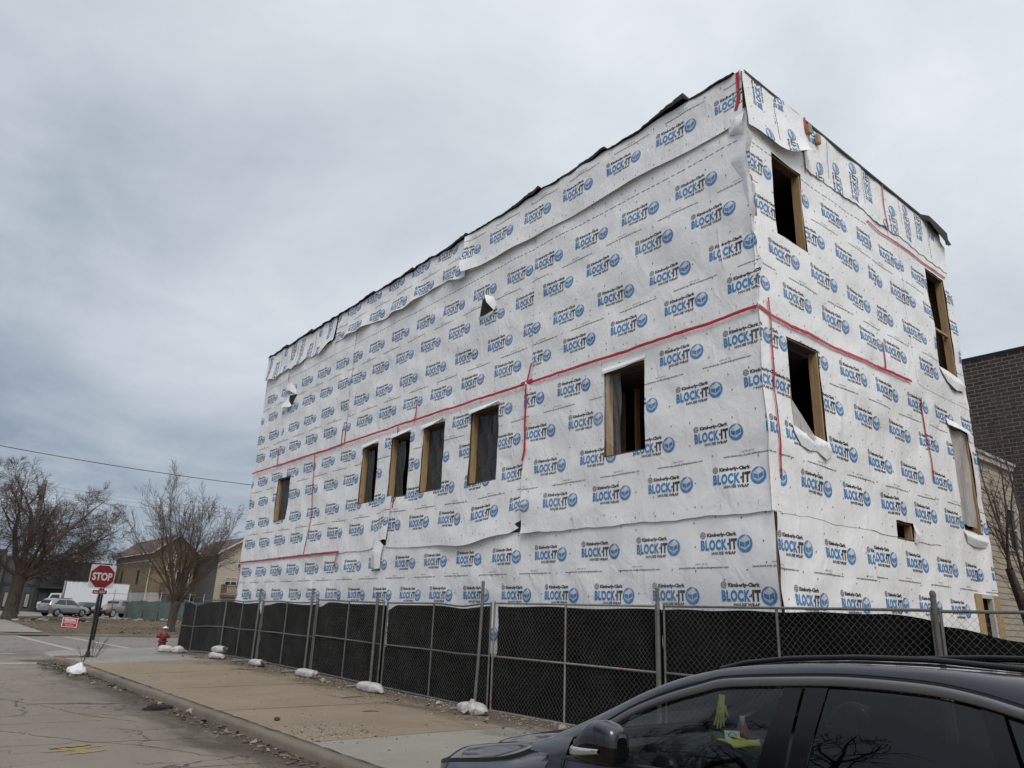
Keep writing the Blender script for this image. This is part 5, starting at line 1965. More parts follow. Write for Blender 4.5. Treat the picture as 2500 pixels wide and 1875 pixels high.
def stone(x, y, s, mat, label, seed):
    r = np.random.default_rng(seed)
    G = np.zeros((8, 12, 3))
    ph = r.uniform(0, 6.28, 6)
    for i in range(8):
        a = math.pi * i / 7
        for j in range(12):
            t = 2 * math.pi * j / 11
            k_ = s * (1 + 0.18 * math.sin(2 * t + ph[0]) + 0.12 * math.sin(3 * a + 2 * t + ph[1]))
            G[i, j] = (x + k_ * math.sin(a) * math.cos(t), y + 0.7 * k_ * math.sin(a) * math.sin(t), gz(x, y) + s * 0.5 + 0.65 * k_ * math.cos(a))
    tag(MB().grid(G, flip=True).build('stone', mat, None), label, 'stone', 'stones lying on the pavement')


stone(5.08, 11.75, 0.045, 'leaf_2', 'dark clod beside the kerb on the tan pavement', 1)
stone(8.2, 13.4, 0.05, 'stone_3', 'reddish stone near the foot of the dented panel', 2)
stone(8.6, 12.55, 0.06, 'stone_2', 'pale stone left of the folded sandbag', 3)
stone(8.45, 17.6, 0.075, 'stone_3', 'large brick coloured stone in the rubble by the balled sandbag', 4)
stone(8.35, 17.0, 0.08, 'stone_0', 'tan stone in the rubble right of the balled sandbag', 5)
stone(8.5, 9.0, 0.075, 'stone_0', 'grey stone under the rusty jointed panel', 6)

hy.scale = (0.88, 0.88, 0.88)
# yard sign on the lawn
ys0 = thing('yard_sign', 'pink and white election yard sign stuck in the dry lawn', 'yard sign', (9.15, 53.6, gz(9.15, 53.6)))
bz = gz(9.15, 53.6) + 0.06
YR = Matrix.Translation((9.15, 53.6, bz)) @ Matrix.Rotation(math.radians(-10), 4, 'X') @ Matrix.Rotation(math.radians(3), 4, 'Y')
mb = MB().box((-0.42, -0.006, 0.0), (0.42, 0.006, 0.56), 1, YR)
mb.box((-0.385, -0.010, 0.03), (0.385, -0.0065, 0.53), 0, YR)
for body, x0, z0, w, h in (('MELISSA', -0.31, 0.38, 0.62, 0.115), ('CONYEARS-ERVIN', -0.34, 0.30, 0.68, 0.05), ('FOR CITY TREASURER', -0.34, 0.225, 0.68, 0.045), ('City of Chicago', -0.22, 0.10, 0.44, 0.05)):
    for t in fit(text_tris(body, 2, 0.03), w, h):
        mb.add([tuple(YR @ Vector((x0 + p[0], -0.0125, z0 + p[1]))) for p in t], [(0, 1, 2)], 1)
mb.build('face', ['yard_sign_pink', 'yard_sign_white'], ys0)
mb = MB()
for x in (-0.25, 0.25):
    mb.tube([YR @ Vector((x, 0.012, -0.12)), YR @ Vector((x, 0.012, 0.5))], 0.006, 6)
mb.build('wire_leg', 'metal_grey', ys0)


# ================================================================== bare trees
def grow(out, r, p, d, L, rad, lev, prm):
    n = max(3, int(L / prm['seg'][min(lev, len(prm['seg']) - 1)]))
    pts = [p]
    wig = prm['wig'][lev]
    up_ = prm['up'][lev]
    for i in range(n):
        d = d + r.normal(0, wig, 3) + np.array([0, 0, up_])
        d = d / np.linalg.norm(d)
        p = p + d * (L / n)
        pts.append(p)
    pts = np.array(pts)
    r1 = rad * prm['taper'][lev]
    rr = np.linspace(rad, r1, len(pts))
    out.append((lev, pts, rr))
    if lev >= len(prm['n']):
        return
    nc = prm['n'][lev]
    for c in range(nc):
        t = prm['t0'][lev] + (1 - prm['t0'][lev]) * (c + r.uniform(0.1, 0.9)) / nc
        f = t * (len(pts) - 1)
        i = min(int(f), len(pts) - 2)
        q = pts[i] + (pts[i + 1] - pts[i]) * (f - i)
        ax = pts[i + 1] - pts[i]
        ax = ax / np.linalg.norm(ax)
        v = r.normal(0, 1, 3)
        v[2] *= prm.get('flatz', 1.0)
        v = v - ax * v.dot(ax)
        v /= np.linalg.norm(v) + 1e-9
        a = math.radians(r.normal(prm['ang'][lev], 10))
        nd = ax * math.cos(a) + v * math.sin(a)
        cl = L * prm['lf'][lev] * (1.25 - 0.75 * t) * r.uniform(0.75, 1.2)
        cr_ = max((rad + (r1 - rad) * t) * prm['rf'][lev], prm['rmin'])
        grow(out, r, q, nd, cl, cr_, lev + 1, prm)


def skel_mesh(name, branches, mat, parent, sides):
    V, Q = [], []
    o = 0
    for lev, pts, rr in branches:
        n = sides[min(lev, len(sides) - 1)]
        k_ = len(pts)
        tan = np.gradient(pts, axis=0)
        tan /= np.linalg.norm(tan, axis=1)[:, None] + 1e-9
        ref = np.array([0.31, 0.87, 0.12]) if abs(tan[0][2]) > 0.8 else np.array([0, 0, 1.0])
        a = np.cross(tan, ref)
        a /= np.linalg.norm(a, axis=1)[:, None] + 1e-9
        b = np.cross(tan, a)
        th = 2 * np.pi * np.arange(n) / n
        ring = pts[:, None, :] + rr[:, None, None] * (a[:, None, :] * np.cos(th)[None, :, None] + b[:, None, :] * np.sin(th)[None, :, None])
        V.append(ring.reshape(-1, 3))
        i = np.arange(k_ - 1)[:, None] * n
        j = np.arange(n)[None, :]
        jn = (j + 1) % n
        Q.append((o + np.stack([i + j, i + jn, i + n + jn, i + n + j], -1)).reshape(-1, 4))
        o += k_ * n
    V, Q = np.concatenate(V), np.concatenate(Q)
    return np_mesh(name, V, Q, np.zeros(len(Q)), mat, parent, True)


def tree(base, seed, trunk, limbs, prm, label, twig, group=None, name='bare_tree', bark='bark'):
    """trunk: list of (dx,dy,z,r); limbs: list of (trunk fraction, direction, length, radius)"""
    t = thing(name, label, 'tree', base, group)
    r = np.random.default_rng(seed)
    P = np.array([[base[0] + a, base[1] + b, base[2] + c] for a, b, c, _ in trunk])
    R = np.array([q[3] for q in trunk])
    u = np.linspace(0, len(P) - 1, len(P) * 4)
    Pi = np.stack([np.interp(u, np.arange(len(P)), P[:, k_]) for k_ in range(3)], -1)
    Ri = np.interp(u, np.arange(len(P)), R)
    skel_mesh('trunk', [(0, Pi, Ri)], bark, t, [12])
    out = []
    for f, d, L, rad in limbs:
        q = f * (len(Pi) - 1)
        i = min(int(q), len(Pi) - 2)
        p = Pi[i] + (Pi[i + 1] - Pi[i]) * (q - i)
        d = np.array(d, float)
        grow(out, r, p, d / np.linalg.norm(d), L, rad, 0, prm)
    skel_mesh('crown', out, twig, t, [7, 5, 4, 3, 3])
    return t


PR1 = dict(seg=[0.5, 0.35, 0.25, 0.2], wig=[0.11, 0.14, 0.15, 0.16], up=[0.02, 0.01, -0.02, -0.06], taper=[0.05, 0.2, 0.4, 0.6], n=[14, 12, 10], t0=[0.16, 0.12, 0.1], ang=[48, 44, 36], lf=[0.46, 0.50, 0.62], rf=[0.42, 0.42, 0.55], rmin=0.0085)
b1 = (7.15, 64.5, gz(7.15, 64.5) - 0.05)
tree(b1, 3, [(0, 0, 0, 0.62), (0.03, 0, 0.5, 0.48), (0.05, 0, 1.8, 0.43), (0.10, 0.1, 3.1, 0.46)],
     [(0.97, (-0.50, 0.1, 0.87), 7.6, 0.25), (0.93, (0.66, -0.1, 0.74), 8.2, 0.26), (1.0, (0.02, 0.2, 1.0), 8.6, 0.24), (0.97, (-0.75, -0.5, 0.6), 6.5, 0.17), (0.90, (0.95, -0.25, 0.26), 6.4, 0.13), (0.95, (0.1, -0.8, 0.75), 6.0, 0.16), (0.98, (0.45, 0.75, 0.8), 7.0, 0.17), (0.94, (0.92, -0.2, 0.52), 7.6, 0.19), (0.95, (0.8, 0.5, 0.62), 7.2, 0.16)],
     PR1, 'broad bare tree with a thick forked trunk left of the stop sign', 'twig')
PR2 = dict(seg=[0.5, 0.4, 0.25, 0.2], wig=[0.05, 0.08, 0.11, 0.14], up=[0.045, 0.05, 0.05, 0.03], taper=[0.06, 0.2, 0.35, 0.6], n=[11, 8, 5], t0=[0.14, 0.12, 0.1], ang=[30, 32, 34], lf=[0.46, 0.48, 0.5], rf=[0.45, 0.5, 0.6], rmin=0.007)
b2 = (14.15, 50.3, gz(14.15, 50.3) - 0.05)
lim = []
r = np.random.default_rng(23)
for i in range(13):
    a = 2 * math.pi * i / 13 + r.normal(0, 0.2)
    s = (0.36 if i % 2 else 0.78) * r.uniform(0.8, 1.2)
    lim.append((r.uniform(0.75, 1.0), (s * math.cos(a), s * math.sin(a), 1.0), r.uniform(5.6, 7.4) if i % 2 else r.uniform(5.4, 6.8), 0.075))
tree(b2, 5, [(0, 0, 0, 0.30), (-0.02, 0, 0.5, 0.24), (0.03, 0, 1.3, 0.25), (0.08, 0, 1.9, 0.30)], lim, PR2, 'vase shaped bare tree with many upright limbs left of the wrapped building', 'twig_grey')
# tree beside the beige house at the right edge
PR3 = dict(seg=[0.4, 0.35, 0.25, 0.2], wig=[0.06, 0.10, 0.13, 0.15], up=[0.03, 0.035, 0.02, 0.0], taper=[0.08, 0.2, 0.4, 0.6], n=[9, 6, 3], t0=[0.15, 0.12, 0.1], ang=[34, 36, 36], lf=[0.42, 0.42, 0.5], rf=[0.5, 0.5, 0.6], rmin=0.006)
b3 = (23.6, 6.75, 0.06)
tree(b3, 8, [(0, 0, 0, 0.20), (-0.4, 0.05, 1.2, 0.17), (-0.95, 0.1, 2.4, 0.13), (-1.45, 0.15, 3.4, 0.09)],
     [(0.35, (-0.30, 0.05, 1.0), 6.0, 0.055), (0.55, (0.42, 0.0, 1.0), 6.5, 0.06), (0.75, (0.25, 0.2, 0.9), 5.2, 0.05), (1.0, (-0.25, 0, 1.0), 3.2, 0.045), (0.25, (0.35, -0.1, 1.0), 7.0, 0.07), (0.15, (0.1, 0.1, 1.0), 7.5, 0.07), (0.45, (0.9, 0.1, 0.25), 3.5, 0.05), (0.6, (0.2, -0.6, 0.4), 3.0, 0.04)],
     PR3, 'leaning bare tree between the wrapped building and the beige house', 'twig')
# trees across the street, behind the photographer (their reflection shows in the windows of the dark car)
PR4 = dict(seg=[0.5, 0.4, 0.25, 0.2], wig=[0.13, 0.16, 0.16, 0.18], up=[0.03, 0.02, 0.01, 0.0], taper=[0.2, 0.25, 0.4, 0.6], n=[11, 8, 6], t0=[0.25, 0.2, 0.1], ang=[46, 46, 42], lf=[0.55, 0.5, 0.5], rf=[0.62, 0.55, 0.6], rmin=0.009)
tb = tree((-8.8, 11.6, 0.15), 12, [(0, 0, 0, 0.42), (0, 0, 1.6, 0.33), (0.1, 0, 3.7, 0.31)],
          [(0.97, (-0.7, 0.1, 0.5), 4.4, 0.18), (0.95, (0.75, -0.2, 0.5), 4.6, 0.18), (1.0, (0.2, 0.5, 0.75), 4.4, 0.18), (0.95, (-0.2, -0.85, 0.45), 4.6, 0.17), (0.92, (0.7, 0.7, 0.35), 4.6, 0.15), (0.98, (-0.7, 0.7, 0.5), 4.6, 0.15), (0.9, (0.3, -0.9, 0.3), 4.2, 0.13)],
          PR4, 'gnarled bare tree across the street that shows in the car windows', 'twig_dark', 'street trees behind the photographer')
tb.scale = (1.5, 1.5, 1.5)
dup(tb, (-8.8, 5.6, 0.0), 2.1, 'bare street tree behind the photographer, further along the street')
for i, (x, y, s) in enumerate(((-7.9, 31.5, 0.75), (10.2, 29.0, 0.55))):
    pass

# dry weed stalks at the foot of the stop sign
wd = thing('dry_weed', 'dry brown weed growing at the foot of the stop sign', 'weed', (5.42, 26.85, gz(5.4, 26.9)))
out = []
r = np.random.default_rng(77)
PW = dict(seg=[0.08, 0.06], wig=[0.10, 0.15], up=[0.02, 0.0], taper=[0.4, 0.5], n=[9], t0=[0.3], ang=[42], lf=[0.35], rf=[0.6], rmin=0.003)
for i in range(9):
    a = r.uniform(0, 6.28)
    grow(out, r, np.array([5.45 + 0.05 * math.cos(a), 26.85, gz(5.4, 26.9)]), np.array([0.5 * math.cos(a) + 0.2, 0.3 * math.sin(a), 1.0]), r.uniform(0.35, 0.7), 0.006, 0, PW)
skel_mesh('stems', out, 'twig', wd, [4, 3])
wd2 = thing('dry_weed', 'thin dry weed sprouting from the kerb seam by the plastic bag', 'weed', (4.68, 24.4, gz(4.7, 24.4)))
out = []
for i in range(5):
    a = r.uniform(0, 6.28)
    grow(out, r, np.array([4.68, 24.4, gz(4.7, 24.4)]), np.array([0.5 * math.cos(a), 0.3 * math.sin(a), 1.0]), r.uniform(0.3, 0.55), 0.006, 0, PW)
skel_mesh('stems', out, 'twig', wd2, [4, 3])

# ================================================================== wires and poles
up_ = thing('utility_pole', 'weathered wooden utility pole standing behind the broad bare tree', 'utility pole', (9.28, 80.0, gz(9.3, 80)))
MB().tube([(9.28, 80, 0.3), (9.26, 80, 6), (9.24, 80, 12.4)], [0.30, 0.26, 0.20], 14).build('pole', 'pole_wood', up_, True)
MB().lathe([(0.24, 0), (0.26, 0.05), (0.26, 0.85), (0.2, 0.9)], (9.05, 79.7, 10.9), 12).build('transformer', 'metal_grey', up_, 'angle')


def catenary(name, a, b, sag, rad, label, mid=None):
    a, b = np.array(a, float), np.array(b, float)
    P = [a + (b - a) * t - np.array([0, 0, sag * 4 * t * (1 - t)]) for t in np.linspace(0, 1, 40)]
    return tag(MB().tube(P, rad, 5).build(name, 'cable_black', None, True), label, 'cable')


catenary('overhead_cable', (-14, 38, 9.75), (34, 38, 9.75), 1.92, 0.016, 'black cable sagging across the sky over the cross street')
catenary('power_line', (9.24, 80, 11.9), (40, 47, 9.6), 0.9, 0.008, 'upper thin wire running right from the wooden utility pole')
catenary('power_line', (9.24, 80, 11.55), (40, 47, 9.25), 0.9, 0.008, 'middle thin wire running right from the wooden utility pole')
catenary('power_line', (9.24, 80, 11.2), (40, 47, 8.9), 0.95, 0.008, 'lower thin wire running right from the wooden utility pole')
catenary('service_cable', (-7.5, -6, 7.2), (-7.0, 30, 7.2), 0.7, 0.02, 'cable strung along the far side of the street behind the photographer')

# small street lamp in front of the dark building
sl = thing('street_lamp', 'slim street lamp with a white globe before the dark grey building', 'street lamp', (11.0, 94, 0.5))
MB().tube([(11.0, 94, 0.5), (11.0, 94, 4.4)], [0.10, 0.06], 10).build('pole', 'black_steel', sl, True)
MB().lathe([(0.02, 0), (0.2, 0.1), (0.28, 0.32), (0.2, 0.54), (0.02, 0.62)], (11.0, 94, 4.4), 14).build('globe', 'sign_white', sl, True)

# green screened fence round the lot
gfz = lambda x: gz(x, 72.5)
gfn = thing('lot_fence', 'chain link fence with a sagging green screen at the edge of the lot', 'fence', (17.5, 72.3, gz(17, 72)))
xs_ = [14.0, 15.3, 16.55, 17.8, 19.05, 20.3, 21.55, 22.8]
for x in xs_:
    MB().tube([(x, 72.3, gfz(x)), (x + 0.02 * math.sin(x * 9), 72.3, gfz(x) + 2.3 + 0.15 * math.sin(x * 5))], 0.035, 8).build('post', 'metal_grey', gfn, True)
MB().tube([(14.0, 72.3, gfz(14) + 2.1), (22.8, 72.3, gfz(20) + 2.1)], 0.02, 6).build('rail', 'metal_grey', gfn, True)
G = []
for x in np.linspace(16.3, 22.8, 50):
    d = (x - 16.3)
    zt = gfz(x) + 1.62 - 0.10 * abs(math.sin(d * 2.5)) - max(0, 0.35 - d) * 1.6
    G.append([(x + 0.02 * z, 72.25 + 0.06 * math.sin(5 * x + 3 * z), gfz(x) + 0.03 + (zt - gfz(x)) * z) for z in np.linspace(0, 1, 10)])
MB().grid(np.array(G)).build('screen', 'screen_green', gfn, True)

# pale rubble at the edge of the lot
r = np.random.default_rng(91)
sp = []
for _ in range(260):
    x = r.uniform(7, 12)
    y = 66 + r.normal(0, 1.6)
    sp.append((x, y, gz(x, y)))
for _ in range(200):
    x, y = r.uniform(12, 24), 72.0 + r.normal(0, 0.8)
    sp.append((x, y, gz(x, y)))
scatter('rubble', 'pale rubble strewn along the edge of the lot', 'rubble', sp, ['stone_0', 'stone_2', 'leaf_2', 'stone_1'], (0.04, 0.28), 0.5, 6)


# ================================================================== houses
def quad(mb, P, mi=0):
    mb.add(P, [(0, 1, 2, 3)], mi)


def win_front(parent, x0, x1, z0, z1, y, mullions=1, bars=1, mat='window_dark', frame='trim_white', upper=None):
    mb = MB()
    t = 0.07
    for a, b, c, d in ((x0, x0 + t, z0, z1), (x1 - t, x1, z0, z1), (x0 + t, x1 - t, z0, z0 + t), (x0 + t, x1 - t, z1 - t, z1)):
        mb.box((a, y - 0.06, c), (b, y + 0.02, d))
    for i in range(1, mullions):
        x = x0 + (x1 - x0) * i / mullions
        mb.box((x - 0.035, y - 0.055, z0 + t), (x + 0.035, y + 0.02, z1 - t))
    for i in range(1, bars + 1):
        z = z0 + (z1 - z0) * i / (bars + 1)
        mb.box((x0 + t, y - 0.05, z - 0.025), (x1 - t, y + 0.015, z + 0.025))
    w = mb.build('window', frame, parent)
    mb = MB()
    zm = (z0 + z1) / 2
    quad(mb, [(x0 + t, y - 0.02, z0 + t), (x1 - t, y - 0.02, z0 + t), (x1 - t, y - 0.02, zm), (x0 + t, y - 0.02, zm)], 0)
    quad(mb, [(x0 + t, y - 0.02, zm), (x1 - t, y - 0.02, zm), (x1 - t, y - 0.02, z1 - t), (x0 + t, y - 0.02, z1 - t)], 1)
    mb.build('pane', [mat, upper or mat], w)
    return w


def gable_house(name, label, x0, x1, y0, y1, z0, ze, zr, front, side, base=None, over=0.45, roofmat='shingle_brown'):
    h = thing(name, label, 'house', ((x0 + x1) / 2, (y0 + y1) / 2, z0))
    xm = (x0 + x1) / 2
    zb_ = base or z0
    mb = MB()
    mb.add([(x0, y0, zb_), (x1, y0, zb_), (x1, y0, ze), (xm, y0, zr), (x0, y0, ze)], [(0, 1, 2, 3, 4)], 0)
    mb.add([(x0, y1, zb_), (x1, y1, zb_), (x1, y1, ze), (xm, y1, zr), (x0, y1, ze)], [(4, 3, 2, 1, 0)], 0)
    quad(mb, [(x0, y1, zb_), (x0, y0, zb_), (x0, y0, ze), (x0, y1, ze)], 1)
    quad(mb, [(x1, y0, zb_), (x1, y1, zb_), (x1, y1, ze), (x1, y0, ze)], 1)
    mb.build('wall', [front, side], h)
    if base:
        MB().box((x0 + 0.05, y0 + 0.05, z0 - 0.3), (x1 - 0.05, y1 - 0.05, base)).build('foundation', 'foundation_white', h)
    sl_ = (zr - ze) / (xm - x0)
    mb = MB()
    for sgn in (-1, 1):
        xe = xm + sgn * ((xm - x0) + over)
        zz = ze - sl_ * over
        P = [(xe, y0 - over, zz), (xm, y0 - over, zr), (xm, y1 + over, zr), (xe, y1 + over, zz)]
        Q = [(a, b, c + 0.16) for a, b, c in P]
        mb.add(P + Q, [(0, 1, 2, 3), (7, 6, 5, 4), (0, 4, 5, 1), (2, 6, 7, 3), (1, 5, 6, 2), (3, 7, 4, 0)], 0)
    rf = mb.build('roof', roofmat, h)
    mb = MB()
    for sgn in (-1, 1):
        xe = xm + sgn * ((xm - x0) + over)
        zz = ze - sl_ * over
        P = [(xe, y0 - over - 0.03, zz - 0.03), (xm, y0 - over - 0.03, zr - 0.03), (xm, y0 - over - 0.03, zr + 0.15), (xe, y0 - over - 0.03, zz + 0.15)]
        Q = [(a, b - 0.03, c) for a, b, c in P]
        mb.add(P + Q, [(0, 1, 2, 3), (7, 6, 5, 4), (0, 4, 5, 1), (2, 6, 7, 3)])
        mb.box((xe - 0.06, y0 - over, zz - 0.05), (xe + 0.06, y1 + over, zz + 0.06))
    mb.build('fascia', 'trim_white', rf)
    return h, rf


h1, rf1 = gable_house('gabled_house', 'tan gabled house with a dark brown roof behind the vase shaped tree', 21.3, 25.4, 85.4, 103, 0.5, 7.35, 9.0, 'siding_tan', 'siding_tan', base=3.07)
MB().tube([(21.2, 86.3, 7.1), (21.2, 86.6, 1.0)], 0.06, 8).build('downspout', 'trim_white', h1)
MB().box((21.24, 85.5, 6.25), (21.29, 103, 6.37)).build('band', 'trim_white', h1)
for y in (91.0, 98.5):
    mb = MB().box((21.22, y, 3.9), (21.28, y + 0.55, 5.4))
    mb.build('window', 'window_dark', h1)
for x, y in ((23.6, 90), (23.3, 94)):
    MB().box((x - 0.15, y, 8.4), (x + 0.15, y + 0.3, 9.25)).build('roof_vent', 'trim_white', rf1)
win_front(h1, 22.55, 23.35, 5.3, 6.95, 85.37, 1, 1, 'window_dark', upper='window_blind_and_lit')
win_front(h1, 23.6, 25.0, 3.2, 5.3, 85.37, 2, 0, 'window_dark')


def deck(parent, x0, x1, y, z, seed, depth=2.4):
    dk = MB().box((x0, y - depth, z - 0.22), (x1, y - 0.02, z)).build('deck', 'deck_wood', parent)
    mb = MB()
    mb.box((x0, y - depth, z + 0.92), (x1, y - depth + 0.08, z + 1.0))
    mb.box((x0, y - depth, z + 0.08), (x1, y - depth + 0.06, z + 0.14))
    for x in np.arange(x0, x1, 0.16):
        mb.box((x, y - depth + 0.01, z + 0.14), (x + 0.05, y - depth + 0.05, z + 0.92))
    for yy in np.arange(y - depth + 0.1, y, 0.16):
        mb.box((x0, yy, z + 0.14), (x0 + 0.04, yy + 0.05, z + 0.92))
    mb.box((x0, y - depth, z + 0.92), (x0 + 0.08, y, z + 1.0))
    mb.build('railing', 'deck_wood', dk)
    mb = MB()
    for x in (x0 + 0.1, x1 - 0.2):
        MB().box((x, y - depth + 0.08, 0.3), (x + 0.12, y - depth + 0.2, z - 0.22)).build('post', 'deck_wood', dk)


deck(h1, 22.2, 25.3, 85.4, 3.05, 1)
h2, rf2 = gable_house('gabled_house', 'beige sided house with a side wall coloured to look shaded against the edge of the wrapped building', 26.1, 31.4, 80.0, 90.0, 0.5, 7.25, 8.9, 'siding_beige', 'siding_shaded')
win_front(h2, 27.0, 28.9, 3.95, 4.80, 79.97, 3, 1, 'window_dark', upper='window_blind_and_lit')
win_front(h2, 28.1, 28.9, 5.75, 6.7, 79.97, 2, 1, 'window_dark', upper='window_blind_and_lit')
deck(h2, 26.75, 29.2, 80.0, 3.05, 2, 1.8)
for x, y in ((26.9, 84.0), (27.6, 83.0)):
    MB().tube([(x, y, 7.6), (x, y, 8.6)], 0.07, 8).build('roof_vent', 'metal_grey', rf2)

# dark grey building at the far left
db = thing('grey_building', 'dark grey flat roofed building behind the broad bare tree', 'building', (12, 106, 0.5))
mb = MB().box((2.0, 100, 0.3), (9.6, 112, 7.0), 0).box((9.6, 100.6, 0.3), (13.0, 112, 6.4), 0).box((13.0, 100.2, 0.3), (20.4, 112, 6.2), 1)
mb.box((9.9, 100.55, 3.2), (12.9, 100.75, 3.5), 1).box((13.2, 99.6, 3.1), (20.4, 100.3, 3.3), 1)
mb.build('wall', ['render_grey', 'render_darker'], db)
for x0, x1, z0, z1, m_ in ((8.4, 9.35, 0.9, 2.6, 'window_blind_and_lit'), (10.2, 10.75, 0.9, 2.55, 'window_blind_and_lit'), (10.95, 11.6, 3.6, 4.5, 'window_dark'), (12.2, 12.7, 0.95, 2.5, 'window_blind_and_lit'), (14.6, 15.4, 3.7, 5.0, 'window_dark'), (16.2, 17.2, 3.7, 5.0, 'window_dark'), (7.2, 8.1, 0.9, 2.6, 'window_blind_and_lit'), (8.6, 9.3, 4.2, 5.6, 'window_dark')):  # the beige ground floor panes have their lit look painted in
    yy = 99.97 if x1 < 9.6 else 100.57 if x1 < 13 else 100.17
    win_front(db, x0, x1, z0, z1, yy, 1, 0, m_, 'render_darker')
for x0, x1 in ((13.35, 14.35),):
    mb = MB().box((x0, 100.1, 0.5), (x1, 100.19, 2.75))
    d_ = mb.build('door', 'black_steel', db)
    MB().box((x0 + 0.12, 100.05, 0.7), (x1 - 0.12, 100.098, 2.55)).build('pane', 'window_dark', d_)
mb = MB()
for x in np.arange(15.0, 20.0, 0.16):
    mb.box((x, 99.6, 3.3), (x + 0.04, 99.64, 4.3))
mb.box((15, 99.58, 4.3), (20.0, 99.66, 4.36))
mb.build('railing', 'black_steel', db)

# beige sided house and dark brick building on the right
rb = thing('sided_house', 'cream sided flat roofed house behind the leaning tree', 'house', (27, 12, 0.1))
MB().box((20.5, 9.0, 0.1), (30.55, 20, 7.62)).build('wall', 'siding_cream', rb)
mb = MB().box((20.3, 8.88, 7.5), (30.68, 8.998, 7.78)).box((20.3, 8.83, 7.70), (30.73, 8.877, 7.80))
mb.box((30.552, 9.0, 7.5), (30.68, 20, 7.78)).box((30.46, 8.94, 0.1), (30.60, 8.997, 7.49))
mb.build('cornice', 'trim_white', rb)
win_front(rb, 29.15, 30.12, 4.60, 6.10, 8.97, 1, 1, 'window_dark')
win_front(rb, 26.2, 27.15, 4.60, 6.10, 8.97, 1, 1, 'window_dark')
MB().tube([(28.2, 8.9, 6.2), (28.3, 8.85, 5.0), (28.05, 8.8, 4.6)], 0.03, 6).build('conduit', 'cable_black', rb)
bb = thing('brick_building', 'tall dark brown brick building rising behind the cream house', 'building', (40, 0, 0.1))
MB().box((34.0, -25, 0.1), (48, 34, 13.15)).build('wall', 'brick_dark', bb)
MB().box((33.95, -25.1, 13.152), (48, 34.1, 13.27)).build('coping', 'black_steel', bb)


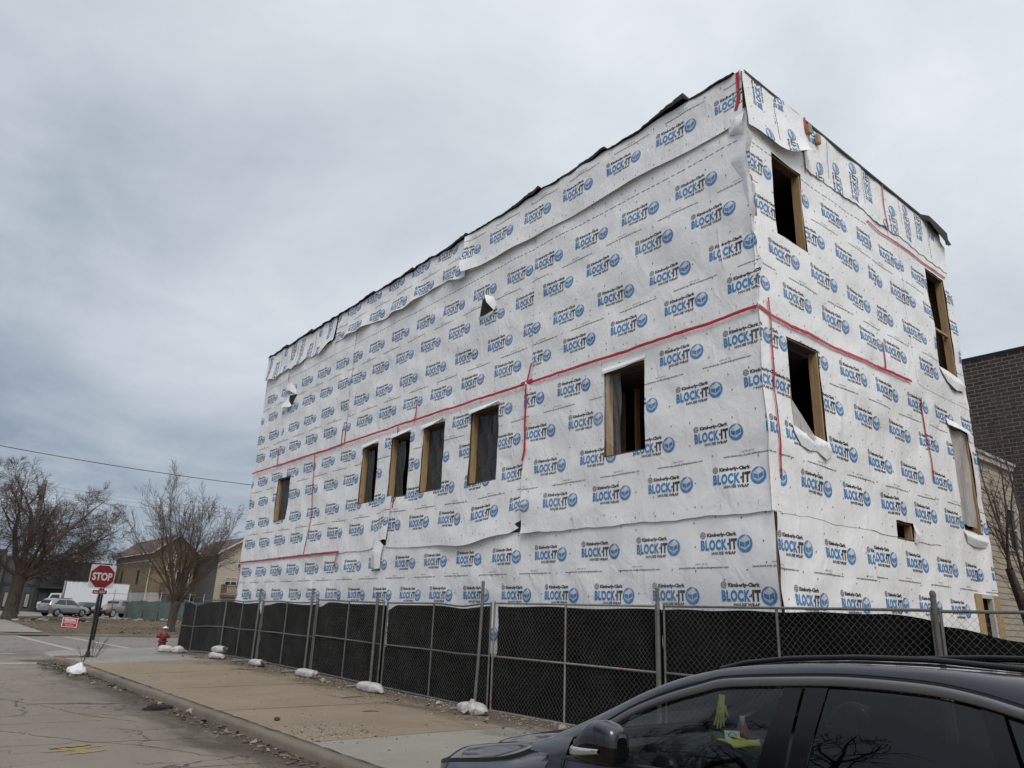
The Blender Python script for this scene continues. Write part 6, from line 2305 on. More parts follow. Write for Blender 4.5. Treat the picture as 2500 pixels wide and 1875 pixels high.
# ================================================================== vehicles in the lot
def small_car(name, label, cat, loc, heading, st, paint, glassy, wheels, hw, extras=None, group='vehicles parked in the far lot'):
    """st: stations (x, z_bottom, z_belt, z_top, half_bottom, half_belt, half_top) from tail to nose; local x forward, y left
    glassy: list of (part name, polygon in x,z , material) on both sides"""
    t = thing(name, label, cat, loc, group, heading)
    prof = []
    n_ring = None
    G = []
    xs_ = [s[0] for s in st]
    xi = np.linspace(xs_[0], xs_[-1], 44)
    A = np.array(st)
    D = np.stack([np.interp(xi, A[:, 0], A[:, c]) for c in range(7)], -1)
    for _ in range(2):
        D[1:-1, 1:] = D[1:-1, 1:] * 0.5 + (D[:-2, 1:] + D[2:, 1:]) * 0.25
    for x, zb_, zc, zt, wb, wc, wt in D:
        zm = zb_ + (zc - zb_) * 0.5
        ring = [(0, zb_), (wb * 0.92, zb_), (wb, zb_ + 0.08), (wc * 1.01, zm), (wc, zc - 0.06), (wc * 0.975, zc), ((wc * 0.3 + wt * 0.7), zc + (zt - zc) * 0.7), (wt * 0.97, zt - 0.035 * min(1, (zt - zc) * 3)), (wt * 0.82, zt), (0, zt + 0.015)]
        full = [(x, y, z) for y, z in ring] + [(x, -y, z) for y, z in ring[::-1][1:-1]]
        G.append(full + [full[0]])
    mb = MB().grid(np.array(G))
    n = len(G[0]) - 1
    mb.add(G[0][:-1], [tuple(range(n))])
    mb.add(G[-1][:-1], [tuple(range(n))[::-1]])
    o = mb.build('body', paint, None, 'angle')
    o.parent = t

    def half(x, z):
        r_ = np.array([np.interp(x, xi, D[:, c]) for c in range(7)])
        zc, zt, wc, wt = r_[2], r_[3], r_[5], r_[6]
        if z <= zc:
            return wc * 1.0
        return np.interp(z, [zc, zc + (zt - zc) * 0.7, zt], [wc * 0.975, wc * 0.3 + wt * 0.7, wt * 0.97])
    for nm, poly, mt in glassy:
        for sg in (1, -1):
            m_ = len(poly)
            V = [(x, sg * (half(x, z) + 0.012), z) for x, z in poly]
            cx = sum(p[0] for p in poly) / m_
            cz = sum(p[1] for p in poly) / m_
            V.append((cx, sg * (half(cx, cz) + 0.016), cz))
            mbx = MB().add(V, [(i, (i + 1) % m_, m_) if sg < 0 else ((i + 1) % m_, i, m_) for i in range(m_)])
            ob = mbx.build(nm, mt, None)
            ob.parent = t
    for wx, rad in wheels:
        for sg in (1, -1):
            mw = MB().lathe([(rad * 0.62, -0.11), (rad * 0.97, -0.10), (rad, -0.06), (rad, 0.06), (rad * 0.97, 0.10), (rad * 0.62, 0.11)], (wx, sg * (hw - 0.12), rad), 20, 0, 1)
            w = mw.build('wheel', 'tyre', None, 'angle')
            w.parent = t
            mr = MB()
            for k_ in range(5):
                a = 2 * math.pi * k_ / 5
                for q in (-0.13, 0.13):
                    mr.tube([(wx + 0.05 * math.cos(a + q), sg * (hw - 0.002), rad + 0.05 * math.sin(a + q)), (wx + rad * 0.6 * math.cos(a + q * 1.6), sg * (hw - 0.004), rad + rad * 0.6 * math.sin(a + q * 1.6))], rad * 0.07, 5)
            mr.lathe([(rad * 0.56, -0.005), (rad * 0.66, 0.0), (rad * 0.66, 0.012), (rad * 0.56, 0.012)], (wx, sg * (hw - 0.012), rad), 20, 0, 1)
            rr = mr.build('rim', 'rim_silver', None, 'angle')
            rr.parent = w
            # dark arch above the wheel
            ma = MB()
            P = [(wx + rad * 1.16 * math.cos(a), sg * (hw + 0.004), rad + rad * 1.16 * math.sin(a)) for a in np.linspace(0, math.pi, 14)]
            Pi_ = [(wx + rad * 0.9 * math.cos(a), sg * (hw + 0.004), rad + rad * 0.9 * math.sin(a)) for a in np.linspace(0, math.pi, 14)]
            ma.grid(np.array([P, Pi_]))
            oa = ma.build('wheel_arch', 'black_plastic', None)
            oa.parent = t
    for nm, lo, hi, mt in (extras or []):
        oo = MB().rbox(lo, hi, 0.012).build(nm, mt, None)
        oo.parent = t
    return t


def head(az):
    return math.radians(90 - az)


# silver suv, tail towards us
suv = small_car('parked_suv', 'silver suv parked in the lot with its tail towards the road', 'car', (12.25, 75.4, gz(12.2, 75.4) + 0.02), head(63),
          [(-2.28, 0.42, 0.92, 0.95, 0.70, 0.76, 0.70), (-2.20, 0.32, 1.0, 1.02, 0.82, 0.86, 0.8), (-2.0, 0.30, 1.08, 1.55, 0.86, 0.90, 0.64), (-1.75, 0.30, 1.08, 1.68, 0.88, 0.91, 0.62), (-0.5, 0.28, 1.03, 1.72, 0.89, 0.92, 0.62), (0.35, 0.28, 1.0, 1.66, 0.89, 0.92, 0.60), (1.05, 0.28, 0.99, 1.12, 0.89, 0.91, 0.70), (1.2, 0.28, 0.98, 1.02, 0.89, 0.91, 0.76), (1.9, 0.28, 0.86, 0.92, 0.88, 0.88, 0.7), (2.2, 0.30, 0.72, 0.78, 0.80, 0.80, 0.6), (2.3, 0.4, 0.62, 0.66, 0.68, 0.68, 0.5)],
          'paint_silver', [('side_window', [(-1.75, 1.16), (-0.55, 1.09), (-0.55, 1.58), (-1.2, 1.56)], 'window_dark'), ('side_window', [(-0.48, 1.09), (0.85, 1.05), (0.35, 1.50), (-0.1, 1.57), (-0.48, 1.58)], 'window_dark'), ('sill', [(-1.0, 0.28), (1.0, 0.28), (1.0, 0.40), (-1.0, 0.40)], 'black_plastic')],
          [(-1.33, 0.35), (1.33, 0.35)], 0.92,
          [('rear_window', (-2.13, -0.62, 1.14), (-1.95, 0.62, 1.50), 'window_dark'), ('tail_light', (-2.26, -0.86, 0.98), (-1.95, -0.50, 1.07), 'lamp_red'), ('tail_light', (-2.26, 0.50, 0.98), (-1.95, 0.86, 1.07), 'lamp_red'), ('bumper', (-2.34, -0.80, 0.32), (-2.15, 0.80, 0.55), 'black_plastic'), ('licence_plate', (-2.34, -0.17, 0.78), (-2.24, 0.17, 0.92), 'card_white'),
           ('wing_mirror', (0.72, -1.08, 1.02), (0.90, -0.90, 1.16), 'paint_silver'), ('roof_rail', (-1.5, -0.60, 1.70), (0.2, -0.56, 1.75), 'black_plastic')])
# beige pickup nosing towards us
suv.scale = (0.87, 0.87, 0.87)
pkp = small_car('pickup_truck', 'beige pickup truck facing left behind the chain link posts', 'pickup', (17.1, 78.4, gz(16.4, 78.4) + 0.02), head(232),
          [(-2.6, 0.5, 1.0, 1.02, 0.84, 0.86, 0.8), (-2.5, 0.45, 1.06, 1.08, 0.86, 0.88, 0.84), (-0.75, 0.4, 1.06, 1.08, 0.87, 0.88, 0.84), (-0.65, 0.4, 1.06, 1.66, 0.87, 0.88, 0.62), (0.45, 0.4, 1.04, 1.68, 0.87, 0.88, 0.62), (1.05, 0.4, 1.04, 1.10, 0.87, 0.88, 0.74), (2.1, 0.4, 0.98, 1.02, 0.86, 0.87, 0.78), (2.45, 0.42, 0.92, 0.95, 0.84, 0.85, 0.78), (2.55, 0.45, 0.80, 0.82, 0.8, 0.8, 0.75)],
          'paint_beige', [('side_window', [(-0.55, 1.14), (0.55, 1.12), (0.35, 1.52), (-0.45, 1.55)], 'window_dark')],
          [(-1.55, 0.37), (1.6, 0.37)], 0.88,
          [('headlight', (2.44, 0.44, 0.70), (2.58, 0.80, 0.88), 'lamp_clear'), ('headlight', (2.44, -0.80, 0.70), (2.58, -0.44, 0.88), 'lamp_clear'), ('turn_signal', (2.30, 0.80, 0.72), (2.56, 0.87, 0.86), 'lamp_orange'), ('grille', (2.46, -0.42, 0.68), (2.57, 0.42, 0.86), 'black_plastic'), ('bumper', (2.48, -0.85, 0.40), (2.70, 0.85, 0.60), 'black_plastic'), ('windscreen', (0.66, -0.60, 1.16), (0.86, 0.60, 1.50), 'window_dark')])
# dark saloon between them
pkp.scale = (0.95, 0.95, 0.95)
sln = small_car('parked_saloon', 'black saloon nosing out between the silver suv and the pickup', 'car', (14.6, 80.2, gz(14.6, 80) + 0.02), head(238),
          [(-2.3, 0.4, 0.85, 0.9, 0.75, 0.78, 0.7), (-1.6, 0.3, 0.95, 1.0, 0.86, 0.88, 0.7), (-0.9, 0.3, 0.96, 1.38, 0.86, 0.88, 0.6), (0.2, 0.3, 0.94, 1.40, 0.86, 0.88, 0.6), (1.0, 0.3, 0.92, 0.98, 0.86, 0.88, 0.72), (2.1, 0.3, 0.78, 0.82, 0.84, 0.84, 0.7), (2.35, 0.4, 0.65, 0.7, 0.7, 0.7, 0.6)],
          'paint_black', [('side_window', [(-0.9, 1.0), (0.7, 0.98), (0.2, 1.30), (-0.6, 1.30)], 'window_dark')], [(-1.35, 0.32), (1.4, 0.32)], 0.87,
          [('headlight', (2.18, 0.40, 0.58), (2.36, 0.74, 0.72), 'lamp_clear'), ('headlight', (2.18, -0.74, 0.58), (2.36, -0.40, 0.72), 'lamp_clear')])
sln.scale = (0.9, 0.9, 0.9)
# white box truck
bt = thing('box_truck', 'white box truck with a plain cargo box parked behind the silver suv', 'truck', (16.4, 88, 0.5), 'vehicles parked in the far lot', head(276))


def loc_build(mb, nm, mt, par, smooth=False):
    o = mb.build(nm, mt, None, smooth)
    o.parent = par
    return o


loc_build(MB().rbox((-3.9, -1.2, 1.02), (2.85, 1.2, 3.72), 0.03), 'cargo_box', 'box_white', bt)
mb = MB()
for x in (-3.9, 2.75):
    for y in (-1.22, 1.16):
        mb.box((x, y, 1.0), (x + 0.12, y + 0.06, 3.74))
mb.box((-3.9, -1.225, 3.66), (2.87, -1.15, 3.75)).box((-3.9, 1.15, 3.66), (2.87, 1.225, 3.75)).box((-3.9, -1.22, 0.98), (2.87, 1.22, 1.06))
loc_build(mb, 'box_frame', 'metal_grey', bt)
loc_build(MB().box((-3.8, -0.5, 0.62), (4.3, 0.5, 0.98)), 'chassis', 'black_plastic', bt)
cabp = [(3.0, 0.6), (5.15, 0.6), (5.2, 1.25), (4.45, 1.45), (4.05, 2.28), (3.0, 2.34)]
mb = MB().prism(cabp, -1.0, 1.0, 0, lambda u, v, w: (u, w, v))
cab = loc_build(mb, 'cab', 'paint_white', bt)
for sg in (-1, 1):
    P = [(3.2, sg * 1.01, 1.5), (4.25, sg * 1.01, 1.5), (3.95, sg * 1.01, 2.12), (3.2, sg * 1.01, 2.15)]
    mb = MB().add(P, [(0, 1, 2, 3) if sg < 0 else (3, 2, 1, 0)])
    oo = mb.build('side_window', 'window_dark', None)
    oo.parent = cab
mb = MB().add([(4.47, -0.9, 1.49), (4.47, 0.9, 1.49), (4.09, 0.88, 2.22), (4.09, -0.88, 2.22)], [(0, 1, 2, 3)])
oo = mb.build('windscreen', 'window_dark', None)
oo.parent = cab
for wx in (-2.2, 4.2):
    for sg in (1, -1):
        w = loc_build(MB().lathe([(0.26, -0.14), (0.42, -0.13), (0.44, -0.08), (0.44, 0.08), (0.42, 0.13), (0.26, 0.14)], (wx, sg * 0.95, 0.44), 18, 0, 1), 'wheel', 'tyre', bt, 'angle')
loc_build(MB().rbox((2.86, -1.1, 3.60), (2.93, -0.85, 3.70), 0.01), 'marker_light', 'lamp_orange', bt)
bt.scale = (0.87, 0.87, 0.87)

# ================================================================== the dark car at the kerb
CXM = 6.87            # mirror plane: X -> CXM - X


def spl(pts, n=40):
    """Catmull-Rom through 3D points, n samples by chord length"""
    P = np.array(pts, float)
    P = np.concatenate([[2 * P[0] - P[1]], P, [2 * P[-1] - P[-2]]])
    seg = np.linalg.norm(np.diff(P[1:-1], axis=0), axis=1)
    cum = np.concatenate([[0], np.cumsum(seg)])
    out = []
    for s in np.linspace(0, cum[-1], n):
        i = min(int(np.searchsorted(cum, s, side='right')) - 1, len(seg) - 1)
        t = (s - cum[i]) / seg[i]
        p0, p1, p2, p3 = P[i], P[i + 1], P[i + 2], P[i + 3]
        out.append(0.5 * ((2 * p1) + (-p0 + p2) * t + (2 * p0 - 5 * p1 + 4 * p2 - p3) * t * t + (-p0 + 3 * p1 - 3 * p2 + p3) * t ** 3))
    return np.array(out)


def atY(curve, y):
    c = curve[np.argsort(curve[:, 1])]
    y = np.asarray(y, float)
    return np.stack([np.interp(y, c[:, 1], c[:, 0]), y, np.interp(y, c[:, 1], c[:, 2])], -1)


def flip(G):
    G = np.array(G, float).copy()
    G[..., 0] = CXM - G[..., 0]
    return G


CAR = thing('parked_car', 'dark grey crossover car parked at the kerb in the foreground with yellow gloves inside', 'car', (3.435, 1.75, 0.0))

cH = spl([(2.72, 3.90, 0.93), (2.63, 3.76, 0.985), (2.575, 3.60, 1.018), (2.56, 3.40, 1.050), (2.565, 3.20, 1.082), (2.585, 3.06, 1.120), (2.615, 2.95, 1.165), (2.665, 2.84, 1.208), (2.70, 2.76, 1.235)], 50)
cA = spl([(2.70, 2.93, 1.205), (2.715, 2.87, 1.232), (2.73, 2.79, 1.272), (2.75, 2.53, 1.385), (2.765, 2.34, 1.468), (2.775, 2.17, 1.532), (2.785, 2.0, 1.575), (2.80, 1.75, 1.616), (2.80, 1.4, 1.640), (2.80, 1.0, 1.646), (2.80, 0.6, 1.630), (2.81, 0.2, 1.595), (2.83, -0.2, 1.53), (2.86, -0.42, 1.48)], 90)
cT = spl([(2.57, 2.76, 1.190), (2.60, 2.62, 1.258), (2.63, 2.49, 1.328), (2.655, 2.35, 1.405), (2.675, 2.17, 1.476), (2.685, 2.01, 1.525), (2.69, 1.89, 1.556), (2.70, 1.54, 1.590), (2.70, 1.34, 1.600), (2.70, 1.12, 1.597), (2.695, 0.98, 1.580), (2.69, 0.86, 1.553), (2.675, 0.6, 1.488), (2.65, 0.2, 1.40), (2.62, -0.1, 1.345), (2.60, -0.3, 1.32)], 90)
cB = spl([(2.54, 2.78, 1.160), (2.53, 2.62, 1.172), (2.52, 2.43, 1.184), (2.517, 2.15, 1.205), (2.515, 1.8, 1.225), (2.515, 1.5, 1.242), (2.515, 0.9, 1.272), (2.525, 0.4, 1.31), (2.55, 0.0, 1.335), (2.58, -0.3, 1.318)], 70)


def both(fn):
    for k_ in (0, 1):
        fn(k_)


def patch(name, G, mats, parent, side=0, mi=0, smooth=True, flipn=False, solid=0.0):
    """side 0 = street side as given, 1 = mirrored"""
    G = flip(G) if side else np.array(G, float)
    mb = MB().grid(G, mi, flip=bool(side) ^ flipn)
    return mb.build(name, mats, parent, smooth, solid=solid)


# hood
ts = np.linspace(0, 1, 26)
yc = np.linspace(3.90, 2.76, 50)
zc = np.interp(yc, [2.76, 2.9, 3.2, 3.5, 3.7, 3.86, 3.97][0:7], [1.208, 1.190, 1.155, 1.108, 1.068, 1.01, 0.93])
G = []
for i in range(50):
    e = cH[i]
    row = []
    fy = 3.98 if i == 0 else None
    yce = 3.985 - (3.985 - 2.95) * i / 49
    zce = float(np.interp(yce, [2.9, 3.2, 3.5, 3.7, 3.86, 3.985], [1.205, 1.165, 1.115, 1.07, 1.01, 0.94]))
    for t in ts:
        x = e[0] + (3.435 - e[0]) * t
        y = e[1] + (yce - e[1]) * (1 - (1 - t) ** 1.8)
        rise = 1 - (1 - t) ** 3.0
        z = e[2] + (zce - e[2]) * rise + 0.030 * math.exp(-((t - 0.17) / 0.10) ** 2) * min(1, i / 8) + 0.022 * float(sstep(0.40, 0.52, t)) * math.exp(-((i - 25) / 25.0) ** 2)
        row.append((x, y, z))
    G.append(row)
Gh = np.array(G)
full = np.concatenate([Gh, flip(Gh)[:, ::-1][:, 1:]], axis=1)
MB().grid(full, flip=True).build('hood', 'car_paint', CAR, True)
# dark shut line along the hood edge
for sd_ in (0, 1):
    a_ = cH.copy()
    b_ = cH + np.array([-0.002, 0, -0.015])
    G = np.stack([a_ + np.array([-0.004, 0, 0.004]), b_ + np.array([-0.004, 0, 0])], 1)
    patch('shut_line', G, 'black_plastic', CAR, sd_)
# windscreen, scuttle, roof
base = np.array([(2.72 + (3.435 - 2.72) * t, 2.90 + 0.11 * math.sin(t * math.pi / 2), 1.222 - 0.01 * t) for t in np.linspace(0, 1, 14)])
topc = np.array([(2.79 + (3.435 - 2.79) * t, 1.985 - 0.09 * math.sin(t * math.pi / 2), 1.583 + 0.050 * math.sin(t * math.pi / 2)) for t in np.linspace(0, 1, 14)])
G = []
for u in np.linspace(0, 1, 20):
    row = []
    ya = 2.90 + (1.985 - 2.90) * u
    la = atY(cA, ya)
    for j in range(14):
        p = base[j] + (topc[j] - base[j]) * u
        p = p + np.array([0, 0, 0.045 * math.sin(math.pi * u)])
        w_ = (1 - j / 13) ** 2
        p = p * (1 - w_) + (la + np.array([0.03, 0, -0.004])) * w_
        row.append(p)
    G.append(row)
Gw = np.array(G)
full = np.concatenate([Gw, flip(Gw)[:, ::-1][:, 1:]], axis=1)
MB().grid(full, flip=True).build('windscreen', 'car_glass', CAR, True)
G = []
for i, t in enumerate(np.linspace(0, 1, 14)):
    a_ = base[i] + np.array([0, 0.03, -0.008])
    e = cH[-1] + (np.array([3.435, 2.99, 1.19]) - cH[-1]) * t
    G.append([a_, np.array([a_[0], a_[1] + 0.09, a_[2] - 0.03])])
Gs = np.array(G)
MB().grid(np.concatenate([Gs, flip(Gs)[::-1][1:]])).build('scuttle', 'black_plastic', CAR, True)
G = []
for y in np.linspace(1.985, -0.42, 40):
    e = atY(cA, y)
    zc_ = float(np.interp(y, [-0.42, -0.2, 0.2, 0.6, 1.0, 1.4, 1.75, 1.985], [1.50, 1.55, 1.605, 1.640, 1.656, 1.655, 1.645, 1.634]))
    sh = -0.09 if y > 1.9 else 0
    row = []
    for t in np.linspace(0, 1, 14):
        yy = y - 0.09 * math.sin(t * math.pi / 2) * max(0, (y - 1.5) / 0.485)
        row.append((e[0] + (3.435 - e[0]) * t, yy, e[2] + (zc_ - e[2]) * math.sin(t * math.pi / 2)))
    G.append(row)
Gr = np.array(G)
full = np.concatenate([Gr, flip(Gr)[:, ::-1][:, 1:]], axis=1)
body = MB()
body.grid(full, flip=True)
hl = MB().grid(full + np.array([0, 0, -0.045]), flip=False).build('headliner', 'headliner', CAR, True)
# pillars and cant rails, with a rounded section
for sd_ in (0, 1):
    G = []
    for y in np.linspace(2.90, -0.30, 90):
        a_ = atY(cA, y)
        t_ = atY(cT, min(y, 2.75)) + np.array([0, 0, 0.012])
        if y > 2.75:
            t_[1] = y
            t_[2] -= (y - 2.75) * 0.25
        row = []
        for q in np.linspace(0, 1, 9):
            p = a_ * (1 - q) + t_ * q
            p = p + np.array([-0.020, 0, 0.014]) * math.sin(math.pi * q)
            row.append(p)
        G.append(row)
    G = np.array(G)
    body.grid(flip(G) if sd_ else G, flip=bool(sd_))
    Gi = G + np.array([0.045, 0, -0.03])
    patch('pillar_trim', Gi, 'trim_interior', CAR, sd_, flipn=True)
    # gutter, bright strip and seal along the top of the windows
    yy = np.linspace(2.66, -0.25, 90)
    Tc = atY(cT, yy)
    patch('gutter', np.stack([Tc + np.array([0.004, 0, 0.014]), Tc + np.array([-0.001, 0, 0.002]), Tc + np.array([-0.002, 0, -0.001])], 1), 'black_plastic', CAR, sd_)
    dn = np.stack([-0.012 + 0 * yy, 0 * yy, -0.031 * np.ones_like(yy)], -1)
    for a0, a1 in ((0, 35), (34, 90)):
        s_ = slice(a0, a1)
        patch('window_trim', np.stack([Tc[s_] + np.array([-0.004, 0, 0.001]), Tc[s_] + np.array([-0.012, 0, -0.003]), Tc[s_] + dn[s_] * np.array([1, 1, 0.95]) + np.array([-0.002, 0, 0]), Tc[s_] + dn[s_] + np.array([0.004, 0, -0.001])], 1), 'satin_trim', CAR, sd_)
    # roof rail over a black strip that stands in for its shaded gap
    ry = np.linspace(2.02, -0.15, 60)
    rz_ = np.interp(ry, [-0.15, 0.0, 0.4, 0.88, 1.16, 1.42, 1.69, 1.9, 2.02], [1.545, 1.588, 1.632, 1.660, 1.671, 1.664, 1.644, 1.614, 1.582])
    x_ = 2.832
    mb = MB()
    P = [(x_, a, b) for a, b in zip(ry, rz_)]
    if sd_:
        P = [(CXM - a, b, c) for a, b, c in P]
    mb.tube(P, 0.0105, 10)
    rl_ = mb.build('roof_rail', 'rail_grey', CAR, True)
    e = atY(cA, ry)
    G = np.stack([np.stack([np.full_like(ry, x_ - 0.002), ry, rz_ - 0.012], -1), np.stack([np.full_like(ry, x_ - 0.012), ry, e[:, 2] + 0.004], -1), np.stack([np.full_like(ry, x_ - 0.026), ry, e[:, 2] + 0.003], -1)], 1)
    patch('rail_gap_shade', G, 'black_plastic', rl_, sd_)


def side_x(z):
    return float(np.interp(z, [0.25, 0.35, 0.55, 0.75, 0.92, 1.08, 1.16, 1.24, 1.4], [2.58, 2.53, 2.505, 2.515, 2.505, 2.495, 2.515, 2.52, 2.60]))


# flanks: fender, doors, quarter; wheel openings are cut out
AX = ((3.16, 0.365), (0.42, 0.365))


def flank(mb, y0, y1, topfn, sd_, zlow=0.27):
    ny, nz_ = max(3, int(abs(y0 - y1) / 0.03)), 30
    ys_ = np.linspace(y0, y1, ny)
    G = np.zeros((ny, nz_, 3))
    for i, y in enumerate(ys_):
        tp = topfn(y)
        for j, q in enumerate(np.linspace(0, 1, nz_)):
            z = tp[2] + (zlow - tp[2]) * q
            w_ = max(0.0, 1 - q / 0.12) ** 2
            plan = 0.0
            if y > 3.35:
                plan = 0.20 * ((y - 3.35) / 0.55) ** 2.2
            if y < -0.1:
                plan = 0.20 * ((-0.1 - y) / 0.45) ** 2
            x = side_x(z) + plan
            G[i, j] = (x * (1 - w_) + tp[0] * w_, y, z)
    if sd_:
        G = flip(G)
    n, m = ny, nz_
    F = []
    for i in range(n - 1):
        for j in range(m - 1):
            c = (G[i, j] + G[i + 1, j + 1]) / 2
            if any((c[1] - ay) ** 2 + (c[2] - az) ** 2 < 0.41 ** 2 for ay, az in AX):
                continue
            q = (i * m + j, i * m + j + 1, (i + 1) * m + j + 1, (i + 1) * m + j)
            F.append(q[::-1] if sd_ else q)
    mb.add(G.reshape(-1, 3), F)


for sd_ in (0, 1):
    mb = MB()
    flank(mb, 3.88, 2.765, lambda y: atY(cH, y) + np.array([-0.003, 0, -0.014]), sd_)
    flank(mb, 2.765, 2.662, lambda y: np.array([2.53, y, 1.166]), sd_)
    # bridge between the hood edge and the foot of the pillar
    G = []
    for q in np.linspace(0, 1, 10):
        y = 2.90 - 0.24 * q
        h_ = atY(cA, min(y + 0.02, 2.92))
        t_ = np.array([2.53, y, 1.165])
        G.append([h_ * (1 - w_) + t_ * w_ + np.array([-0.035, 0, 0.012]) * math.sin(math.pi * w_) for w_ in np.linspace(0, 1, 8)])
    G = np.array(G)
    mb.grid(flip(G) if sd_ else G, flip=bool(sd_))
    mb.build('fender', 'car_paint', CAR, True)
    for nm, ya, yb in (('front', 2.655, 1.585), ('rear', 1.575, 0.62)):
        mb = MB()
        flank(mb, ya, yb, lambda y: atY(cB, y), sd_)
        door = mb.build('door', 'car_paint', CAR, True)
        # glass of this door
        if nm == 'front':
            yt0, yt1, yb0, yb1 = 2.38, 1.635, 2.36, 1.69
        else:
            yt0, yt1, yb0, yb1 = 1.47, 0.975, 1.505, 0.86
        G = []
        for u in np.linspace(0, 1, 18):
            a_ = atY(cT, yt0 + (yt1 - yt0) * u) + np.array([-0.004, 0, -0.036])
            b_ = atY(cB, yb0 + (yb1 - yb0) * u) + np.array([0.006, 0, -0.02])
            row = []
            for v in np.linspace(0, 1, 10):
                p = a_ * (1 - v) + b_ * v + np.array([-0.012, 0, 0]) * math.sin(math.pi * v)
                row.append(p)
            G.append(row)
        patch('side_window', G, 'car_glass' if nm == 'front' else 'car_glass_tinted', door, sd_)
        if nm == 'front':
            # sail panel before the glass
            G = []
            for u in np.linspace(0, 1, 8):
                y = 2.66 + (2.375 - 2.66) * u
                a_ = atY(cT, y) + np.array([-0.003, 0, -0.034])
                b_ = atY(cB, y + 0.01) + np.array([0.004, 0, -0.02])
                if a_[2] < b_[2]:
                    a_[2] = b_[2] + 0.002
                G.append([a_, (a_ + b_) / 2 + np.array([-0.006, 0, 0]), b_])
            patch('mirror_sail', G, 'black_gloss', door, sd_)
            segs = ((1.640, 1.568, 1.695, 1.578),)
        else:
            segs = ((1.556, 1.468, 1.566, 1.508), (0.975, 0.915, 0.862, 0.80))
        for q0, q1, q2, q3 in segs:
            G = []
            for u in np.linspace(0, 1, 4):
                a_ = atY(cT, q0 + (q1 - q0) * u) + np.array([-0.007, 0, -0.033])
                b_ = atY(cB, q2 + (q3 - q2) * u) + np.array([0.001, 0, -0.02])
                G.append([a_ * (1 - v) + b_ * v + np.array([-0.014, 0, 0]) * math.sin(math.pi * v) for v in np.linspace(0, 1, 8)])
            patch('pillar_cover', G, 'black_gloss', door, sd_)
        # belt seal
        yy = np.linspace(ya, yb, 20)
        b_ = atY(cB, yy)
        patch('belt_seal', np.stack([b_ + np.array([0.004, 0, 0.006]), b_ + np.array([-0.005, 0, 0.002]), b_ + np.array([-0.005, 0, -0.014])], 1), 'black_plastic', door, sd_)
        mb = MB()
        hp = [(side_x(0.98) - 0.028, yb + 0.13 + 0.18 * q, 1.02 - 0.004 * (q > 0.5)) for q in (0, 0.3, 0.7, 1)]
        hp = [(side_x(0.98) - 0.002, yb + 0.11, 1.02)] + hp + [(side_x(0.98) - 0.002, yb + 0.33, 1.02)]
        if sd_:
            hp = [(CXM - a, b, c) for a, b, c in hp]
        mb.tube(hp, 0.013, 8)
        mb.build('handle', 'car_paint', door, True)
    # rear quarter
    mb = MB()
    flank(mb, 0.61, -0.52, lambda y: atY(cB, max(y, -0.28)) if y > -0.28 else np.array([2.58 + 0.2 * ((-0.1 - y) / 0.45) ** 2, y, 1.318 - 0.4 * (-0.28 - y)]), sd_)
    mb.build('quarter_panel', 'car_paint', CAR, True)
    G = []
    for u in np.linspace(0, 1, 8):
        a_ = atY(cT, 0.905 - 0.70 * u) + np.array([-0.004, 0, -0.036])
        b_ = atY(cB, 0.79 - 0.50 * u) + np.array([0.006, 0, -0.01])
        G.append([a_ * (1 - v) + b_ * v + np.array([-0.010, 0, 0]) * math.sin(math.pi * v) for v in np.linspace(0, 1, 6)])
    patch('quarter_window', G, 'car_glass_tinted', CAR, sd_)
    # D pillar
    G = []
    for y in np.linspace(0.21, -0.40, 12):
        a_ = atY(cT, max(y, -0.28)) + np.array([0, min(0, y + 0.28), -0.02])
        b_ = atY(cB, max(y, -0.28)) + np.array([0, min(0, y + 0.28), 0])
        G.append([a_ * (1 - v) + b_ * v for v in np.linspace(0, 1, 5)])
    G = np.array(G)
    body.grid(flip(G) if sd_ else G, flip=bool(sd_))
    # door shut lines
    for y in (2.66, 1.58, 0.615):
        G = []
        for z in np.linspace(0.32, 1.165 + (0.06 if y < 2 else 0), 16):
            G.append([(side_x(z) - 0.0035 , y + 0.004, z), (side_x(z) - 0.0035, y - 0.004, z)])
        patch('shut_line', G, 'black_plastic', CAR, sd_)
body.build('body', 'car_paint', CAR, True)

# nose and tail
NX = np.linspace(2.66, 3.435, 16)
G = []
for x in NX:
    u = (x - 2.66) / (3.435 - 2.66)
    y = 3.86 + 0.19 * math.sin(u * math.pi / 2) ** 0.8
    zt = 0.935 + 0.0 * u
    G.append([(x, y - 0.06, zt), (x, y, zt - 0.06), (x, y + 0.03, 0.70), (x, y + 0.01, 0.45), (x, y - 0.06, 0.26)])
Gn = np.array(G)
MB().grid(np.concatenate([Gn, flip(Gn)[::-1][1:]]), flip=True).build('front_bumper', 'car_paint', CAR, True)
MB().rbox((2.85, 4.03, 0.50), (4.02, 4.085, 0.80), 0.02).build('grille', 'black_plastic', CAR)
for sd_ in (0, 1):
    G = []
    for u in np.linspace(0, 1, 12):
        y = 3.98 - 0.42 * u
        x = 2.86 - 0.245 * u ** 0.7
        zt = 0.925 + 0.085 * u
        G.append([(x + 0.03, y, zt), (x, y + 0.01, zt - 0.025), (x - 0.012, y + 0.012, zt - 0.05 - 0.02 * (1 - u)), (x + 0.0, y, zt - 0.085 + 0.035 * u)])
    hl_ = patch('headlight', G, 'lamp_clear', CAR, sd_)
    patch('lens', np.array(G) + np.array([-0.008, 0.006, 0.006]), 'lamp_glass', hl_, sd_)
G = []
for x in np.linspace(2.60, 3.435, 12):
    u = (x - 2.60) / (3.435 - 2.60)
    y = -0.42 - 0.12 * math.sin(u * math.pi / 2) ** 0.8
    G.append([(x + 0.24 * (1 - u), y + 0.12, 1.49), (x + 0.1 * (1 - u), y + 0.02, 1.25), (x, y - 0.02, 1.0), (x, y - 0.08, 0.7), (x, y, 0.3)])
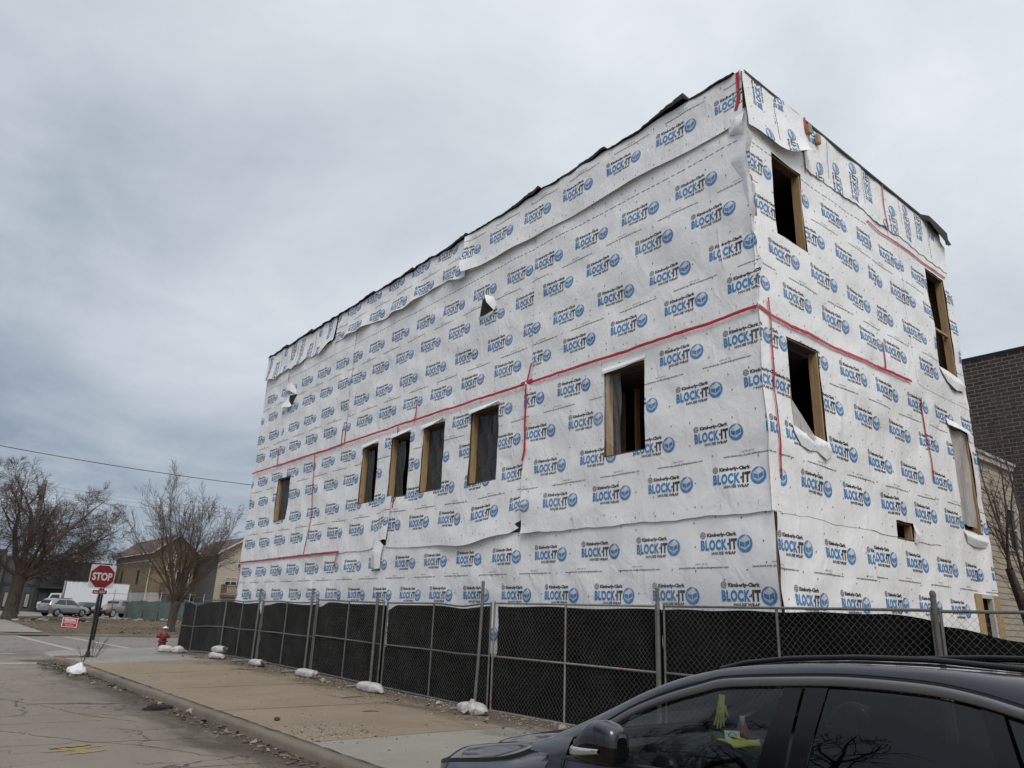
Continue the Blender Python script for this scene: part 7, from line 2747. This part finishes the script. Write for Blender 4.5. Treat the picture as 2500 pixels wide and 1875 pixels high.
Gt = np.array(G)
MB().grid(np.concatenate([Gt, flip(Gt)[::-1][1:]])).build('tailgate', 'car_paint', CAR, True)
for sd_ in (0, 1):
    G = np.array([[(2.62 + 0.3 * u, -0.50 - 0.06 * u, 1.02 - q * 0.14) for q in (0, 1)] for u in np.linspace(0, 1, 5)])
    patch('tail_light', G, 'lamp_red', CAR, sd_, flipn=True)
# wheels
for ay, az in AX:
    for sd_ in (0, 1):
        cx = 2.60 if not sd_ else CXM - 2.60
        w = MB().lathe([(0.23, -0.11), (0.355, -0.10), (0.365, -0.06), (0.365, 0.06), (0.355, 0.10), (0.23, 0.11)], (cx, ay, az), 32, 0, 0).build('wheel', 'tyre', CAR, 'angle')
        ox = cx + (0.07 if sd_ else -0.07)
        mb = MB().lathe([(0.21, -0.012), (0.235, 0.0), (0.235, 0.02), (0.21, 0.02)], (ox, ay, az), 28, 0, 0)
        for k_ in range(5):
            a = 2 * math.pi * k_ / 5
            mb.tube([(ox, ay + 0.03 * math.cos(a), az + 0.03 * math.sin(a)), (ox, ay + 0.215 * math.cos(a), az + 0.215 * math.sin(a))], 0.03, 6)
        mb.build('rim', 'metal_grey', w, 'angle')
        mb = MB()
        G = [[(side_x(max(0.3, min(1.0, az + 0.41 * math.sin(a)))) + d, ay + (0.415 - dd) * math.cos(a), az + (0.415 - dd) * math.sin(a)) for d, dd in ((-0.008, 0.0), (-0.010, 0.035), (0.25, 0.035))] for a in np.linspace(-0.25, math.pi + 0.25, 30)]
        patch('wheel_arch', G, 'black_plastic', CAR, sd_)

# wing mirrors: body coloured shell, black foot, bright blade
for sd_ in (0, 1):
    S = [  # y, x_in, x_out, z_bottom, z_top  (the mirror is folded against the window)
        (2.472, 2.42, 2.385, 1.216, 1.232), (2.45, 2.435, 2.368, 1.208, 1.256), (2.41, 2.45, 2.352, 1.202, 1.297), (2.36, 2.46, 2.340, 1.199, 1.340), (2.31, 2.462, 2.334, 1.199, 1.365), (2.25, 2.465, 2.330, 1.200, 1.371), (2.19, 2.462, 2.334, 1.205, 1.362), (2.160, 2.455, 2.342, 1.212, 1.350), (2.147, 2.447, 2.352, 1.222, 1.338), (2.140, 2.43, 2.37, 1.243, 1.316)]
    S = np.array(S)
    S[:, 0] = 2.475 - (2.475 - S[:, 0]) * 0.83
    yy = 2.475 - (2.475 - np.concatenate([np.linspace(2.472, 2.165, 22), [2.158, 2.152, 2.147, 2.143, 2.140]])) * 0.83
    cols = [np.interp(yy[::-1], S[::-1, 0], S[::-1, k_])[::-1] for k_ in range(1, 5)]
    G = []
    for i, y in enumerate(yy):
        xi, xo, zb_, zt = (c[i] for c in cols)
        cx_, cz_, rx, rz_ = (xi + xo) / 2, (zb_ + zt) / 2, (xi - xo) / 2, (zt - zb_) / 2
        row = []
        for th in np.linspace(0, 2 * math.pi, 33):
            c, s = math.cos(th), math.sin(th)
            row.append((cx_ + rx * math.copysign(abs(c) ** 0.62, c), y, cz_ + rz_ * math.copysign(abs(s) ** 0.62, s)))
        G.append(row)
    G = np.array(G)
    Gm = flip(G) if sd_ else G
    mr = MB()
    n, m = Gm.shape[:2]
    F, MI = [], []
    for i in range(n - 1):
        for j in range(m - 1):
            zc_ = (G[i, j, 2] + G[i + 1, j + 1, 2]) / 2
            lim_ = 1.262 + 0.02 * (i / n)
            q = (i * m + j, i * m + j + 1, (i + 1) * m + j + 1, (i + 1) * m + j)
            F.append(q if sd_ else q[::-1])
            MI.append(0 if zc_ > lim_ else 1)
    mr.add(Gm.reshape(-1, 3), F)
    mr.m = MI
    mr.add(Gm[-1][:-1], [tuple(range(m - 1))[::1 if sd_ else -1]], 1)
    mr.add(Gm[0][:-1], [tuple(range(m - 1))[::-1 if sd_ else 1]], 1)
    mir = mr.build('wing_mirror', ['car_paint', 'black_gloss'], CAR, True)
    P = [(2.470, 2.40, 1.230), (2.470, 2.25, 1.230), (2.470, 2.25, 1.340), (2.470, 2.36, 1.328)]
    if sd_:
        P = [(CXM - x, y, z) for x, y, z in P]
    MB().add(P, [(0, 1, 2, 3)]).build('mirror_glass', 'chrome', mir)
    # bright blade wrapped round the outer lower edge
    G = []
    for q in np.linspace(0, 1, 22):
        y = 2.465 - 0.205 * q
        xo = float(np.interp(y, S[::-1, 0], S[::-1, 2])) - 0.006
        zz = 1.236 + 0.026 * q
        h_ = 0.021 * (1 - 0.55 * q)
        G.append([(xo + 0.012, y, zz + h_), (xo - 0.004, y, zz + h_ * 0.5), (xo - 0.004, y, zz - h_ * 0.6), (xo + 0.012, y, zz - h_ * 1.2)])
    patch('bright_blade', G, 'chrome', mir, sd_)
    # foot to the door
    G = np.array([[(2.44, 2.40, 1.215), (2.44, 2.24, 1.215), (2.44, 2.24, 1.245), (2.44, 2.40, 1.245), (2.44, 2.40, 1.215)], [(2.535, 2.44, 1.165), (2.535, 2.26, 1.185), (2.535, 2.26, 1.235), (2.535, 2.44, 1.225), (2.535, 2.44, 1.165)]])
    patch('mirror_foot', G, 'black_plastic', mir, sd_, smooth=False)

# interior
mb = MB().box((2.60, -0.40, 0.35), (4.27, 2.95, 0.42)).box((2.60, -0.42, 0.4), (4.27, -0.38, 1.25))
mb.build('cabin_floor', 'trim_interior', CAR)
for sd_ in (0, 1):
    G = np.array([[(2.58, y, z) for z in np.linspace(0.42, float(atY(cB, min(y, 2.7))[2]) - 0.015, 4)] for y in np.linspace(2.74, -0.3, 20)])
    patch('door_lining', G, 'trim_interior', CAR, sd_, flipn=True)
mb = MB()
prof = [(2.93, 1.165), (2.70, 1.192), (2.45, 1.198), (2.30, 1.175), (2.22, 1.10), (2.24, 0.95), (2.40, 0.80), (2.93, 0.80)]
mb.prism(prof, 2.60, 4.27, 0, lambda u, v, w: (w, u, v))
mb.prism([(2.42, 1.197), (2.36, 1.255), (2.22, 1.245), (2.19, 1.17), (2.28, 1.15)], 2.72, 3.18, 0, lambda u, v, w: (w, u, v))
mb.build('dashboard', 'trim_interior', CAR, bevel=0.02)
SWC = np.array([2.95, 2.08, 1.08])
tilt = math.radians(25)
P = []
for a in np.linspace(0, 2 * math.pi, 41):
    x, zr_ = 0.185 * math.cos(a), 0.185 * math.sin(a)
    P.append(SWC + np.array([x, zr_ * math.sin(tilt), zr_ * math.cos(tilt)]))
mb = MB().tube(P, 0.015, 8, caps=False)
for a in (math.radians(200), math.radians(340), math.radians(270)):
    mb.tube([SWC, SWC + 0.18 * np.array([math.cos(a), math.sin(a) * math.sin(tilt), math.sin(a) * math.cos(tilt)])], 0.022, 6)
mb.lathe([(0.07, -0.02), (0.075, 0.02), (0.02, 0.03)], tuple(SWC), 14, 0, 1)
mb.build('steering_wheel', 'seat_dark', CAR, True)


def seat(cx, y0, w, z0, zt, name='seat'):
    mb = MB()
    G = []
    for u in np.linspace(0, 1, 14):
        z = z0 + (zt - z0) * u
        y = y0 - 0.24 * u
        hw = w / 2 * (1.0 - 0.30 * max(0, (u - 0.55) / 0.45) ** 1.6)
        d = 0.095 * (1 - 0.45 * u)
        row = []
        for th in np.linspace(0, 2 * math.pi, 25):
            c, s = math.cos(th), math.sin(th)
            row.append((cx + hw * math.copysign(abs(c) ** 0.5, c), y + d * math.copysign(abs(s) ** 0.7, s), z))
        G.append(row)
    G = np.array(G)
    mb.grid(G)
    mb.add(G[-1][:-1], [tuple(range(24))])
    mb.rbox((cx - w / 2, y0 - 0.05, z0 - 0.16), (cx + w / 2, y0 + 0.46, z0 + 0.03), 0.05)
    s = mb.build(name, 'seat_dark', CAR, True)
    G = []
    for u in np.linspace(0, 1, 10):
        z = zt + 0.02 + 0.19 * u
        q = math.sin(math.pi * min(1, 0.28 + 0.5 * u)) if u < 0.8 else 0.9 - 1.6 * (u - 0.8)
        row = []
        for th in np.linspace(0, 2 * math.pi, 21):
            c, s_ = math.cos(th), math.sin(th)
            row.append((cx + 0.135 * q * math.copysign(abs(c) ** 0.6, c), y0 - 0.24 - 0.02 * u + 0.055 * q * s_, z))
        G.append(row)
    G = np.array(G)
    mh = MB().grid(G)
    mh.add(G[-1][:-1], [tuple(range(20))])
    for x in (-0.06, 0.06):
        mh.tube([(cx + x, y0 - 0.235, zt - 0.03), (cx + x, y0 - 0.24, zt + 0.06)], 0.007, 6)
    mh.build('headrest', 'seat_dark', s, True)


seat(2.98, 1.66, 0.50, 0.62, 1.26)
seat(3.89, 1.66, 0.50, 0.62, 1.26)
seat(3.0, 0.62, 0.52, 0.64, 1.22)
seat(3.435, 0.62, 0.36, 0.64, 1.20)
seat(3.87, 0.62, 0.52, 0.64, 1.22)
mb = MB().rbox((3.32, 2.05, 1.475), (3.56, 2.075, 1.54), 0.01)
mb.tube([(3.435, 2.07, 1.53), (3.435, 2.12, 1.60)], 0.01, 6)
mb.build('rear_view_mirror', 'trim_interior', CAR)


# ---- things lying and hanging in the car
def glove(origin, R, L, label, mat='glove_yellow'):
    """flat knitted work glove: palm, four fingers, thumb; built along local -z, thickness along local y"""
    mb = MB()
    w = 0.052
    fing = [(-0.039, 0.30, -0.10), (-0.014, 0.36, -0.03), (0.012, 0.34, 0.03), (0.037, 0.27, 0.11)]
    V = []

    def ell(c, d, r0, r1, n=7):
        c, d = np.array(c), np.array(d)
        G = []
        for u in np.linspace(0, 1, n):
            q = (r0 + (r1 - r0) * u) * (math.sqrt(max(0.05, 1 - max(0, (u - 0.8) / 0.2) ** 2)))
            p = c + d * u
            G.append([(p[0] + q * math.cos(a), p[1] + 0.55 * q * math.sin(a), p[2] + 0.1 * q * math.cos(a)) for a in np.linspace(0, 2 * math.pi, 11)])
        mb.grid(np.array([[tuple(R @ Vector(p) * L + Vector(origin)) for p in row] for row in G]))
    # palm and cuff
    G = []
    for z, hw, th in ((0.0, 0.046, 0.016), (-0.06, 0.040, 0.016), (-0.13, 0.047, 0.020), (-0.20, 0.056, 0.020), (-0.26, 0.056, 0.017), (-0.285, 0.050, 0.010)):
        G.append([(hw * math.copysign(abs(math.cos(a)) ** 0.7, math.cos(a)), th * math.sin(a), z) for a in np.linspace(0, 2 * math.pi, 17)])
    mb.grid(np.array([[tuple(R @ Vector(p) * L + Vector(origin)) for p in row] for row in G]))
    for x, ln, sp in fing:
        ell((x, 0, -0.26), (sp * ln * 0.9, 0.01, -ln * 0.52), 0.0155, 0.0115)
    ell((0.045, 0, -0.13), (0.055, 0.012, -0.125), 0.018, 0.012)
    return tag(mb.build('work_glove', mat, None, True), label, 'glove', None)


RG = Matrix.Rotation(math.radians(-50), 3, 'Z') @ Matrix.Rotation(math.radians(8), 3, 'Y')
glove((3.36, 2.40, 1.430), RG, 0.37, 'yellow work glove hanging fingers down behind the windscreen of the dark car')
zz = Vector((0.62, -0.78, 0.10)).normalized()
yy_ = Vector((-0.42, -0.33, 0.84))
yy_ = (yy_ - zz * yy_.dot(zz)).normalized()
xx = yy_.cross(zz)
RG2 = Matrix((xx, yy_, zz)).transposed()
glove((3.385, 2.215, 1.232), RG2, 0.50, 'yellow work glove lying flat on the dashboard of the dark car')
bo = thing('bottle', 'pinkish bottle standing on the dashboard of the dark car', 'bottle', (3.44, 2.345, 1.196))
MB().lathe([(0.026, 0.0), (0.028, 0.01), (0.028, 0.085), (0.012, 0.115)], (3.44, 2.345, 1.198), 16).build('bottle_body', 'bottle_pink', bo, 'angle')
MB().lathe([(0.013, 0.0), (0.013, 0.02)], (3.44, 2.345, 1.313), 12).build('cap', 'card_white', bo, 'angle')
pc = thing('parking_card', 'small white card with a green ring propped on the dashboard of the dark car', 'card', (3.36, 2.31, 1.20))
XF = Matrix.Translation((3.335, 2.33, 1.232)) @ Matrix.Rotation(math.radians(-50), 4, 'Z') @ Matrix.Rotation(math.radians(-55), 4, 'X')
MB().box((-0.036, -0.001, 0.0), (0.036, 0.001, 0.062), 0, XF).build('card_face', 'card_white', pc)
G = [[tuple(XF @ Vector((q * math.cos(a), -0.0025, 0.031 + q * math.sin(a)))) for q in (0.014, 0.020)] for a in np.linspace(0, 2 * math.pi, 20)]
MB().grid(np.array(G)).build('printed_ring', 'card_green', pc)
